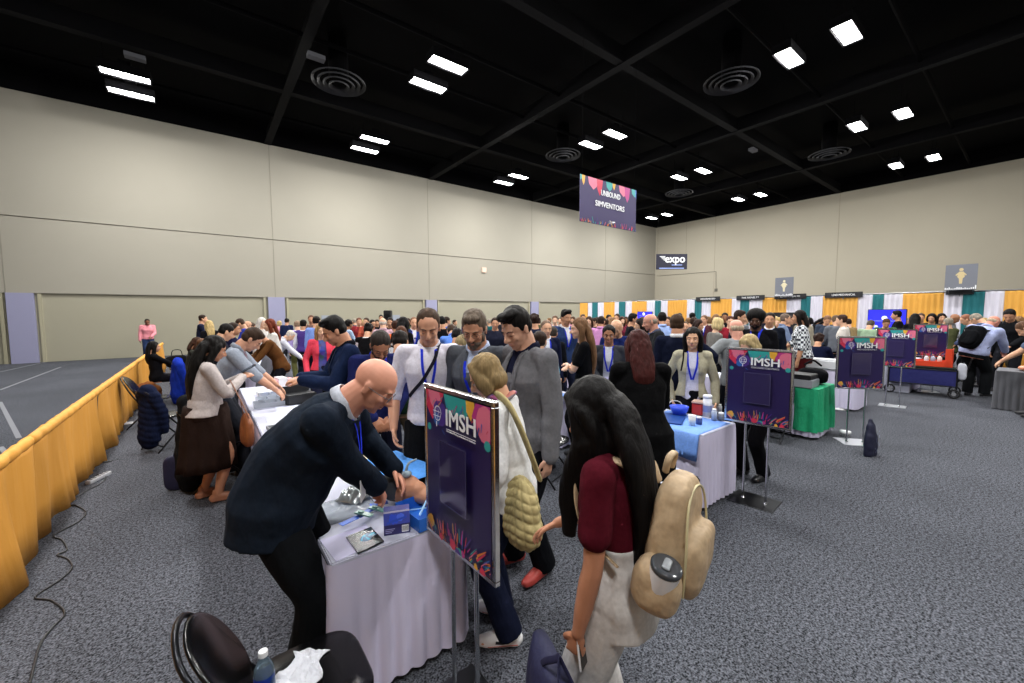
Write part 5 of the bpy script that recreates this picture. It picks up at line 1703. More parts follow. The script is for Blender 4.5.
# --- the crowd behind, left to right
C1 = [
 (203, 315, 13, 95, 'm', 'talk', 'suit', '#1b2038', 'short', '#2a1c15', 0, '#1a1b22', 'dark haired man in navy jacket, leftmost standing in the left crowd'),
 (209, 321, 11.2, 350, 'f', 'stand', 'sweater', '#17171c', 'long', '#b39b6a', 2, '#1a1b22', 'woman with long blond hair seen from behind, left crowd'),
 (226, 324.5, 6.3, 80, 'm', 'look', 'suit', '#202430', 'short', '#14100f', 0, '#1a1b22', 'black haired man just behind the cardigan woman'),
 (240, 319, 10.5, 285, 'm', 'look', 'shirt', '#2d3a92', 'short', '#3a2a20', 0, '#1a1b22', 'man in deep blue shirt left of the bald man in blue'),
 (247, 321, 9.6, 265, 'm', 'stand', 'shirt', '#3c44a0', 'bald', '', 0, '#1a1b22', 'bald man in blue shirt in the left crowd'),
 (252, 323, 9.0, 90, 'm', 'look', 'sweater', '#2a2622', 'receding', '#4a3a30', 1, '#1a1b22', 'man with receding hair beside the bald man in blue'),
 (234, 323, 8.2, 100, 'f', 'stand', 'sweater', '#181b3a', 'short', '#2c1f18', 1, '#1a1b22', 'short haired person in dark navy between left crowd heads'),
 (262, 318, 9.6, 140, 'f', 'talk', 'sweater', '#cfcbc6', 'shoulder', '#cfc9c2', 2, '#70727c', 'white haired woman in white behind the red haired woman'),
 (257, 330, 7.2, 260, 'f', 'bend', 'sweater', '#5a3a1e', 'short', '#4a3020', 1, '#1a1b22', 'person in rust brown sweater bending over the left row'),
 (287, 318.5, 16, 20, 'm', 'stand', 'sweater', '#1c2444', 'short', '#1d1512', 1, '#1a1b22', 'person in navy standing alone by the left wall pilaster'),
 (297, 321, 11.5, 350, 'm', 'stand', 'shirt', '#b9a8dc', 'short', '#8a7460', 2, '#5a5a34', 'man in lavender shirt seen from behind'),
 (303.5, 320, 10.8, 20, 'f', 'stand', 'vest', '#4d3a82', 'short', '#1c1410', 1, '#1a1b26', 'dark haired woman in purple vest beside the lavender shirt'),
 (311, 315.5, 12.5, 180, 'm', 'talk', 'shirt', '#6f5a54', 'short', '#5a3a2a', 1, '#1a1b22', 'brown haired man facing camera behind the blue shirted man'),
 (316.5, 316.5, 10.2, 20, 'm', 'hip', 'shirt', '#7f9be0', 'short', '#221814', 0, '#161828', 'man in light blue shirt seen from behind, left of coral blazer'),
 (290, 331, 9.3, 90, 'm', 'bend', 'shirt', '#cfd0dc', 'receding', '#c8c0b8', 2, '#6d6d66', 'crouching man in white shirt by the lavender shirted man'),
 (349, 320.5, 11.5, 60, 'f', 'talk', 'shirt', '#a9c0dc', 'curly', '#1c1310', 3, '#1a1b22', 'dark haired woman in pale blue shirt behind the phone man'),
 (359, 318, 13, 170, 'm', 'stand', 'shirt', '#8a2f34', 'short', '#5a3020', 0, '#1a1b22', 'man in dark red shirt under the loudspeaker, left side'),
 (366, 318, 12.4, 200, 'm', 'talk', 'shirt', '#a9503c', 'short', '#3c2a20', 0, '#1a1b22', 'dark haired man beside the man in dark red'),
 (372.5, 320, 11.8, 150, 'm', 'stand', 'sweater', '#2b2b34', 'short', '#191210', 1, '#1a1b22', 'black haired man in charcoal left of the loudspeaker'),
 (368.5, 324, 7.6, 20, 'f', 'look', 'vest', '#101014', 'bun', '#1c1210', 0, '#7d8278', 'woman in sleeveless black top with pinned up dark hair'),
 (381, 315, 17, 180, 'm', 'stand', 'sweater', '#2b2b34', 'short', '#191210', 1, '#1a1b22', 'distant man by the wall just left of the loudspeaker'),
 (382.5, 318, 9.6, 350, 'm', 'stand', 'shirt', '#c9a6b4', 'fringe', '#bcb4ac', 2, '#3a3b44', 'white haired balding man in pinkish shirt below the loudspeaker'),
 (390, 318, 11.2, 190, 'm', 'stand', 'sweater', '#20222c', 'short', '#1d1512', 1, '#1a1b22', 'dark haired man in black right under the loudspeaker'),
 (395, 321, 9.2, 340, 'f', 'stand', 'sweater', '#e06a34', 'short', '#3a2218', 0, '#1a1b22', 'short brown haired woman in orange top'),
 (403.5, 317, 8.2, 30, 'f', 'stand', 'sweater', '#0f0f14', 'long', '#0f0b0b', 3, '#101014', 'woman with long black hair in black, right of orange top'),
 (401, 327, 6.6, 350, 'f', 'stand', 'vest', '#14141a', 'long', '#4c2c1c', 0, '#17171c', 'woman with long chestnut hair seen from behind in black vest'),
 (414, 317.5, 9.4, 175, 'm', 'talk', 'suit', '#23356e', 'receding', '#7a5a44', 0, '#1a1b22', 'balding man in blue jacket left of the white shirted man'),
 (441, 317, 8.6, 320, 'm', 'stand', 'sweater', '#101016', 'full', '#110e0e', 1, '#1a1b22', 'black haired man in black right of the white shirted man'),
 (447, 317, 11.5, 60, 'm', 'stand', 'shirt', '#4a6cc0', 'short', '#2c1f18', 0, '#1a1b22', 'man in medium blue shirt behind the white shirted man'),
 (451.5, 325, 8.2, 350, 'm', 'bend', 'shirt', '#5b84d8', 'short', '#3a2a20', 0, '#1a1b22', 'man in bright blue shirt bending between the two foreground men'),
 (457, 329, 6.2, 20, 'f', 'look', 'sweater', '#15182e', 'short', '#191214', 1, '#1a1b22', 'dark haired person in navy between the white shirt and glasses men'),
 (463, 336, 4.3, 200, 'm', 'look', 'sweater', '#cfcab8', 'short', '#8a7a5a', 2, '#5a5444', 'person in cream jumper mostly hidden behind the glasses man'),
 (495, 318, 9, 180, 'm', 'stand', 'sweater', '#26283a', 'short', '#2c1f18', 1, '#1a1b22', 'dark haired man between the glasses man and the tall man'),
 (534, 315, 8.4, 330, 'm', 'stand', 'sweater', '#20243a', 'curly', '#2a1a14', 1, '#1a1b22', 'curly dark haired man just right of the tall man'),
 (540, 332, 4.7, 15, 'm', 'stand', 'shirt', '#7cc4e0', 'short', '#2a1c15', 0, '#1a1b22', 'man in turquoise blue shirt half hidden behind the tall man'),
 (546.5, 321, 6.4, 165, 'm', 'stand', 'suit', '#161c38', 'receding', '#6a5648', 0, '#161824', 'red faced balding man in navy with blue lanyard'),
 (553, 327, 5.6, 10, 'm', 'stand', 'sweater', '#12141c', 'short', '#3a3430', 1, '#101116', 'man in black with tan rucksack strap between two men'),
 (566.5, 310.5, 6.6, 150, 'm', 'stand', 'suit', '#2a3c66', 'quiff', '#17110f', 1, '#1c2238', 'tall bearded dark haired man in blue suit'),
 (555, 316, 12, 180, 'm', 'stand', 'shirt', '#9a9aa4', 'short', '#5a4030', 2, '#1a1b22', 'distant man in grey shirt left of the tall bearded man'),
 (583, 314.5, 14, 170, 'm', 'stand', 'sweater', '#3c3440', 'short', '#2a1d16', 1, '#1a1b22', 'distant dark haired man under the leftmost orange drape'),
 (589, 317, 11, 190, 'f', 'stand', 'sweater', '#3a3c44', 'shoulder', '#3a2418', 2, '#1a1b22', 'brown haired woman before the leftmost teal drape'),
 (594, 318, 12.5, 250, 'f', 'stand', 'sweater', '#7a3a30', 'short', '#2a1d16', 2, '#1a1b22', 'person in brick red between teal drape and pink shirt'),
 (601.5, 316.5, 9.2, 20, 'm', 'hip', 'shirt', '#c98cc0', 'short', '#2c1f18', 1, '#8a7c64', 'man in pink shirt and khaki trousers seen from behind'),
 (616.5, 319.5, 5.6, 190, 'm', 'look', 'sweater', '#182458', 'fringe', '#a89c90', 0, '#1a1b22', 'balding man with glasses in bright navy behind smiling woman'),
 (609, 315, 13, 150, 'm', 'stand', 'sweater', '#4a3a44', 'short', '#1d1512', 1, '#1a1b22', 'distant man before the second orange drape'),
 (617, 314, 13.5, 200, 'm', 'stand', 'shirt', '#5a3034', 'short', '#3c2a20', 0, '#1a1b22', 'distant man in maroon above the balding man with glasses'),
 (622, 317, 12, 160, 'f', 'stand', 'sweater', '#70283a', 'shoulder', '#3a2418', 2, '#1a1b22', 'distant woman in wine red left of blue screen'),
 (633.5, 314, 9.5, 80, 'm', 'talk', 'sweater', '#15171e', 'full', '#15100f', 1, '#1a1b22', 'black haired man in black left of the small blue screen'),
 (640, 319, 8.4, 250, 'f', 'stand', 'sweater', '#1c1a24', 'shoulder', '#231613', 2, '#1a1b22', 'pale dark haired woman beside the older man in grey'),
 (662, 313, 8.6, 345, 'm', 'stand', 'shirt', '#9db4e6', 'full', '#14100f', 1, '#1a1b22', 'black haired man in sky blue shirt seen from behind'),
 (668, 317, 11, 200, 'm', 'stand', 'sweater', '#5a4034', 'short', '#3c2a20', 0, '#1a1b22', 'man in brown before the orange drape right of sky blue shirt'),
 (679.5, 313.5, 14, 190, 'm', 'stand', 'shirt', '#8a6cc0', 'short', '#15100f', 1, '#1a1b22', 'distant man in violet shirt above the navy suited back'),
 (685, 322, 9.5, 170, 'm', 'stand', 'shirt', '#b9a6dc', 'receding', '#5a4838', 0, '#1a1b22', 'man in lilac shirt right of the navy suited back'),
 (692.5, 313, 13, 10, 'm', 'stand', 'sweater', '#1c1e28', 'short', '#15100f', 1, '#1a1b22', 'distant black haired man above the cream jacket woman'),
 (694, 317.5, 10, 10, 'f', 'stand', 'sweater', '#2a2024', 'short', '#2c1c15', 1, '#1a1b22', 'dark haired woman from behind, directly above the cream jacket woman'),
 (704, 315.5, 10.5, 200, 'm', 'talk', 'suit', '#4c2a30', 'short', '#6a4c3a', 0, '#1a1b22', 'man in maroon jacket right of the cream jacket woman'),
 (699, 320, 9.5, 120, 'f', 'stand', 'sweater', '#5c2430', 'shoulder', '#2a1a16', 1, '#1a1b22', 'woman in burgundy beside the man in maroon jacket'),
 (716, 313, 11, 190, 'f', 'stand', 'coat', '#b8ad94', 'shoulder', '#7a5c40', 2, '#1a1b22', 'brown haired woman in long beige coat'),
 (725, 313, 11.5, 180, 'm', 'stand', 'sweater', '#17181e', 'short', '#15100f', 3, '#1a1b22', 'man in black with dark hair left of the grey sweater'),
 (718.5, 318.5, 7.4, 60, 'f', 'stand', 'sweater', '#6c6a66', 'bob', '#c9b484', 2, '#1a1b22', 'older blond woman in grey, above the pointing arm'),
 (730.5, 316.5, 9.8, 170, 'f', 'stand', 'sweater', '#8a2432', 'short', '#4a2418', 2, '#1a1b22', 'woman in red left of the bald grey sweater man'),
 (740.5, 311, 8.0, 100, 'm', 'stand', 'suit', '#171c30', 'full', '#2a1c15', 0, '#1a1b22', 'dark haired man in navy behind the bald grey sweater man'),
 (764, 312.5, 11.5, 160, 'm', 'stand', 'sweater', '#282a38', 'short', '#2a1d16', 1, '#1a1b22', 'distant man right of the big haired man'),
 (770, 313, 8.2, 180, 'm', 'talk', 'suit', '#151a26', 'short', '#221713', 1, '#1a1b22', 'short haired man in dark suit over light blue shirt'),
 (778.5, 318, 10.5, 200, 'f', 'stand', 'sweater', '#c9b48a', 'shoulder', '#a48a58', 2, '#1a1b22', 'distant blond woman before the orange drape near the black board'),
 (786, 314, 9.6, 80, 'm', 'talk', 'shirt', '#6f7f9c', 'short', '#6a5a50', 0, '#1a1b22', 'man in grey blue shirt facing the checked shirt woman'),
 (790, 316, 8.8, 90, 'm', 'talk', 'sweater', '#1b2140', 'short', '#3a2a22', 0, '#1a1b22', 'man in navy top close left of the checked shirt woman'),
 (804, 315.5, 10.2, 180, 'f', 'stand', 'sweater', '#9a9484', 'bob', '#b8ac94', 2, '#1a1b22', 'pale haired woman behind the checked shirt woman'),
 (823, 318, 10.2, 90, 'f', 'bend', 'sweater', '#15161c', 'shoulder', '#110e0e', 1, '#1a1b22', 'black haired person bending at the table under the wide orange drape'),
 (836, 316, 10.6, 345, 'm', 'look', 'sweater', '#666b74', 'receding', '#5a4838', 0, '#1a1b22', 'man in grey hooded top with back turned'),
 (827.5, 316, 11.4, 170, 'm', 'look', 'shirt', '#3a4456', 'short', '#7a5a44', 0, '#1a1b22', 'man in slate shirt facing the grey hooded man'),
 (841.5, 315, 9.8, 275, 'f', 'stand', 'sweater', '#d2ccc4', 'short', '#33211a', 2, '#1a1b22', 'brown haired woman in white top right of grey hood'),
 (871, 320.5, 10.8, 20, 'm', 'look', 'tee', '#8fa78c', 'short', '#4c443c', 0, '#1a1b22', 'man in pale green tee before the large blue screen'),
 (886.5, 319, 11, 175, 'm', 'look', 'tee', '#3f5c3c', 'short', '#4a3224', 1, '#1a1b22', 'brown haired man in green tee under the blue screen'),
 (896.5, 311, 12, 270, 'm', 'talk', 'sweater', '#121218', 'full', '#110d0d', 1, '#1a1b22', 'black haired man in black in front of the blue screen'),
 (915.5, 312.5, 11.4, 10, 'f', 'stand', 'sweater', '#121216', 'long', '#0f0c0c', 1, '#1a1b22', 'woman with long black hair before the wide orange drape'),
 (921, 313.5, 12, 180, 'm', 'stand', 'sweater', '#2a2c36', 'short', '#4a3a30', 1, '#1a1b22', 'man in charcoal half behind the long haired woman'),
 (932, 314, 11.5, 190, 'f', 'stand', 'sweater', '#16301f', 'bob', '#110e0e', 1, '#1a1b22', 'black haired person in dark green above the farthest sign'),
 (942, 313.5, 11.8, 165, 'f', 'stand', 'sweater', '#202024', 'long', '#17110f', 0, '#1a1b22', 'dark haired woman in black facing camera by the white drape'),
 (955, 314, 11.6, 110, 'm', 'look', 'sweater', '#77797e', 'bald', '', 3, '#1a1b22', 'bald man in grey hoodie left of the teal drape'),
 (966, 315, 10.6, 260, 'm', 'look', 'coat', '#15161b', 'receding', '#8a5c48', 0, '#16171b', 'ruddy man in black jacket carrying a camera bag by the wagon'),
 (977, 314, 10.4, 300, 'm', 'bend', 'shirt', '#4a5474', 'short', '#8c8478', 0, '#1a1b22', 'grey haired man bending just behind the backpack man'),
 (1010, 308.5, 9.2, 190, 'm', 'look', 'shirt', '#17181d', 'short', '#17110f', 1, '#1a1b22', 'dark haired man in black uniform shirt behind the grey table'),
 (1026, 322, 7.4, 275, 'm', 'bend', 'tee', '#55627a', 'short', '#5a4030', 0, '#1a1b22', 'man in slate tee at the right edge reaching over the grey table'),
 (197, 338, 9.0, 90, 'f', 'sit', 'sweater', '#3a3a34', 'shoulder', '#3a2418', 1, '#1a1b22', 'seated brown haired person by the dark folding chairs, left'),
 (203, 339.5, 8.2, 90, 'm', 'sit', 'suit', '#1b2038', 'receding', '#5a3c28', 0, '#1a1b22', 'seated balding man in dark jacket and white shirt, left'),
 (819, 334.5, 9.0, 10, 'm', 'sit', 'sweater', '#101630', 'curly', '#2a1a14', 1, '#1a1b22', 'seated person in dark navy with back turned, near the white roll case'),
]
for (px, ty, d, a, sx, pre, kind, col, hs, hc, si, lc, lab) in C1:
    kw = {}
    if kind in ('suit',): kw['lan'] = '#2436c8' if 120 < a < 240 else None; kw['badge'] = False
    put(lab, px, ty, d, a, pre, sex=sx, vox=.014, top=(kind, col), hair=(hs, hc), sk=SK[si], legs=('trousers', lc), eyes='open' if 70 < a < 290 and d < 12 else None, collar=kind in ('suit', 'shirt') and d < 10, **kw)
# small heads filling the back of the hall
rr = random.Random(11)
HC_ = ['#2a1c15', '#15100f', '#4a3224', '#7a5c40', '#8c8478', '#3a2a20', '#b39b6a']
HN = {'#2a1c15': 'dark brown', '#15100f': 'black', '#4a3224': 'brown', '#7a5c40': 'light brown', '#8c8478': 'grey', '#3a2a20': 'deep brown', '#b39b6a': 'blond'}
TC = [('navy', '#1b2140'), ('black', '#15161b'), ('white', '#cfd0d6'), ('light blue', '#8fa8dc'), ('grey', '#6c6e74'), ('maroon', '#5c2430'), ('olive', '#4c5034'), ('teal', '#1f5a60'), ('pink', '#c98ca0'), ('charcoal', '#2b2b34'), ('purple', '#4d3a82'), ('tan', '#9a8560')]
back = [(279, 321, 17), (330, 319, 15), (342, 319.5, 16), (354, 319, 17), (363, 320, 15), (377, 320, 15.5), (386, 321, 14), (398, 319, 16), (408, 318.5, 15), (420, 320, 14), (423, 319, 17), (436, 319, 15), (445, 321, 14), (455, 320, 16), (466, 319, 17), (489, 319, 15), (500, 318, 16), (530, 319, 14), (538, 318, 15.5), (549, 318, 17), (560, 318, 16), (573, 317, 15), (579, 318, 13), (585, 319, 11.5), (597, 317.5, 15.5), (606, 319, 11.5), (613, 318, 12), (626, 317, 14.5), (630, 319, 12.5), (643, 317, 13.5), (656, 317, 12.5), (672, 318, 13), (688, 318, 13), (709, 317, 13), (721, 316.5, 14), (734, 317, 13), (746, 317, 12.5), (760, 316, 13.5), (775, 316.5, 13), (782, 318, 12), (810, 318, 12.5), (848, 319, 12.5), (906, 318, 12), (948, 318, 12), (985, 318, 11.5), (1018, 317, 11)]
used_ = {}
for i, (px, ty, d) in enumerate(back):
    sx = rr.choice('mf'); hc = rr.choice(HC_); tn, tc_ = rr.choice(TC); a = rr.choice([10, 60, 120, 180, 200, 260, 320])
    hs = rr.choice(['short', 'short', 'full', 'receding'] if sx == 'm' else ['shoulder', 'long', 'short', 'bob'])
    fac = 'from behind' if a < 50 or a > 300 else 'facing camera' if 150 < a < 220 else 'facing right' if a < 150 else 'facing left'
    zone = 'by the left wall' if px < 430 else 'between foreground men' if px < 520 else 'before the far left drapes' if px < 650 else 'under the middle drapes' if px < 800 else 'at the right end booths'
    lab = 'distant %s haired %s in %s %s, %s' % (HN[hc], 'man' if sx == 'm' else 'woman', tn, zone, fac)
    if lab in used_: lab = lab.replace('distant', 'smaller distant')
    used_[lab] = 1
    put(lab, px, ty, d, a, rr.choice(['stand', 'talk']), sex=sx, vox=.014, top=(rr.choice(['sweater', 'shirt']), tc_), hair=(hs, hc), sk=SK[rr.choice([0, 0, 1, 2, 3])], legs=('trousers', rr.choice(['#1a1b22', '#22283c', '#4a4436'])), eyes=None, collar=False, group='distant crowd at the back of the hall')
# ================================================================== things people carry and things on tables
def on(t, p, v):  # point in the chest frame of a placed person -> world
    return W(t, p.cc + p.Rc @ V(v))


def sheet(name, label, cat, corners, m, z=.74, th=.0025, art=None, group=None):
    """flat sheet lying on a surface, corners as world x,y"""
    c = sum((V(q) for q in corners), V((0, 0))) / len(corners)
    ex = (V(corners[1]) - V(corners[0])); rz = math.atan2(ex.y, ex.x)
    Rm = Matrix.Rotation(-rz, 2)
    loc = [Rm @ (V(q) - c) for q in corners]
    g = Geo(); n = len(loc)
    vs = [(q.x, q.y, 0) for q in loc] + [(q.x, q.y, th) for q in loc]
    g.add(vs, [tuple(range(n)), tuple(range(n, 2 * n))] + [(i, (i + 1) % n, (i + 1) % n + n, i + n) for i in range(n)], m)
    if art: art(g, loc, th)
    o = obj(name, g); o.location = (c.x, c.y, z); o.rotation_euler = (0, 0, rz)
    return tag(o, label, cat, group)


def xy(v): return (v.x, v.y)


# ---- folding chair
def chair_parts(t, cp=mat('#08080a', .25), fm=mat('#26272b', .3, .8)):
    # faces +y; seat plate
    def plate(w, d, n=36, e=2.8):
        return [(w * math.copysign(abs(math.cos(2 * PI * i / n)) ** (2 / e), math.cos(2 * PI * i / n)), d * math.copysign(abs(math.sin(2 * PI * i / n)) ** (2 / e), math.sin(2 * PI * i / n))) for i in range(n)]
    g = Geo()
    P_ = plate(.21, .215, e=4)
    rings = [[V((x * s_, y * s_ + .02, z + .012 * (x / .21) ** 2)) for x, y in P_] for s_, z in ((.94, .435), (1, .443), (1, .452), (.96, .46), (.5, .452))]
    g.rings(rings, cp); obj('seat', g, None, t, smooth=True)
    g = Geo(); P_ = plate(.205, .165, e=2.5); rings = []
    for s_, o_ in ((.93, -.012), (1, -.004), (1, .006), (.95, .012)):
        rings.append([V((x * s_, -.245 - y * s_ * .55 + o_ + .5 * (x * x), .665 + y * s_ * 1.08)) for x, y in P_])
    g.rings(rings, cp); obj('backrest', g, None, t, smooth=True)
    for s in (-1, 1):
        g = Geo(); g.tube([(s * .19, -.305, .76), (s * .215, -.23, .60), (s * .215, -.12, .42), (s * .215, .22, .012)], [.011] * 4, seg=8); obj('leg', g, fm, t, smooth=True)
        g = Geo(); g.tube([(s * .20, .12, .44), (s * .20, -.30, .012)], [.011] * 2, seg=8, sub=1); obj('leg', g, fm, t, smooth=True)
    g = Geo(); g.tube([(-.215, .17, .07), (.215, .17, .07)], [.008] * 2, seg=8, sub=1); g.tube([(-.20, -.24, .08), (.20, -.24, .08)], [.008] * 2, seg=8, sub=1); obj('stretcher', g, fm, t)
    g = Geo(); g.tube([(-.19, -.305, .76), (-.13, -.345, .825), (0, -.36, .85), (.13, -.345, .825), (.19, -.305, .76)], [.010] * 5, seg=8); obj('back_frame', g, fm, t, smooth=True)


CH = thing('folding_chair', 'glossy black chair at the bottom edge with napkin and bottle on it', 'chair', (.24, 1.64, 0), -PI / 2)
chair_parts(CH)
chairs = [((-.40, 7.45), -60, 'dark chair under the quilted navy jacket'), ((.10, 5.5), -80, 'chair hidden under the long black coat behind cardigan woman'), ((-.2, 10.95), -80, 'chair under the bright blue jacket'), ((-.75, 9.1), -95, 'chair on which the woman in black sits'), ((-.5, 14.2), 60, 'empty dark chair, left of two by the yellow drape end'), ((.0, 13.6), 30, 'empty dark chair, right of two by the yellow drape end'),
          ((3.0, 3.3), 200, 'chair frame beside the table behind the tall man'), ((6.62, 2.35), 90, 'black backed chair beside the green cloth')]
for (x, y), rz, lab in chairs: dup(CH, (x, y, 0), math.radians(rz), lab)

# napkin and bottle on the near chair
g = Geo(); n = 14; rings = []
for i in range(n):
    rings.append([V((.17 * (i / (n - 1) - .5), .14 * (j / (n - 1) - .5) * (1 + .3 * math.sin(i * .5)), .012 + .02 * abs(noise.noise(V((i * .35, j * .35, 1)))) + .01 * abs(noise.noise(V((i * .9, j * .9, 4)))))) for j in range(n)])
loop = rings
g.rings([r + [p - V((0, 0, .004)) for p in reversed(r)] for r in rings], None)
pz = at_z(303, 667, .475)
o = obj('napkin', g, mat('#c4c6ce', .8, kind='crumple'), None, (pz.x, pz.y, .456)); o.rotation_euler = (0, 0, 1.0); tag(o, 'crumpled white paper napkin on the glossy black chair seat', 'napkin')
pb = at_z(263, 652, .66)
t = thing('water_bottle', 'clear plastic water bottle with white cap and blue label', 'bottle', (pb.x, pb.y, .458))
M_PET = mat('#b9d4ea', .06, trans=.85)
g = Geo(); g.lathe([(.0, .0), (.028, .0), (.033, .008), (.033, .04), (.031, .05), (.033, .06), (.033, .125), (.030, .145), (.018, .172), (.0125, .182), (.0125, .188), (0, .188)], seg=28); obj('body', g, M_PET, t, smooth=True)
g = Geo(); g.lathe([(.0335, .055), (.0338, .058), (.0338, .118), (.0335, .121)], seg=28)
g = Geo().rings([[V((r * math.cos(a * PI / 14), r * math.sin(a * PI / 14), z)) for a in range(28)] for r, z in ((.0336, .055), (.0342, .058), (.0342, .118), (.0336, .121))], None, False); obj('label', g, mat('#1f3fae', .35, kind='pattern'), t, smooth=True)
g = Geo(); g.lathe([(.0, .207), (.0145, .207), (.0155, .204), (.0155, .188), (.0, .188)], seg=24); obj('cap', g, C_WHITE, t)

# ---- near table things
def a_flyer(g, loc, th):
    g.add([(q.x * .5 + loc[0].x * .0 + .02, q.y * .9, th + .0004) for q in loc], [(0, 1, 2, 3)], mat('#a9a4d8', .5))
sheet('flyer', 'white flyer with a purple fade on the front corner of nearest table', 'flyer', [xy(at_z(320, 541, .74)), xy(at_z(336, 562, .74)), xy(at_z(381, 541, .74)), xy(at_z(366, 525, .74))], mat('#c9c6e6', .5), .7405,
      art=lambda g, l, th: [g.add([(l[0].x + .03 + k * .012, l[0].y + .02 + j * .012, th + .0005), (l[0].x + .04 + k * .012, l[0].y + .02 + j * .012, th + .0005), (l[0].x + .04 + k * .012, l[0].y + .03 + j * .012, th + .0005), (l[0].x + .03 + k * .012, l[0].y + .03 + j * .012, th + .0005)], [(0, 1, 2, 3)], mat('#8d88a8', .5)) for k in range(0)])
g = Geo()
q = [at_z(346, 537, .75), at_z(358, 553, .75), at_z(384, 541, .75), at_z(371, 527, .75)]
c = sum(q, V((0, 0, 0))) / 4
g.add([(p.x - c.x, p.y - c.y, 0) for p in q] + [(p.x - c.x, p.y - c.y, .008) for p in q], [(0, 1, 2, 3), (4, 5, 6, 7), (0, 1, 5, 4), (1, 2, 6, 5), (2, 3, 7, 6), (3, 0, 4, 7)], mat('#10121e', .25))
for k in range(9):
    a = k * .7; r_ = .012 + .004 * k
    g.ell((.01 + .012 * math.cos(a), .01 + .012 * math.sin(a), .0082), (.045 - .003 * k, .012, .0004 + .0001 * k), mat(['#1c5f8c', '#2f9cc0', '#174a78'][k % 3], .3), R=rot_z(a * .35))
o = obj('booklet', g, None, None, (c.x, c.y, .744)); tag(o, 'black booklet with glowing blue cover lying on the white flyer', 'booklet')
# upright purple box
A_, B_ = at_z(384, 536, .742), at_z(410, 532, .742)
d_ = B_ - A_; rz = math.atan2(d_.y, d_.x); w_ = d_.length
t = thing('product_box', 'small upright navy and white box with blue glove picture on the near table', 'box', ((A_.x + B_.x) / 2, (A_.y + B_.y) / 2, .742), rz)
hb = .125
g = Geo(); g.box((0, .03, hb / 2), (w_, .06, hb)); obj('carton', bevel_mesh(g, .002, 1), mat('#2a2d72', .4), t)
a = Art(-w_ / 2, w_ / 2, 0, hb, y=-.0005, step=.0002)
a.rect(-9, 9, -9, 9, mat('#2b2a66', .4)); a.rect(-w_ / 2, w_ / 2, hb * .42, hb, mat('#4a58c0', .4)); a.rect(-w_ / 2, w_ / 2, hb * .93, hb, mat('#d8d4f0', .4))
a.disc(-.015, hb * .66, .026, mat('#3a5ce8', .4), wob=.2, seed=2); a.disc(.02, hb * .72, .02, mat('#5a7cff', .4), wob=.25, seed=3); a.poly([(-.05, hb * .55), (.05, hb * .75), (.05, hb * .66), (-.05, hb * .46)], mat('#3458d8', .4))
a.rect(w_ / 2 - .04, w_ / 2 - .006, .008, .045, C_WHITE)
for k in range(9): a.rect(w_ / 2 - .037 + k * .0034, w_ / 2 - .037 + k * .0034 + .0016, .014, .040, mat('#15151c', .5))
for k in range(3): a.rect(-w_ / 2 + .008, -w_ / 2 + .055 - .008 * k, .03 - k * .009, .034 - k * .009, mat('#a8a8e0', .4))
obj('printed_front', a.g, None, t)
# blue clear tray
p = at_z(423, 520, .76)
t = thing('storage_bin', 'blue plastic bin with clear lid beside the upright box', 'bin', (p.x + .03, p.y + .06, .742), .1)
g = Geo()
for c, d in (((0, 0, .004), (.2, .26, .006)), ((0, -.13, .035), (.2, .005, .07)), ((0, .13, .035), (.2, .005, .07)), ((-.1, 0, .035), (.005, .26, .07)), ((.1, 0, .035), (.005, .26, .07))): g.box(c, d)
obj('bin', g, mat('#2a68c8', .25), t)
g = Geo(); g.tube([(-.05, -.05, .05), (.02, .0, .085), (.06, .06, .05)], [.006] * 3, seg=8); g.tube([(-.05, .05, .04), (0, -.06, .075), (.06, -.03, .04)], [.004] * 3, seg=8); obj('tubing', g, mat('#9cc8f0', .15), t, smooth=True)
# clear crumpled plastic pouch, blue strips, towel
def crumple(name, label, cat, cx, cy, w, d, h, m, z=.741, seed=0, rz=0., nx=26):
    g = Geo(); rings = []
    for i in range(nx):
        u = i / (nx - 1) - .5
        r_ = []
        for j in range(nx):
            v = j / (nx - 1) - .5
            e = max(0, 1 - (2 * abs(u)) ** 4) * max(0, 1 - (2 * abs(v)) ** 4)
            k = 1 + .08 * noise.noise(V((u * 3, v * 3, seed)))
            r_.append(V((u * w * k, v * d * k, .003 + h * e * (.35 + abs(noise.noise(V((u * 6, v * 6, seed)))) * 1.1 + .4 * abs(noise.noise(V((u * 15, v * 15, seed))))))))
        rings.append(r_)
    g.rings([r_ + [V((p.x, p.y, 0)) for p in reversed(r_)] for r_ in rings], None)
    o = obj(name, g, m, None, (cx, cy, z), smooth=True); o.rotation_euler = (0, 0, rz)
    return tag(o, label, cat)
p = at_z(340, 508, .75); crumple('plastic_sheet', 'clear crumpled plastic sheet at the bald man side of near table', 'plastic sheet', p.x + .02, p.y, .34, .3, .03, mat('#b8c0cc', .15, alpha=.55), seed=3)
p = at_z(357, 498, .76); crumple('silver_pouch', 'shiny silver grey pouch under the bald man right hand', 'pouch', p.x, p.y, .2, .15, .07, mat('#a9b0b4', .2, .5), seed=5, rz=.6, z=.775)
p = at_z(383, 462, .75); crumple('blue_towel', 'light blue cloth spread on the far part of the near table', 'cloth', p.x, p.y - .15, .5, .62, .03, mat('#4a90e0', .8, kind='cloth'), seed=8, rz=.2)
for i, (px, py, rz_, lab) in enumerate(((349, 520, .3, 'left'), (365, 512, .5, 'middle'), (379, 503, -.2, 'right'))):
    p = at_z(px, py, .78); g = Geo(); g.box((0, 0, 0), (.1, .04, .004)); o = obj('blue_strip', bevel_mesh(g, .0015, 1), mat('#2f66d8', .4), None, (p.x, p.y, .775)); o.rotation_euler = (0, 0, rz_); tag(o, 'small flat blue strip on the plastic sheet, %s of the three' % lab, 'strip', 'blue strips on the near table')
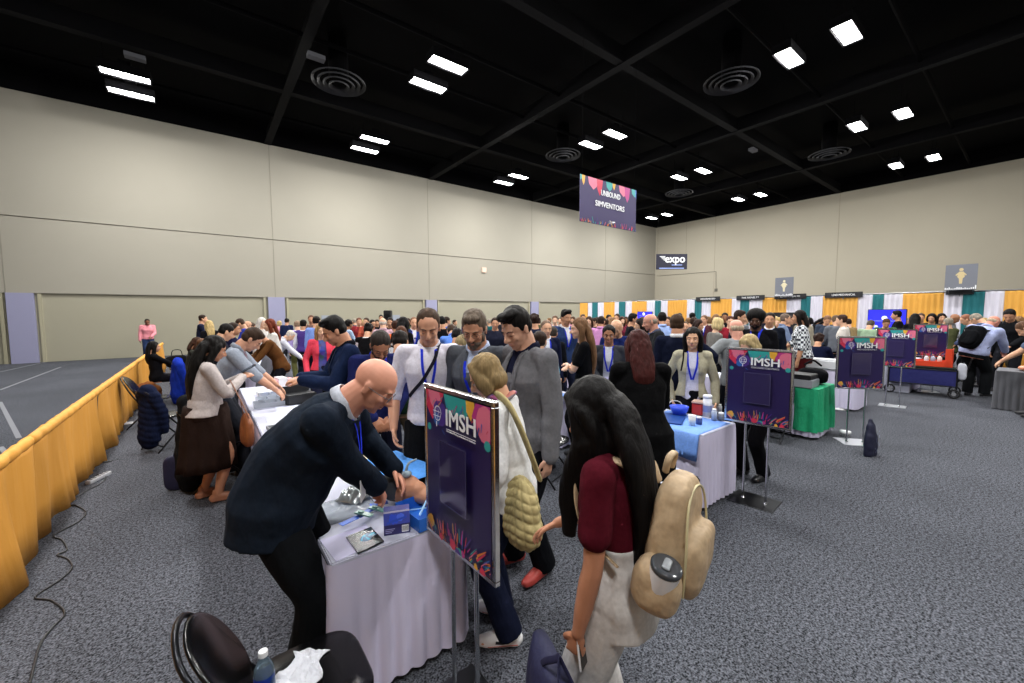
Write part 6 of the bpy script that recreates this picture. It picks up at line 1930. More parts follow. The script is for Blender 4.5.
for i, (px, py, lab) in enumerate(((364, 517, 'left'), (378, 512, 'right'))):
    p = at_z(px, py, .77); g = Geo(); g.box((0, 0, .004), (.035, .11, .008)); g.box((0, .02, .01), (.02, .03, .01)); o = obj('syringe_pack', bevel_mesh(g, .002, 1), mat('#7fb0a8', .3), None, (p.x, p.y, .785)); o.rotation_euler = (0, 0, .5); tag(o, 'pale green plastic clip on the near table, the %s one' % lab, 'clip', 'pale green clips')
# training manikin head under the man's hands
p = at_z(405, 492, .82)
t = thing('training_manikin', 'training manikin head with dark grey cap under the bald man hands', 'manikin', (p.x, p.y + .03, .745), .7)
g = Geo(); g.ell((0, 0, .09), (.08, .12, .085)); g.ell((0, -.09, .085), (.05, .06, .055)); g.tube([(0, -.04, .16), (0, -.02, .185), (0, .0, .165)], [.012, .014, .01]); g.tube([(0, -.1, .06), (0, -.2, .05)], [.05, .055]); g.ell((.0, -.25, .045), (.15, .08, .045))
obj('head', remesh(g, .006, 3, 'manikin'), skin('#c08a6c'), t)
g = Geo(); g.ell((0, .045, .10), (.088, .10, .092)); obj('cap', remesh(g, .008, 2, 'cap'), mat('#3d4248', .7), t)
g = Geo(); g.tube([(0, -.02, .19), (.02, -.03, .235), (.08, -.05, .24)], [.008, .007, .006], seg=10); g.ell((-.01, -.03, .18), (.035, .03, .02)); obj('mask', g, mat('#8fa0ac', .15), t, smooth=True)
sheet('paper', 'cream paper sheet at the far end of the near table', 'paper', [(.86, 3.05), (1.08, 3.0), (1.1, 3.4), (.9, 3.45)], mat('#e8dfc0', .7), .742)

# ---- second and third left tables
for i, (cs, m, lab, nm) in enumerate(((((.45, 4.3), (1.0, 4.25), (1.02, 5.2), (.5, 5.25)), '#c9ccdc', 'large white paper sheet spread behind the bald man', 'paper'),
      (((.62, 5.3), (.95, 5.25), (.97, 5.55), (.65, 5.6)), '#cfd4ea', 'pale blue tinted paper sheet near the black box', 'paper'),
      (((.5, 6.7), (.8, 6.65), (.85, 7.1), (.52, 7.15)), '#c9ccd8', 'white paper sheet by the leaning man hands', 'paper'))):
    sheet(nm, lab, 'paper', cs, mat(m, .7), .742)
t = thing('framed_tray', 'small grey framed tray at the near edge of second table', 'tray', (.56, 4.45, .745), .1)
g = Geo()
for c, d in (((0, 0, .005), (.2, .26, .01)), ((0, -.13, .018), (.2, .012, .03)), ((0, .13, .018), (.2, .012, .03)), ((-.1, 0, .018), (.012, .26, .03)), ((.1, 0, .018), (.012, .26, .03))): g.box(c, d)
obj('tray', g, mat('#8d9097', .4), t); crg = Geo(); crg.box((0, 0, .012), (.15, .2, .006)); obj('card', crg, mat('#c8c4b4', .6), t)
t = thing('black_case', 'black open case on white table behind the bald man', 'case', (.93, 5.72, .742), .25)
g = Geo(); g.box((0, 0, .06), (.36, .22, .12)); obj('case', bevel_mesh(g, .01, 2), mat('#141519', .5), t); g = Geo(); g.box((0, .115, .13), (.36, .01, .16)); obj('lid', g, mat('#1c1d22', .5), t)
for k in range(3):
    t = thing('acrylic_tray', 'clear acrylic organiser tray in front of the phone woman, %s' % ('nearest', 'middle', 'farthest')[k], 'tray', (.62 + .06 * k, 5.75 + .28 * k, .742), .08 * k, 'acrylic trays')
    g = Geo()
    for c, d in (((0, 0, .003), (.36, .2, .006)), ((0, -.1, .03), (.36, .005, .06)), ((0, .1, .03), (.36, .005, .06)), ((-.18, 0, .03), (.005, .2, .06)), ((.18, 0, .03), (.005, .2, .06)), ((.06, 0, .03), (.005, .2, .055)), ((-.06, 0, .03), (.005, .2, .055))): g.box(c, d)
    obj('tray', g, mat('#c4cbd6', .12, alpha=.6), t)
    g = Geo()
    for q_ in range(5): g.tube([(-.15 + .07 * q_, -.06, .015), (-.14 + .07 * q_, .06, .015)], [.006] * 2, seg=6, sub=1)
    obj('instruments', g, M_STEEL, t)
t = thing('pink_box', 'pale pink cardboard box with white sleeve on the left table', 'box', (.9, 7.0, .742), .15)
g = Geo(); g.box((0, 0, .07), (.34, .22, .14)); obj('carton', bevel_mesh(g, .006, 2), mat('#d8a0a4', .6), t); g = Geo(); g.box((0, 0, .085), (.12, .226, .172)); obj('sleeve', g, mat('#e6e4ea', .6), t)
g = Geo(); g.ell((0, 0, .04), (.15, .08, .045)); g.ell((.08, .01, .045), (.08, .07, .04)); o = obj('brown_pad', remesh(g, .012, 3, 'pad'), mat('#8a6550', .8, kind='leather'), None, (.98, 6.45, .745)); tag(o, 'brown rounded practice pad beside the pink box', 'pad')
t = thing('blue_label_box', 'flat white box with bright blue lettering near the phone', 'box', (.68, 6.55, .742), .1); g = Geo(); g.box((0, 0, .03), (.26, .18, .06)); obj('carton', bevel_mesh(g, .004, 1), C_WHITE, t); g = Geo()
for k in range(4): g.box((-.08 + .05 * k, -.093, .035), (.03, .004, .03))
obj('marking', g, mat('#2a62d8', .4), t)

# ---- quilted shoulder bag of the blond woman
tb, pb_ = H['blonde']
cbag = at_d(521, 511, 2.14)
t = thing('quilted_bag', 'beige quilted crescent shoulder bag hanging at the blond woman hip', 'bag', (cbag.x, cbag.y, cbag.z), tb.rotation_euler.z + .6)
g = Geo(); g.ell((0, 0, .01), (.155, .08, .175), seg=40); g.ell((0, 0, -.06), (.175, .09, .13), seg=40)
me = remesh(g, .006, 4, 'bag')
def quilt(c):
    u = math.atan2(c[1], c[0]); a = abs(math.sin(u * 9 + c[2] * 5)); b = abs(math.sin(c[2] * 70 + 1.2 * math.sin(u * 2)))
    return .011 * (a * b) ** .5 - .005
displace(me, quilt)
M_QU = mat('#a99a6a', .75, kind='cloth')
obj('bag_body', me, M_QU, t)
g = Geo(); sh1 = W(tb, pb_.sh['R']) if (W(tb, pb_.sh['R']) - at_d(500, 400, 2.2)).length < (W(tb, pb_.sh['L']) - at_d(500, 400, 2.2)).length else W(tb, pb_.sh['L'])
loc_ = lambda w_: t.matrix_basis.inverted() @ w_
top_ = at_d(500, 396, 2.24); 
pts = [loc_(at_d(539, 478, 2.2)), loc_(at_d(531, 455, 2.12)), loc_(at_d(519, 425, 2.10)), loc_(at_d(508, 404, 2.14)), loc_(at_d(497, 397, 2.24)), loc_(at_d(493, 415, 2.36)), loc_(at_d(500, 470, 2.3))]
g.tube(pts, [(.014, .03), (.014, .034), (.015, .036), (.015, .036), (.015, .036), (.012, .026), (.01, .02)], seg=12, sub=5, ref=(0, 1, 0))
me = g.mesh('strap', True)
obj('strap', me, M_QU, t)
# pink scarf collar
P_, R_ = pb_.P[3], pb_.R[3]
g = Geo(); g.tube([P_ + R_ @ V((.075 * math.cos(a), .07 * math.sin(a), .012 + .012 * math.sin(a * 3))) for a in [2 * PI * k / 14 for k in range(15)]], [(.022, .014)] * 15, seg=8)
obj('scarf', g, mat('#d87c9c', .7, kind='pattern'), tb, smooth=True)

# ---- backpack, tumbler, tote and phone of the dark haired woman
tp, pp = H['pack']
M_BP = mat('#b39b7c', .6, kind='cloth'); M_BP2 = mat('#8f7c66', .7)
t = thing('backpack', 'tan backpack with front pocket worn by the long haired woman', 'backpack', (0, 0, 0))
Mp = Matrix.Translation(tp.location) @ rot_z(tp.rotation_euler.z).to_4x4()
Rb = pp.Rc @ rot_x(.20)
base = pp.cc + pp.Rc @ V((.02, -.19, -.085))
t.matrix_world = Mp @ Matrix.Translation(base) @ Rb.to_4x4()
def superbox(g, c, r, e=3.2, seg=28, n=16, top=1.0):
    rings = []
    for i in range(1, n):
        a = PI * i / n; z = -math.copysign(abs(math.cos(a)) ** (2 / e), math.cos(a)); q = abs(math.sin(a)) ** (2 / e)
        k = 1 + (top - 1) * (z * .5 + .5)
        rings.append([V((c[0] + r[0] * q * k * math.copysign(abs(math.cos(b)) ** (2 / e), math.cos(b)), c[1] + r[1] * q * k * math.copysign(abs(math.sin(b)) ** (2 / e), math.sin(b)), c[2] + r[2] * z)) for b in [2 * PI * j / seg for j in range(seg)]])
    return g.rings(rings, None)
g = Geo(); superbox(g, (0, 0, 0), (.135, .075, .205), top=.8); superbox(g, (0, -.08, -.06), (.110, .042, .12), 3)
me = remesh(g, .007, 3, 'pack'); fold(me, .007, 12, 4); obj('pack_body', me, M_BP, t)
for s in (-1, 1):
    g = Geo(); superbox(g, (s * .145, -.01, -.12), (.055, .075, .09), 2.8); me = remesh(g, .006, 3, 'pocket'); fold(me, .003, 25, s); obj('side_pocket', me, M_BP, t)
g = Geo(); g.tube([(-.112, -.085, -.14), (-.118, -.075, .0), (-.095, -.055, .12), (-.04, -.045, .17), (.04, -.045, .17), (.095, -.055, .12), (.118, -.075, 0), (.112, -.085, -.14)], [.004] * 8, seg=6); obj('zipper', g, mat('#c2b890', .4), t, smooth=True)
g = Geo(); g.tube([(-.03, .05, .205), (-.03, .045, .255), (.03, .045, .255), (.03, .05, .205)], [(.008, .012)] * 4, seg=8); obj('carry_handle', g, M_BP, t, smooth=True)
gb = bvh(PEOPLE[tp['label']][2]); tree_h = [gb]
for s in (-1, 1):
    Rc, cc, S_ = pp.Rc, pp.cc, pp.S
    x_ = .066
    pts = [cc + Rc @ V((s * x_, -.13, .06)), cc + Rc @ V((s * x_, -.10, .125)), cc + Rc @ V((s * x_ * 1.05, -.01, .16)), cc + Rc @ V((s * x_ * 1.15, .09, .11)), cc + Rc @ V((s * (x_ + .025), .12, .02)), cc + Rc @ V((s * (x_ + .065), .07, -.10)), cc + Rc @ V((s * (x_ + .09), -.06, -.17))]
    Rm_ = Rb.transposed()
    g = Geo(); g.tube([Rm_ @ (q - base) for q in pts], [(.024, .008), (.028, .010), (.030, .011), (.028, .010), (.022, .008), (.014, .005), (.013, .004)], ref=(1, 0, 0), seg=12, sub=5)
    obj('shoulder_strap', g, M_BP, t, smooth=True)
g = Geo(); g.box((0, 0, -.10), (.028, .004, .2)); o = obj('loose_strap', g, M_BP2, t); o.location = (-.19, .19, -.17); o.rotation_euler = (.15, .1, .5)
# tumbler in the side pocket that faces the camera
tw = t.matrix_world @ V((-.15, -.015, -.19))
tum = thing('tumbler', 'white insulated tumbler with clear lid in the backpack side pocket', 'tumbler', tw, .3)
tum.rotation_euler = (.25, -.12, .3)
g = Geo(); g.lathe([(0, 0), (.032, 0), (.036, .01), (.043, .11), (.046, .15), (.046, .158), (0, .158)], seg=32); obj('cup', g, mat('#e4e4e8', .3), tum, smooth=True)
g = Geo(); g.lathe([(.0465, .152), (.0475, .158), (.0475, .166), (.043, .170), (.030, .168), (.0, .166)], seg=32); obj('lid', g, mat('#3a3d42', .08), tum, smooth=True)
g = Geo(); g.tube([(-.02, 0, .172), (.02, 0, .172)], [(.012, .005)] * 2, seg=10, sub=1); obj('slider', g, mat('#8d9298', .1), tum)
g = Geo(); g.tube([(.045, 0, .14), (.075, 0, .135), (.08, 0, .10), (.06, 0, .06), (.042, 0, .05)], [(.006, .009)] * 5, seg=8); obj('handle', g, mat('#22242a', .4), tum, smooth=True)
# navy tote in the left hand, phone
hw = W(tp, pp.wr['L'] + (pp.wr['L'] - pp.el['L']).normalized() * .085)
hw_l = hw; hw = hw + (RM @ V((-.05, .0, .02)))
t = thing('tote_bag', 'large navy tote bag held low in the long haired woman hand', 'bag', (hw.x, hw.y, hw.z), math.radians(hd(75)) - PI / 2)
M_TN = mat('#15173c', .7, kind='cloth')
g = Geo(); w1, w2, z1, z2 = .21, .23, -.07, -.47
rings = []
for k in range(7):
    u = k / 6; z = z1 + (z2 - z1) * u; dd_ = .02 + .05 * math.sin(PI * min(1, u * .8 + .1))
    ww = w1 + (w2 - w1) * u
    rings.append([V((ww * math.copysign(min(1, abs(1.25 * math.cos(a))), math.cos(a)), dd_ * math.copysign(min(1, abs(1.2 * math.sin(a))), math.sin(a)) * (1 + .2 * noise.noise(V((a, u * 3, 1)))), z + .012 * math.cos(2 * a) * (1 - u))) for a in [2 * PI * j / 32 for j in range(32)]])
g.rings(rings, None); me = g.mesh('tote', True); obj('bag_body', me, M_TN, t)
for s in (-1, 1):
    g = Geo(); g.tube([(-.10, s * .035, -.10), (-.06, s * .028, -.05), (-.012, s * .008, -.005), (.0, 0, .012), (.012, s * .008, -.005), (.06, s * .028, -.05), (.10, s * .035, -.10)], [(.012, .003)] * 7, ref=(0, 0, 1) if 0 else (1, 0, 0), seg=8, sub=4); obj('handle', g, M_TN, t, smooth=True)
hw = hw_l; ph = hw + V((RM @ V((.03, .035, -.01))))
t = thing('mobile_phone', 'black phone with white case beside the long haired woman hand', 'phone', ph, math.radians(hd(80)))
t.rotation_euler = (1.4, .1, math.radians(hd(30)))
g = Geo(); g.box((0, 0, 0), (.072, .15, .009)); obj('case', bevel_mesh(g, .004, 2), mat('#d8d8dc', .4), t); g = Geo(); g.box((0, 0, .0048), (.064, .142, .002)); obj('screen', g, mat('#06060a', .08), t)

# ---- strap of the white shirted man, strap of the cream jacket woman
def body_strap(key, pts, w, m, name):
    t_, p_ = H[key]
    tr = [bvh(PEOPLE[t_['label']][2])]
    P_ = [p_.cc + p_.Rc @ V(q[0]) for q in pts]; D_ = [p_.Rc @ V(q[1]) for q in pts]
    obj(name, ribbon(tr, P_, D_, w, .008, .002), m, t_)
body_strap('shirt', [((-.085, .0, .165), (0, .25, 1)), ((-.05, .05, .09), (0, 1, .2)), ((.05, .05, -.06), (0, 1, 0)), ((.145, .03, -.20), (.35, 1, 0))], .026, cloth('#2a2734'), 'bag_strap')
body_strap('asian', [((.095, .0, .15), (0, .25, 1)), ((.10, .04, .08), (0, 1, .2)), ((.105, .04, -.04), (.2, 1, 0))], .016, cloth('#101014'), 'bag_strap')
body_strap('bighair', [((-.09, .0, .16), (0, .25, 1)), ((-.05, .05, .06), (0, 1, .2))], .02, BLUE_LAN, 'lanyard_side')

# ---- backpack of the man at the right
tq, pq = H['packman']
t = thing('backpack', 'large black backpack on the light blue shirted man back', 'backpack', (0, 0, 0))
base = pq.cc + pq.Rc @ V((0, -.245, -.17))
t.matrix_world = Matrix.Translation(tq.location) @ rot_z(tq.rotation_euler.z).to_4x4() @ Matrix.Translation(base) @ pq.Rc.to_4x4()
g = Geo(); superbox(g, (0, 0, 0), (.165, .11, .27)); superbox(g, (0, -.11, -.06), (.13, .05, .17)); me = remesh(g, .012, 3, 'bp'); fold(me, .01, 8, 2); obj('pack_body', me, cloth('#0b0c10'), t)
for s in (-1, 1):
    g = Geo(); g.tube([(s * .10, .08, .20), (s * .11, .15, .26), (s * .12, .30, .22), (s * .15, .36, .05), (s * .2, .22, -.12)], [(.03, .01)] * 5, ref=(1, 0, 0), seg=10); obj('shoulder_strap', g, cloth('#0b0c10'), t, smooth=True)

# ---- phone woman things
tc_, pc_ = H['cardigan']
ph = at_d(262, 368, (W(tc_, pc_.wr['R']) - V((0, 0, EYE))).dot(FWD)) if 0 else (W(tc_, pc_.wr['R'] + (pc_.wr['R'] - pc_.el['R']).normalized() * .10) + W(tc_, pc_.wr['L'] + (pc_.wr['L'] - pc_.el['L']).normalized() * .10)) / 2 + V((0, 0, .04))
t = thing('mobile_phone', 'dark phone held up in the cardigan woman hands', 'phone', ph); t.rotation_euler = (.5, 0, tc_.rotation_euler.z)
g = Geo(); g.box((0, 0, 0), (.075, .15, .009)); obj('case', bevel_mesh(g, .004, 2), mat('#15161a', .4), t); g = Geo(); g.box((0, 0, .0048), (.066, .142, .002)); obj('screen', g, mat('#2c3848', .1), t)
pbag = at_d(247, 430, 4.0)
t = thing('leather_bag', 'tan brown leather shoulder bag at the cardigan woman hip', 'bag', pbag, tc_.rotation_euler.z)
g = Geo(); superbox(g, (0, 0, 0), (.16, .055, .17), 2.6, top=.75); me = remesh(g, .01, 3, 'lb'); fold(me, .008, 9, 1); obj('bag_body', me, mat('#8a4f2c', .45, kind='leather'), t)
g = Geo(); g.tube([(-.11, 0, .12), (-.13, -.02, .30), (-.08, -.1, .50), (.03, -.05, .32), (.10, 0, .14)], [(.010, .004)] * 5, seg=8); obj('strap', g, mat('#6a3a20', .45, kind='leather'), t, smooth=True)
t = thing('tote_bag', 'navy tote bag with small printed figure standing on the carpet', 'bag', tuple(at_z(187, 488, 0)), -.25)
g = Geo(); superbox(g, (0, 0, .19), (.19, .05, .19), 5); obj('bag_body', g, mat('#141538', .7, kind='cloth'), t, smooth=True)
a = Art(-.17, .17, .02, .36, y=-.052, step=.0006); a.disc(.03, .20, .05, C_RED, wob=.15); a.disc(.03, .17, .035, C_WHITE, wob=.1); a.disc(.03, .24, .02, C_BLUE); a.rect(-.03, .09, .09, .105, C_WHITE); a.rect(.0, .06, .06, .07, C_WHITE); obj('print', a.g, None, t)
for s in (-1, 1):
    g = Geo(); g.tube([(-.08, s * .03, .36), (-.06, s * .05, .42), (.06, s * .05, .42), (.08, s * .03, .36)], [(.012, .003)] * 4, ref=(1, 0, 0), seg=8); obj('handle', g, M_TN, t, smooth=True)

# ---- coats and jackets over chairs
def garment(name, label, loc, rz, w, h, z0, col, puffy=False, seed=0, depth=.13):
    g = Geo()
    top = z0 + h
    g.tube([(-w * .42, 0, top - .08), (0, -.01, top), (w * .42, 0, top - .08)], [(.07, .08), (.09, .10), (.07, .08)], seg=16, ref=(0, 1, 0))
    g.tube([(0, 0, top - .06), (0, .0, top - h * .4), (0, -.02, top - h * .8), (0, -.03, z0 + .06)], [(w * .48, depth * .8), (w * .5, depth), (w * .55, depth * 1.05), (w * .45, depth * .8)], seg=20, ref=(1, 0, 0))
    for s in (-1, 1): g.tube([(s * w * .42, 0, top - .1), (s * w * .55, .05, top - h * .35), (s * w * .5, .08, top - h * .7)], [.07, .065, .05], seg=12)
    me = remesh(g, .014, 3, name)
    if puffy: displace(me, lambda c: .008 * abs(math.sin(c[2] * 40 + .9 * math.sin(c[0] * 9 + c[1] * 5))) - .004 + .006 * noise.noise((c[0] * 14, c[1] * 14, c[2] * 14)))
    else: fold(me, .018, 7, seed)
    o = obj(name, me, cloth(col), None, loc); o.rotation_euler = (0, 0, rz)
    return tag(o, label, 'jacket')
garment('puffer_jacket', 'quilted dark navy puffer jacket hung over a chair back', (-.64, 7.31, 0), math.radians(-60), .34, .78, .06, '#121a34', True, 0, .10)
garment('long_coat', 'long black coat over the chair behind the cardigan woman', (-.16, 5.46, 0), math.radians(-80), .42, .92, .02, '#121316', False, 4)
garment('blue_jacket', 'bright blue jacket hanging over a chair back, left side', (-.46, 10.9, 0), math.radians(-80), .46, .85, .03, '#16309c', False, 7)
garment('dark_coat', 'black coat heaped on a chair by the lavender shirts', (2.0, 9.0, 0), .3, .5, .95, .0, '#101116', False, 9, .2)
garment('olive_coat', 'olive green coat hanging over a chair below the purple vest', (2.55, 8.4, 0), .3, .4, .85, .0, '#5a5c30', False, 11)
p = at_z(144, 402, 0)
o = garment('brown_bag', 'slouchy brown bag on the floor by the seated woman in black', (p.x + .12, p.y - .6, 0), .4, .36, .42, .0, '#7a4a26', False, 12, .12); o['category'] = 'bag'
t = thing('handbag', 'black handbag on a small stool at the yellow drape end', 'bag', (-.6, 13.9, 0), .3)
g = Geo(); superbox(g, (0, 0, .62), (.26, .12, .17), 2.6); me = remesh(g, .015, 3, 'hb'); fold(me, .012, 8, 3); obj('bag_body', me, cloth('#101014'), t)
g = Geo(); g.tube([(-.12, 0, .76), (-.08, 0, .92), (.08, 0, .92), (.12, 0, .76)], [.01] * 4, seg=6); obj('handle', g, cloth('#101014'), t)
g = Geo(); g.lathe([(0, .42), (.17, .42), (.17, .455), (0, .455)], seg=20)
for k in range(3): g.tube([(.12 * math.cos(k * 2.1), .12 * math.sin(k * 2.1), .42), (.17 * math.cos(k * 2.1), .17 * math.sin(k * 2.1), 0)], [.012] * 2, seg=6, sub=1)
obj('stool', g, M_DARKMET, t)
# paper scraps and tape on the floor
for i, (px, py, lab) in enumerate(((123, 424, 'white paper scrap on the carpet beside the yellow drape'), (143, 398, 'white papers on the floor below the brown bag'))):
    p = at_z(px, py, 0); sheet('paper', lab, 'paper', [(p.x - .13, p.y - .1), (p.x + .13, p.y - .08), (p.x + .12, p.y + .12), (p.x - .12, p.y + .1)], mat('#c8cad2', .7), .001)
g = Geo()
for (a_, b_) in (((0, 390), (61, 367)), ((0, 402), (19, 438)), ((0, 447), (8, 455)), ((0, 372), (50, 361))):
    A_, B_ = at_z(*a_, 0), at_z(*b_, 0); d = (B_ - A_).normalized(); n_ = V((-d.y, d.x, 0)) * .03
    g.add([A_ + n_ + V((0, 0, .002)), A_ - n_ + V((0, 0, .002)), B_ - n_ + V((0, 0, .002)), B_ + n_ + V((0, 0, .002))], [(0, 1, 2, 3)])
tag(obj('floor_tape', g, mat('#75777e', .7)), 'thin grey tape lines on the empty carpet beyond the yellow drape', 'tape')
cab = [(97, 474), (106, 477), (100, 484), (84, 492), (63, 506), (74, 505), (86, 512), (78, 522), (54, 535), (62, 540), (67, 550), (57, 555), (68, 559), (72, 568), (60, 580), (35, 597), (50, 600), (62, 608), (64, 616), (54, 626), (40, 645), (30, 683)]
g = Geo(); g.tube([at_z(x, y, .006) for x, y in cab], [.006] * len(cab), seg=7, sub=4); tag(obj('cable', g, mat('#0b0b0d', .5), smooth=True), 'black cable snaking along the carpet beside the yellow drape', 'cable')
p = at_z(84, 482, 0); t = thing('power_strip', 'pale grey power strip on the carpet at the yellow drape foot', 'power strip', (p.x + .12, p.y, 0), 1.1)
g = Geo(); g.box((0, 0, .02), (.3, .055, .04)); obj('housing', bevel_mesh(g, .006, 2), mat('#b8bac0', .4), t); g = Geo()
for k in range(5): g.box((-.11 + .055 * k, 0, .041), (.03, .03, .003))
obj('sockets', g, M_DARKMET, t)
g = Geo(); p0, p1 = at_z(106, 462, .004), at_z(118, 459, .004); g.tube([p0, p1], [.004] * 2, seg=6, sub=1); g.ell(p0, (.06, .02, .015)); tag(obj('cable_plug', g, mat('#0b0b0d', .5)), 'short black plug and lead on the carpet near power strip', 'plug')

# ---- speaker on stand
p = at_d(388, 318, 15.8); t = thing('loudspeaker', 'black loudspeaker on a stand above the left crowd', 'speaker', (p.x, p.y, 0), math.radians(hd(180)) + PI / 2)
zt_ = at_d(388, 310.5, 15.8).z; g = Geo(); g.box((0, 0, zt_ - .19), (.28, .26, .38)); obj('cabinet', bevel_mesh(g, .02, 2), mat('#0c0c0f', .6), t)
g = Geo(); g.lathe([(.1, 0), (.105, .01), (0, .012)], seg=20, M=Matrix.Translation((0, -.135, zt_ - .22)) @ Matrix.Rotation(PI / 2, 4, 'X')); obj('cone', g, M_DARKMET, t)
g = Geo(); g.tube([(0, 0, .1), (0, 0, zt_ - .38)], [.02] * 2, seg=8, sub=1)
for k in range(3): g.tube([(0, 0, .5), (.4 * math.cos(k * 2.1), .4 * math.sin(k * 2.1), .01)], [.012] * 2, seg=6, sub=1)
obj('stand', g, M_DARKMET, t)
for px0, px1, yt, yb, lab in ((321.5, 331, 315.5, 320.5, 'grey wall sign high over the crowd, left of the loudspeaker'), (392.5, 400, 315, 320.5, 'grey wall sign right of the loudspeaker')):
    a_, b_ = at_y(px0, yt, YL - .08), at_y(px1, yb, YL - .08); g = Geo(); g.box((a_ + b_) / 2, (abs(b_.x - a_.x), .03, abs(a_.z - b_.z))); tag(obj('wall_sign', g, mat('#8d93a0', .6)), lab, 'sign')

# ---- blue-topped table
M_BLUC = mat('#6f9be8', .7, kind='cloth')
g = Geo(); rings = []
for i in range(30):
    y = 1.86 + 1.17 * i / 29
    w = lambda z: .012 * noise.noise(V((y * 7, z * 3, 2))) + .008 * noise.noise(V((y * 19, z, 5)))
    prof = [(4.24, .7425), (4.0, .743), (3.75, .743), (3.612, .744), (3.592, .735), (3.585 + w(1) * .6, .66), (3.575 + w(2), .58), (3.57 + w(3) * 1.4, .50 + .015 * noise.noise(V((y * 5, 1, 1))))]
    rings.append([V((x, y, z)) for x, z in prof] + [V((x - .002 if z < .74 else x, y, z - .002)) for x, z in reversed(prof)])
g.rings(rings, None); tag(obj('table_cover', g, M_BLUC, smooth=True), 'light blue cover draped over the left side of the equipment table', 'table cover')
ZT2 = .745
def lathe_thing(name, label, cat, loc, parts, group=None):
    t = thing(name, label, cat, loc, 0, group)
    for nm, prof, m in parts:
        g = Geo(); g.lathe(prof, seg=24); obj(nm, g, m, t, smooth=True)
    return t
p = at_z(692, 425, ZT2)
lathe_thing('paper_cup', 'white paper cup at the front corner of the equipment table', 'cup', (p.x, p.y, ZT2), [('cup', [(0, 0), (.027, 0), (.037, .095), (.034, .095), (0, .09)], mat('#dcdcd8', .6)), ('rim', [(.036, .092), (.039, .094), (.039, .1), (.035, .1)], C_WHITE)])
p = at_z(707, 416, ZT2)
lathe_thing('wipes_canister', 'tall white canister of wipes behind the paper cup', 'canister', (p.x, p.y, ZT2), [('body', [(0, 0), (.045, 0), (.045, .2), (0, .2)], mat('#d8dae4', .4)), ('lid', [(.047, .2), (.047, .225), (.04, .235), (0, .235)], C_WHITE), ('label', [(.0455, .05), (.046, .052), (.046, .12), (.0455, .122)], mat('#7f8ab8', .5))])
p = at_z(698, 414, ZT2)
t = thing('sharps_container', 'red container with white lid on the equipment table', 'container', (p.x, p.y, ZT2), .3)
g = Geo(); g.box((0, 0, .065), (.13, .11, .13)); obj('body', bevel_mesh(g, .012, 2), mat('#c0342a', .35), t); g = Geo(); g.box((0, 0, .14), (.14, .12, .022)); obj('lid', bevel_mesh(g, .006, 2), mat('#d8b8a8', .4), t); g = Geo(); g.box((0, -.058, .07), (.06, .003, .05)); obj('label', g, mat('#e8c8b8', .5), t)
p = at_z(679, 415, ZT2)
lathe_thing('blue_bowl', 'bright blue plastic bowl on the blue tray', 'bowl', (p.x, p.y, ZT2 + .014), [('bowl', [(0, 0), (.07, 0), (.09, .05), (.1, .085), (.096, .085), (.085, .05), (.06, .01), (0, .008)], mat('#2c50d8', .3))])
p = at_z(672, 420, ZT2)
t = thing('blue_tray', 'flat dark blue tray under the bright blue bowl', 'tray', (p.x + .03, p.y + .05, ZT2), .4)
g = Geo(); g.box((0, 0, .006), (.44, .3, .012)); obj('tray', bevel_mesh(g, .005, 2), mat('#23488c', .35), t)
p = at_z(678, 406, ZT2)
t = thing('tablet', 'dark tablet propped upright at the back of equipment table', 'tablet', (p.x - .1, p.y, ZT2), math.radians(hd(180)) + PI / 2 + .3)
g = Geo(); g.box((0, 0, .1), (.24, .02, .19)); o = obj('screen', bevel_mesh(g, .008, 2), mat('#20304e', .2), t); o.rotation_euler = (-.25, 0, 0); g = Geo(); g.box((0, .08, .006), (.16, .2, .012)); obj('stand', g, M_DARKMET, t)
for k, (px, py, r_, h_, c_, lab) in enumerate(((699, 424, .03, .075, '#46568c', 'small blue jar right of the paper cup'), (714, 420, .028, .12, '#b8c0d0', 'small clear bottle right of the canister'), (721, 420, .036, .08, '#7c8088', 'grey jar at the right edge of equipment table'), (719, 412, .03, .09, '#c8ccd4', 'pale jar behind the grey jar'))):
    p = at_z(px, py, ZT2); lathe_thing('jar', lab, 'jar', (p.x, p.y, ZT2), [('body', [(0, 0), (r_, 0), (r_, h_ * .75), (r_ * .7, h_ * .85), (0, h_ * .85)], mat(c_, .25)), ('lid', [(r_ * .75, h_ * .84), (r_ * .75, h_), (0, h_)], C_WHITE)])
for k, (px, py, lab) in enumerate(((655, 410, 'papers at the left end of equipment table, topmost sheet'), (660, 416, 'papers at the left end of equipment table, front sheet'), (668, 405, 'papers by the tablet on the equipment table'))):
    p = at_z(px, py, ZT2); a_ = .3 + k; sheet('paper', lab, 'paper', [(p.x + .14 * math.cos(a_ + q * PI / 2 + .3 * (q % 2)), p.y + .14 * math.sin(a_ + q * PI / 2 + .3 * (q % 2))) for q in range(4)], mat('#d4d6dc', .7), ZT2 + .002 * k)
g = Geo(); P_ = [at_z(x, y, ZT2 + z) for x, y, z in ((664, 412, .01), (668, 405, .08), (672, 401, .12), (680, 402, .1), (684, 410, .01))]; g.tube(P_, [.006] * 5, seg=7); tag(obj('cable', g, mat('#c8c8cc', .5), smooth=True), 'looped pale cable in front of the tablet', 'cable')
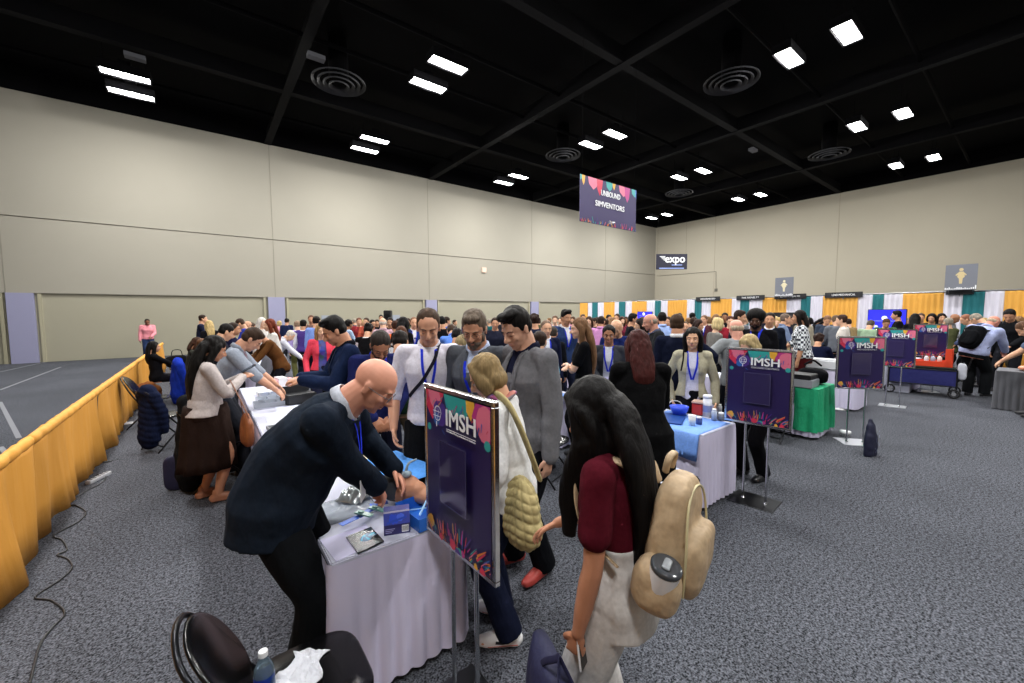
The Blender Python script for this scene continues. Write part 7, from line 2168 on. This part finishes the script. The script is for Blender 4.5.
# black box with papers and pouch at its side
t = thing('fabric_box', 'black fabric box with papers on it below the blue cover', 'trunk', (3.22, 2.1, 0), 0)
g = Geo(); g.box((0, 0, .21), (.46, .7, .42)); me = bevel_mesh(g, .02, 2); obj('box', me, cloth('#0b0c0f'), t)
sheet('paper', 'white leaflets lying on the black fabric box', 'paper', [(3.02, 1.86), (3.3, 1.80), (3.42, 2.2), (3.1, 2.3)], mat('#d0d4e0', .7), .425)
sheet('paper', 'second white leaflet on the black box, nearer the skirt', 'paper', [(3.3, 1.78), (3.43, 1.80), (3.44, 2.1), (3.33, 2.08)], mat('#c4cce0', .7), .43)
g = Geo(); superbox(g, (0, 0, .035), (.06, .15, .035), 3); o = obj('pouch', g, mat('#101114', .4), None, (3.3, 2.1, .43), smooth=True); o.rotation_euler = (0, 0, .35); tag(o, 'black zipped pouch lying on the leaflets', 'pouch')
# light blue cloth on the table behind the tall man
g = Geo(); rings = []
for i in range(20):
    y = 3.88 + .8 * i / 19
    prof = [(4.0, .7425), (3.5, .743), (3.392, .744), (3.37, .735), (3.362, .66), (3.355 + .01 * math.sin(y * 20), .58 + .1 * math.sin((y - 3.88) * 4))]
    rings.append([V((x, y, z)) for x, z in prof] + [V((x, y, z - .002)) for x, z in reversed(prof)])
g.rings(rings, None); tag(obj('table_cover', g, M_BLUC, smooth=True), 'light blue cloth over the table corner behind the tall man', 'table cover')
p = at_z(556, 400, .75); t = thing('white_bin', 'white box with handle hole on the table behind the tall man', 'box', (3.75, 4.7, .744), .2); g = Geo(); g.box((0, 0, .09), (.22, .22, .18)); obj('carton', bevel_mesh(g, .006, 1), C_WHITE, t); g = Geo(); g.tube([(-.04, -.112, .12), (.04, -.112, .12)], [.012] * 2, seg=8, sub=1); obj('hand_hole', g, mat('#8d93a0', .6), t)
# flyer in the smiling woman's hand
ts, ps = H['smile']
fh = W(ts, ps.wr['R'] + (ps.wr['R'] - ps.el['R']).normalized() * .10)
t = thing('held_flyer', 'lilac and green flyer held by the smiling woman', 'flyer', fh, ts.rotation_euler.z + PI); t.rotation_euler = (-.35, 0, ts.rotation_euler.z + PI)
a = Art(-.09, .09, -.13, .13, y=-.003, step=.0004); a.rect(-9, 9, -9, 9, mat('#c0bce0', .5)); a.rect(-.09, .09, -.13, -.06, mat('#7cc88a', .5)); a.disc(.0, .05, .03, C_MAG, wob=.2); a.rect(-.06, .06, -.02, -.008, mat('#5a4a9c', .5)); a.rect(-.06, .04, -.04, -.03, mat('#5a4a9c', .5)); obj('print', a.g, None, t)
g = Geo(); g.box((0, 0, 0), (.18, .004, .26)); obj('sheet', g, C_WHITE, t)

# ---- green cloth table and the things on it
g = skirt_mesh(6.98, 7.72, 1.88, 2.65, .757, .12, amp=.03, per=.22, seed=31)
g.add([(6.97, 1.87, .757), (7.73, 1.87, .757), (7.73, 2.66, .757), (6.97, 2.66, .757)], [(0, 1, 2, 3)])
tag(obj('green_cloth', g, mat('#14a070', .75, kind='cloth'), smooth=False), 'bright green cloth draped over the table end by second sign', 'table cover')
t = thing('grey_unit', 'low grey box unit on the green cloth', 'box', (7.12, 2.2, .76), 0); g = Geo(); g.box((0, 0, .06), (.34, .5, .12)); obj('body', bevel_mesh(g, .008, 2), mat('#8f929a', .4), t); g = Geo(); g.box((0, .02, .155), (.34, .5, .07)); obj('lid', bevel_mesh(g, .008, 2), mat('#0e0f12', .4), t)
t = thing('equipment_bag', 'black equipment bag behind the grey unit on green cloth', 'bag', (7.5, 2.1, .76), .1); g = Geo(); superbox(g, (0, 0, .12), (.14, .2, .12), 3); me = remesh(g, .012, 3, 'eb'); fold(me, .012, 9, 5); obj('bag_body', me, cloth('#0b0c10'), t); g = Geo(); g.tube([(0, -.1, .29), (0, 0, .36), (0, .1, .29)], [.015] * 3, seg=8); obj('handle', g, cloth('#0b0c10'), t)
t = thing('roll_case', 'long white case lying on the white table beyond the green cloth', 'case', (9.75, 2.7, .742), 0); g = Geo(); g.box((0, 0, .1), (.36, 1.5, .2)); obj('body', bevel_mesh(g, .03, 3), mat('#d8dae0', .4), t); g = Geo(); g.box((-.19, .3, .1), (.02, .16, .03)); obj('handle', g, M_DARKMET, t)
g = Geo(); g.lathe([(0, 0), (.1, 0), (.1, .02), (.04, .03), (.04, .05), (0, .05)], seg=20)
lathe_thing('sign_foot_cap', 'white round cap beside the pole foot of the third sign', 'cap', tuple(at_z(845, 436, 0) + V((0, 0, .008))), [('cap', [(0, 0), (.05, 0), (.05, .03), (.07, .04), (.07, .07), (0, .075)], C_WHITE)])
lathe_thing('floor_disc', 'small white disc on the carpet left of the third sign', 'disc', tuple(at_z(839, 409, 0)), [('disc', [(0, 0), (.13, 0), (.13, .02), (.06, .05), (0, .05)], C_WHITE)])
p = at_z(873, 457, 0); t = thing('tote_bag', 'dark navy patterned bag leaning on the third sign pole', 'bag', (p.x + .05, p.y + .04, 0), math.radians(hd(90)) + .5)
g = Geo()
g.tube([(0, 0, .03), (0, 0, .2), (.01, .01, .36), (.02, .02, .46)], [(.13, .06), (.12, .06), (.085, .045), (.04, .02)], ref=(1, 0, 0), seg=18); me = remesh(g, .01, 2, 'tb'); fold(me, .008, 14, 2); obj('bag_body', me, mat('#121634', .7), t)
a = Art(-.12, .12, 0, .42, y=-.066, step=.0005)
rr = random.Random(4)
for k in range(12): a.streak(rr.uniform(-.06, .06), .06 + .024 * k, rr.uniform(.4, 1.2), .03, .006, mat('#8890b8', .5))
obj('print', a.g, None, t)

# ---- wagon
t = thing('folding_wagon', 'dark blue folding wagon with black wheels and red crate load', 'wagon', (12.95, 1.55, 0), math.radians(-86))
M_WB = mat('#11165c', .7, kind='cloth')
L_, Wd = 1.05, .52
g = Geo()
for c, d in (((0, 0, .24), (L_, Wd, .02)), ((0, -Wd / 2, .41), (L_, .012, .34)), ((0, Wd / 2, .41), (L_, .012, .34)), ((-L_ / 2, 0, .41), (.012, Wd, .34)), ((L_ / 2, 0, .41), (.012, Wd, .34))): g.box(c, d)
obj('fabric_body', bevel_mesh(g, .004, 1), M_WB, t)
g = Geo()
for sx in (-1, 1):
    for sy in (-1, 1): g.tube([(sx * (L_ / 2 + .01), sy * (Wd / 2 + .01), .12), (sx * (L_ / 2 + .01), sy * (Wd / 2 + .01), .60)], [.014] * 2, seg=8, sub=1)
for z in (.25, .59):
    for sy in (-1, 1): g.tube([(-L_ / 2, sy * (Wd / 2 + .012), z), (L_ / 2, sy * (Wd / 2 + .012), z)], [.012] * 2, seg=8, sub=1)
obj('frame', g, M_DARKMET, t)
for sx in (-1, 1):
    for sy in (-1, 1):
        g = Geo(); Mx = Matrix.Translation((sx * (L_ / 2 - .02), sy * (Wd / 2 + .05), .10)) @ Matrix.Rotation(PI / 2, 4, 'X')
        g.rings([[V((r_ * math.cos(a_ * PI / 12), r_ * math.sin(a_ * PI / 12), z)) for a_ in range(24)] for r_, z in ((.07, -.025), (.095, -.025), (.10, 0), (.095, .025), (.07, .025), (.07, -.025))], mat('#0d0d10', .7), False, M=Mx)
        g.lathe([(0, -.015), (.035, -.015), (.035, .015), (0, .015)], m=mat('#85878c', .4), M=Mx, seg=16)
        for k in range(5):
            a_ = k * 2 * PI / 5; g.box((.052 * math.cos(a_), .052 * math.sin(a_), 0), (.02, .02, .015), mat('#3a3b40', .5), Mx)
        obj('wheel', g, None, t)
g = Geo(); g.tube([(L_ / 2, 0, .3), (L_ / 2 + .12, 0, .5), (L_ / 2 + .2, 0, .85)], [.012] * 3, seg=8); g.tube([(L_ / 2 + .2, -.09, .85), (L_ / 2 + .2, .09, .85)], [.016] * 2, seg=8, sub=1); obj('pull_handle', g, M_DARKMET, t)
Mw = Matrix.Translation((12.95, 1.55, 0)) @ Matrix.Rotation(math.radians(-86), 4, 'Z')
def in_wagon(x, y, z): return tuple(Mw @ V((x, y, z)))
t = thing('storage_tote', 'black storage tote standing in the blue wagon', 'crate', in_wagon(.08, 0, .26), math.radians(-86)); g = Geo(); g.box((0, 0, .18), (.84, .46, .36)); obj('body', bevel_mesh(g, .02, 2), mat('#15181a', .5), t); g = Geo(); g.box((0, 0, .375), (.88, .5, .03)); obj('lid', bevel_mesh(g, .01, 2), mat('#26302c', .5), t)
t = thing('orange_crate', 'orange red crate on top of the wagon load', 'crate', in_wagon(.12, 0, .655), math.radians(-86))
g = Geo()
for c, d in (((0, 0, .01), (.66, .4, .02)), ((0, -.2, .06), (.66, .015, .12)), ((0, .2, .06), (.66, .015, .12)), ((-.33, 0, .06), (.015, .4, .12)), ((.33, 0, .2), (.015, .4, .4)), ((.27, -.2, .2), (.1, .015, .4))): g.box(c, d)
obj('crate', bevel_mesh(g, .004, 1), mat('#d03c18', .5), t)
for k in range(3):
    lathe_thing('spray_bottle', 'white bottle in the orange crate, %s of three' % ('left', 'middle', 'right')[k], 'bottle', in_wagon(.05 + .1 * k, .05 * k - .05, .677), [('body', [(0, 0), (.04, 0), (.04, .16), (.015, .2), (0, .2)], mat(('#c8ccd2', '#9aa4b8', '#d8d0c8')[k], .4)), ('cap', [(.017, .2), (.017, .24), (0, .24)], mat('#8a3a34', .4))], 'bottles in the orange crate')
t = thing('white_bag', 'white paper bag hanging at the right end of the wagon', 'bag', in_wagon(.60, -.16, .36), math.radians(-80)); g = Geo(); superbox(g, (0, 0, .22), (.07, .05, .18), 4); me = remesh(g, .012, 2, 'wb'); fold(me, .01, 9, 4); obj('bag_body', me, mat('#b9bcc8', .7), t)
t = thing('white_bin', 'white box under the table left of the wagon', 'box', tuple(at_z(893, 392, 0) + V((.3, 0, 0))), .05); g = Geo(); g.box((0, 0, .3), (.4, .5, .6)); obj('carton', bevel_mesh(g, .01, 1), mat('#b0b2c4', .6), t)
# things on other tables
t = thing('black_case', 'large black flight case in front of the wide orange drape', 'case', (14.55, 4.8, .742), 0); g = Geo(); g.box((0, 0, .16), (.5, 1.5, .32)); obj('body', bevel_mesh(g, .02, 2), mat('#0e0f13', .5), t); g = Geo(); g.box((-.255, 0, .2), (.012, 1.5, .02)); obj('trim', g, M_STEEL, t)
t = thing('display_board', 'black display board before the orange drape, right of centre', 'board', tuple(at_x(788, 322, 16.5).xy) + (0,), -PI / 2); g = Geo(); g.box((0, 0, 1.35), (.95, .03, 1.0)); obj('board', bevel_mesh(g, .005, 1), mat('#101016', .6), t)
for s in (-1, 1):
    g = Geo(); g.tube([(s * .4, .02, .9), (s * .42, .02, 0)], [.015] * 2, seg=8, sub=1); g.tube([(s * .42, -.2, .01), (s * .42, .22, .01)], [.015] * 2, seg=8, sub=1); obj('leg', g, M_DARKMET, t)
for k, (x, y, lab) in enumerate(((12.3, .1, 'near'), (12.45, -.35, 'middle'), (12.3, -.9, 'far'))):
    g = Geo(); g.ell((0, 0, .05), (.17, .1, .05)); g.ell((.1, .04, .045), (.08, .06, .04)); me = remesh(g, .012, 2, 'arm'); fold(me, .006, 12, k); o = obj('practice_pad', me, skin('#d08a6a'), None, (x, y, .745)); tag(o, 'skin coloured practice pad on the grey table, the %s one' % {'near': 'left', 'middle': 'middle', 'far': 'right'}[lab], 'pad', 'practice pads on the grey table')
for k, (x, y, lab) in enumerate(((10.8, 4.1, 'white box on the table beside the seated person in navy'), (10.85, 4.8, 'second white box farther along the seated person table'), (13.5, 2.4, 'white box on the table left of the wagon'), (7.4, 5.2, 'white box on the table near the grey sweater man'))):
    t = thing('carton', lab, 'box', (x, y, .742), .2 * k); g = Geo(); g.box((0, 0, .09), (.3, .34, .18)); obj('body', bevel_mesh(g, .006, 1), mat('#c8cad4', .6), t); g = Geo(); g.box((0, 0, .183), (.05, .34, .004)); obj('tape', g, mat('#a8a08a', .5), t)

# lanyard and badge hanging free from the bent man's neck
t_, p_ = H['bald']
c0 = p_.P[3] + p_.R[3] @ V((0, .075, -.02))
g = Geo()
for s_ in (-1, 1): g.tube([p_.P[3] + p_.R[3] @ V((s_ * .07, .03, .01)), c0 + V((s_ * .03, .02, -.06)), c0 + V((0, .03, -.30))], [(.009, .0015)] * 3, seg=8, ref=(1, 0, 0))
obj('lanyard', g, BLUE_LAN, t_)
g = Geo(); g.box(c0 + V((0, .03, -.36)), (.085, .004, .12)); obj('badge', g, C_WHITE, t_)

# curved dark mark and red sole line on the blond woman's white shoes
t_, p_ = H['blonde']
camp = rot_z(t_.rotation_euler.z).transposed() @ (V((0, 0, EYE)) - t_.location)
for q in 'RL':
    sho = [c for c in t_.children if c.name.startswith('shoe')]
    fd = rot_z(-p_.toe[q]) @ V((0, 1, 0)); sd = V((fd.y, -fd.x, 0))
    if sd.dot(camp - p_.an[q]) < 0: sd = -sd
    me_ = CACHE.get([k for k in CACHE if k.startswith('shoe' + q) and CACHE[k] in [c.data for c in sho]][0])
    tr = [bvh(me_)]; a_ = V((p_.an[q].x, p_.an[q].y, 0)); b0 = max(p_.an[q].z, .075) - .075
    Q_ = lambda f, z: a_ + fd * f + V((0, 0, b0 + z))
    rb = ribbon(tr, [Q_(-.04, .062), Q_(.03, .032), Q_(.075, .04)], [sd] * 3, .016, .0015, .001)
    rb2 = ribbon(tr, [Q_(-.05, .018), Q_(.03, .016), Q_(.12, .016)], [sd] * 3, .003, .0015, .001)
    obj('shoe_mark', rb, mat('#15151c', .5), t_); obj('sole_line', rb2, mat('#b04038', .5), t_)

bpy.data.scenes.remove(TMP)
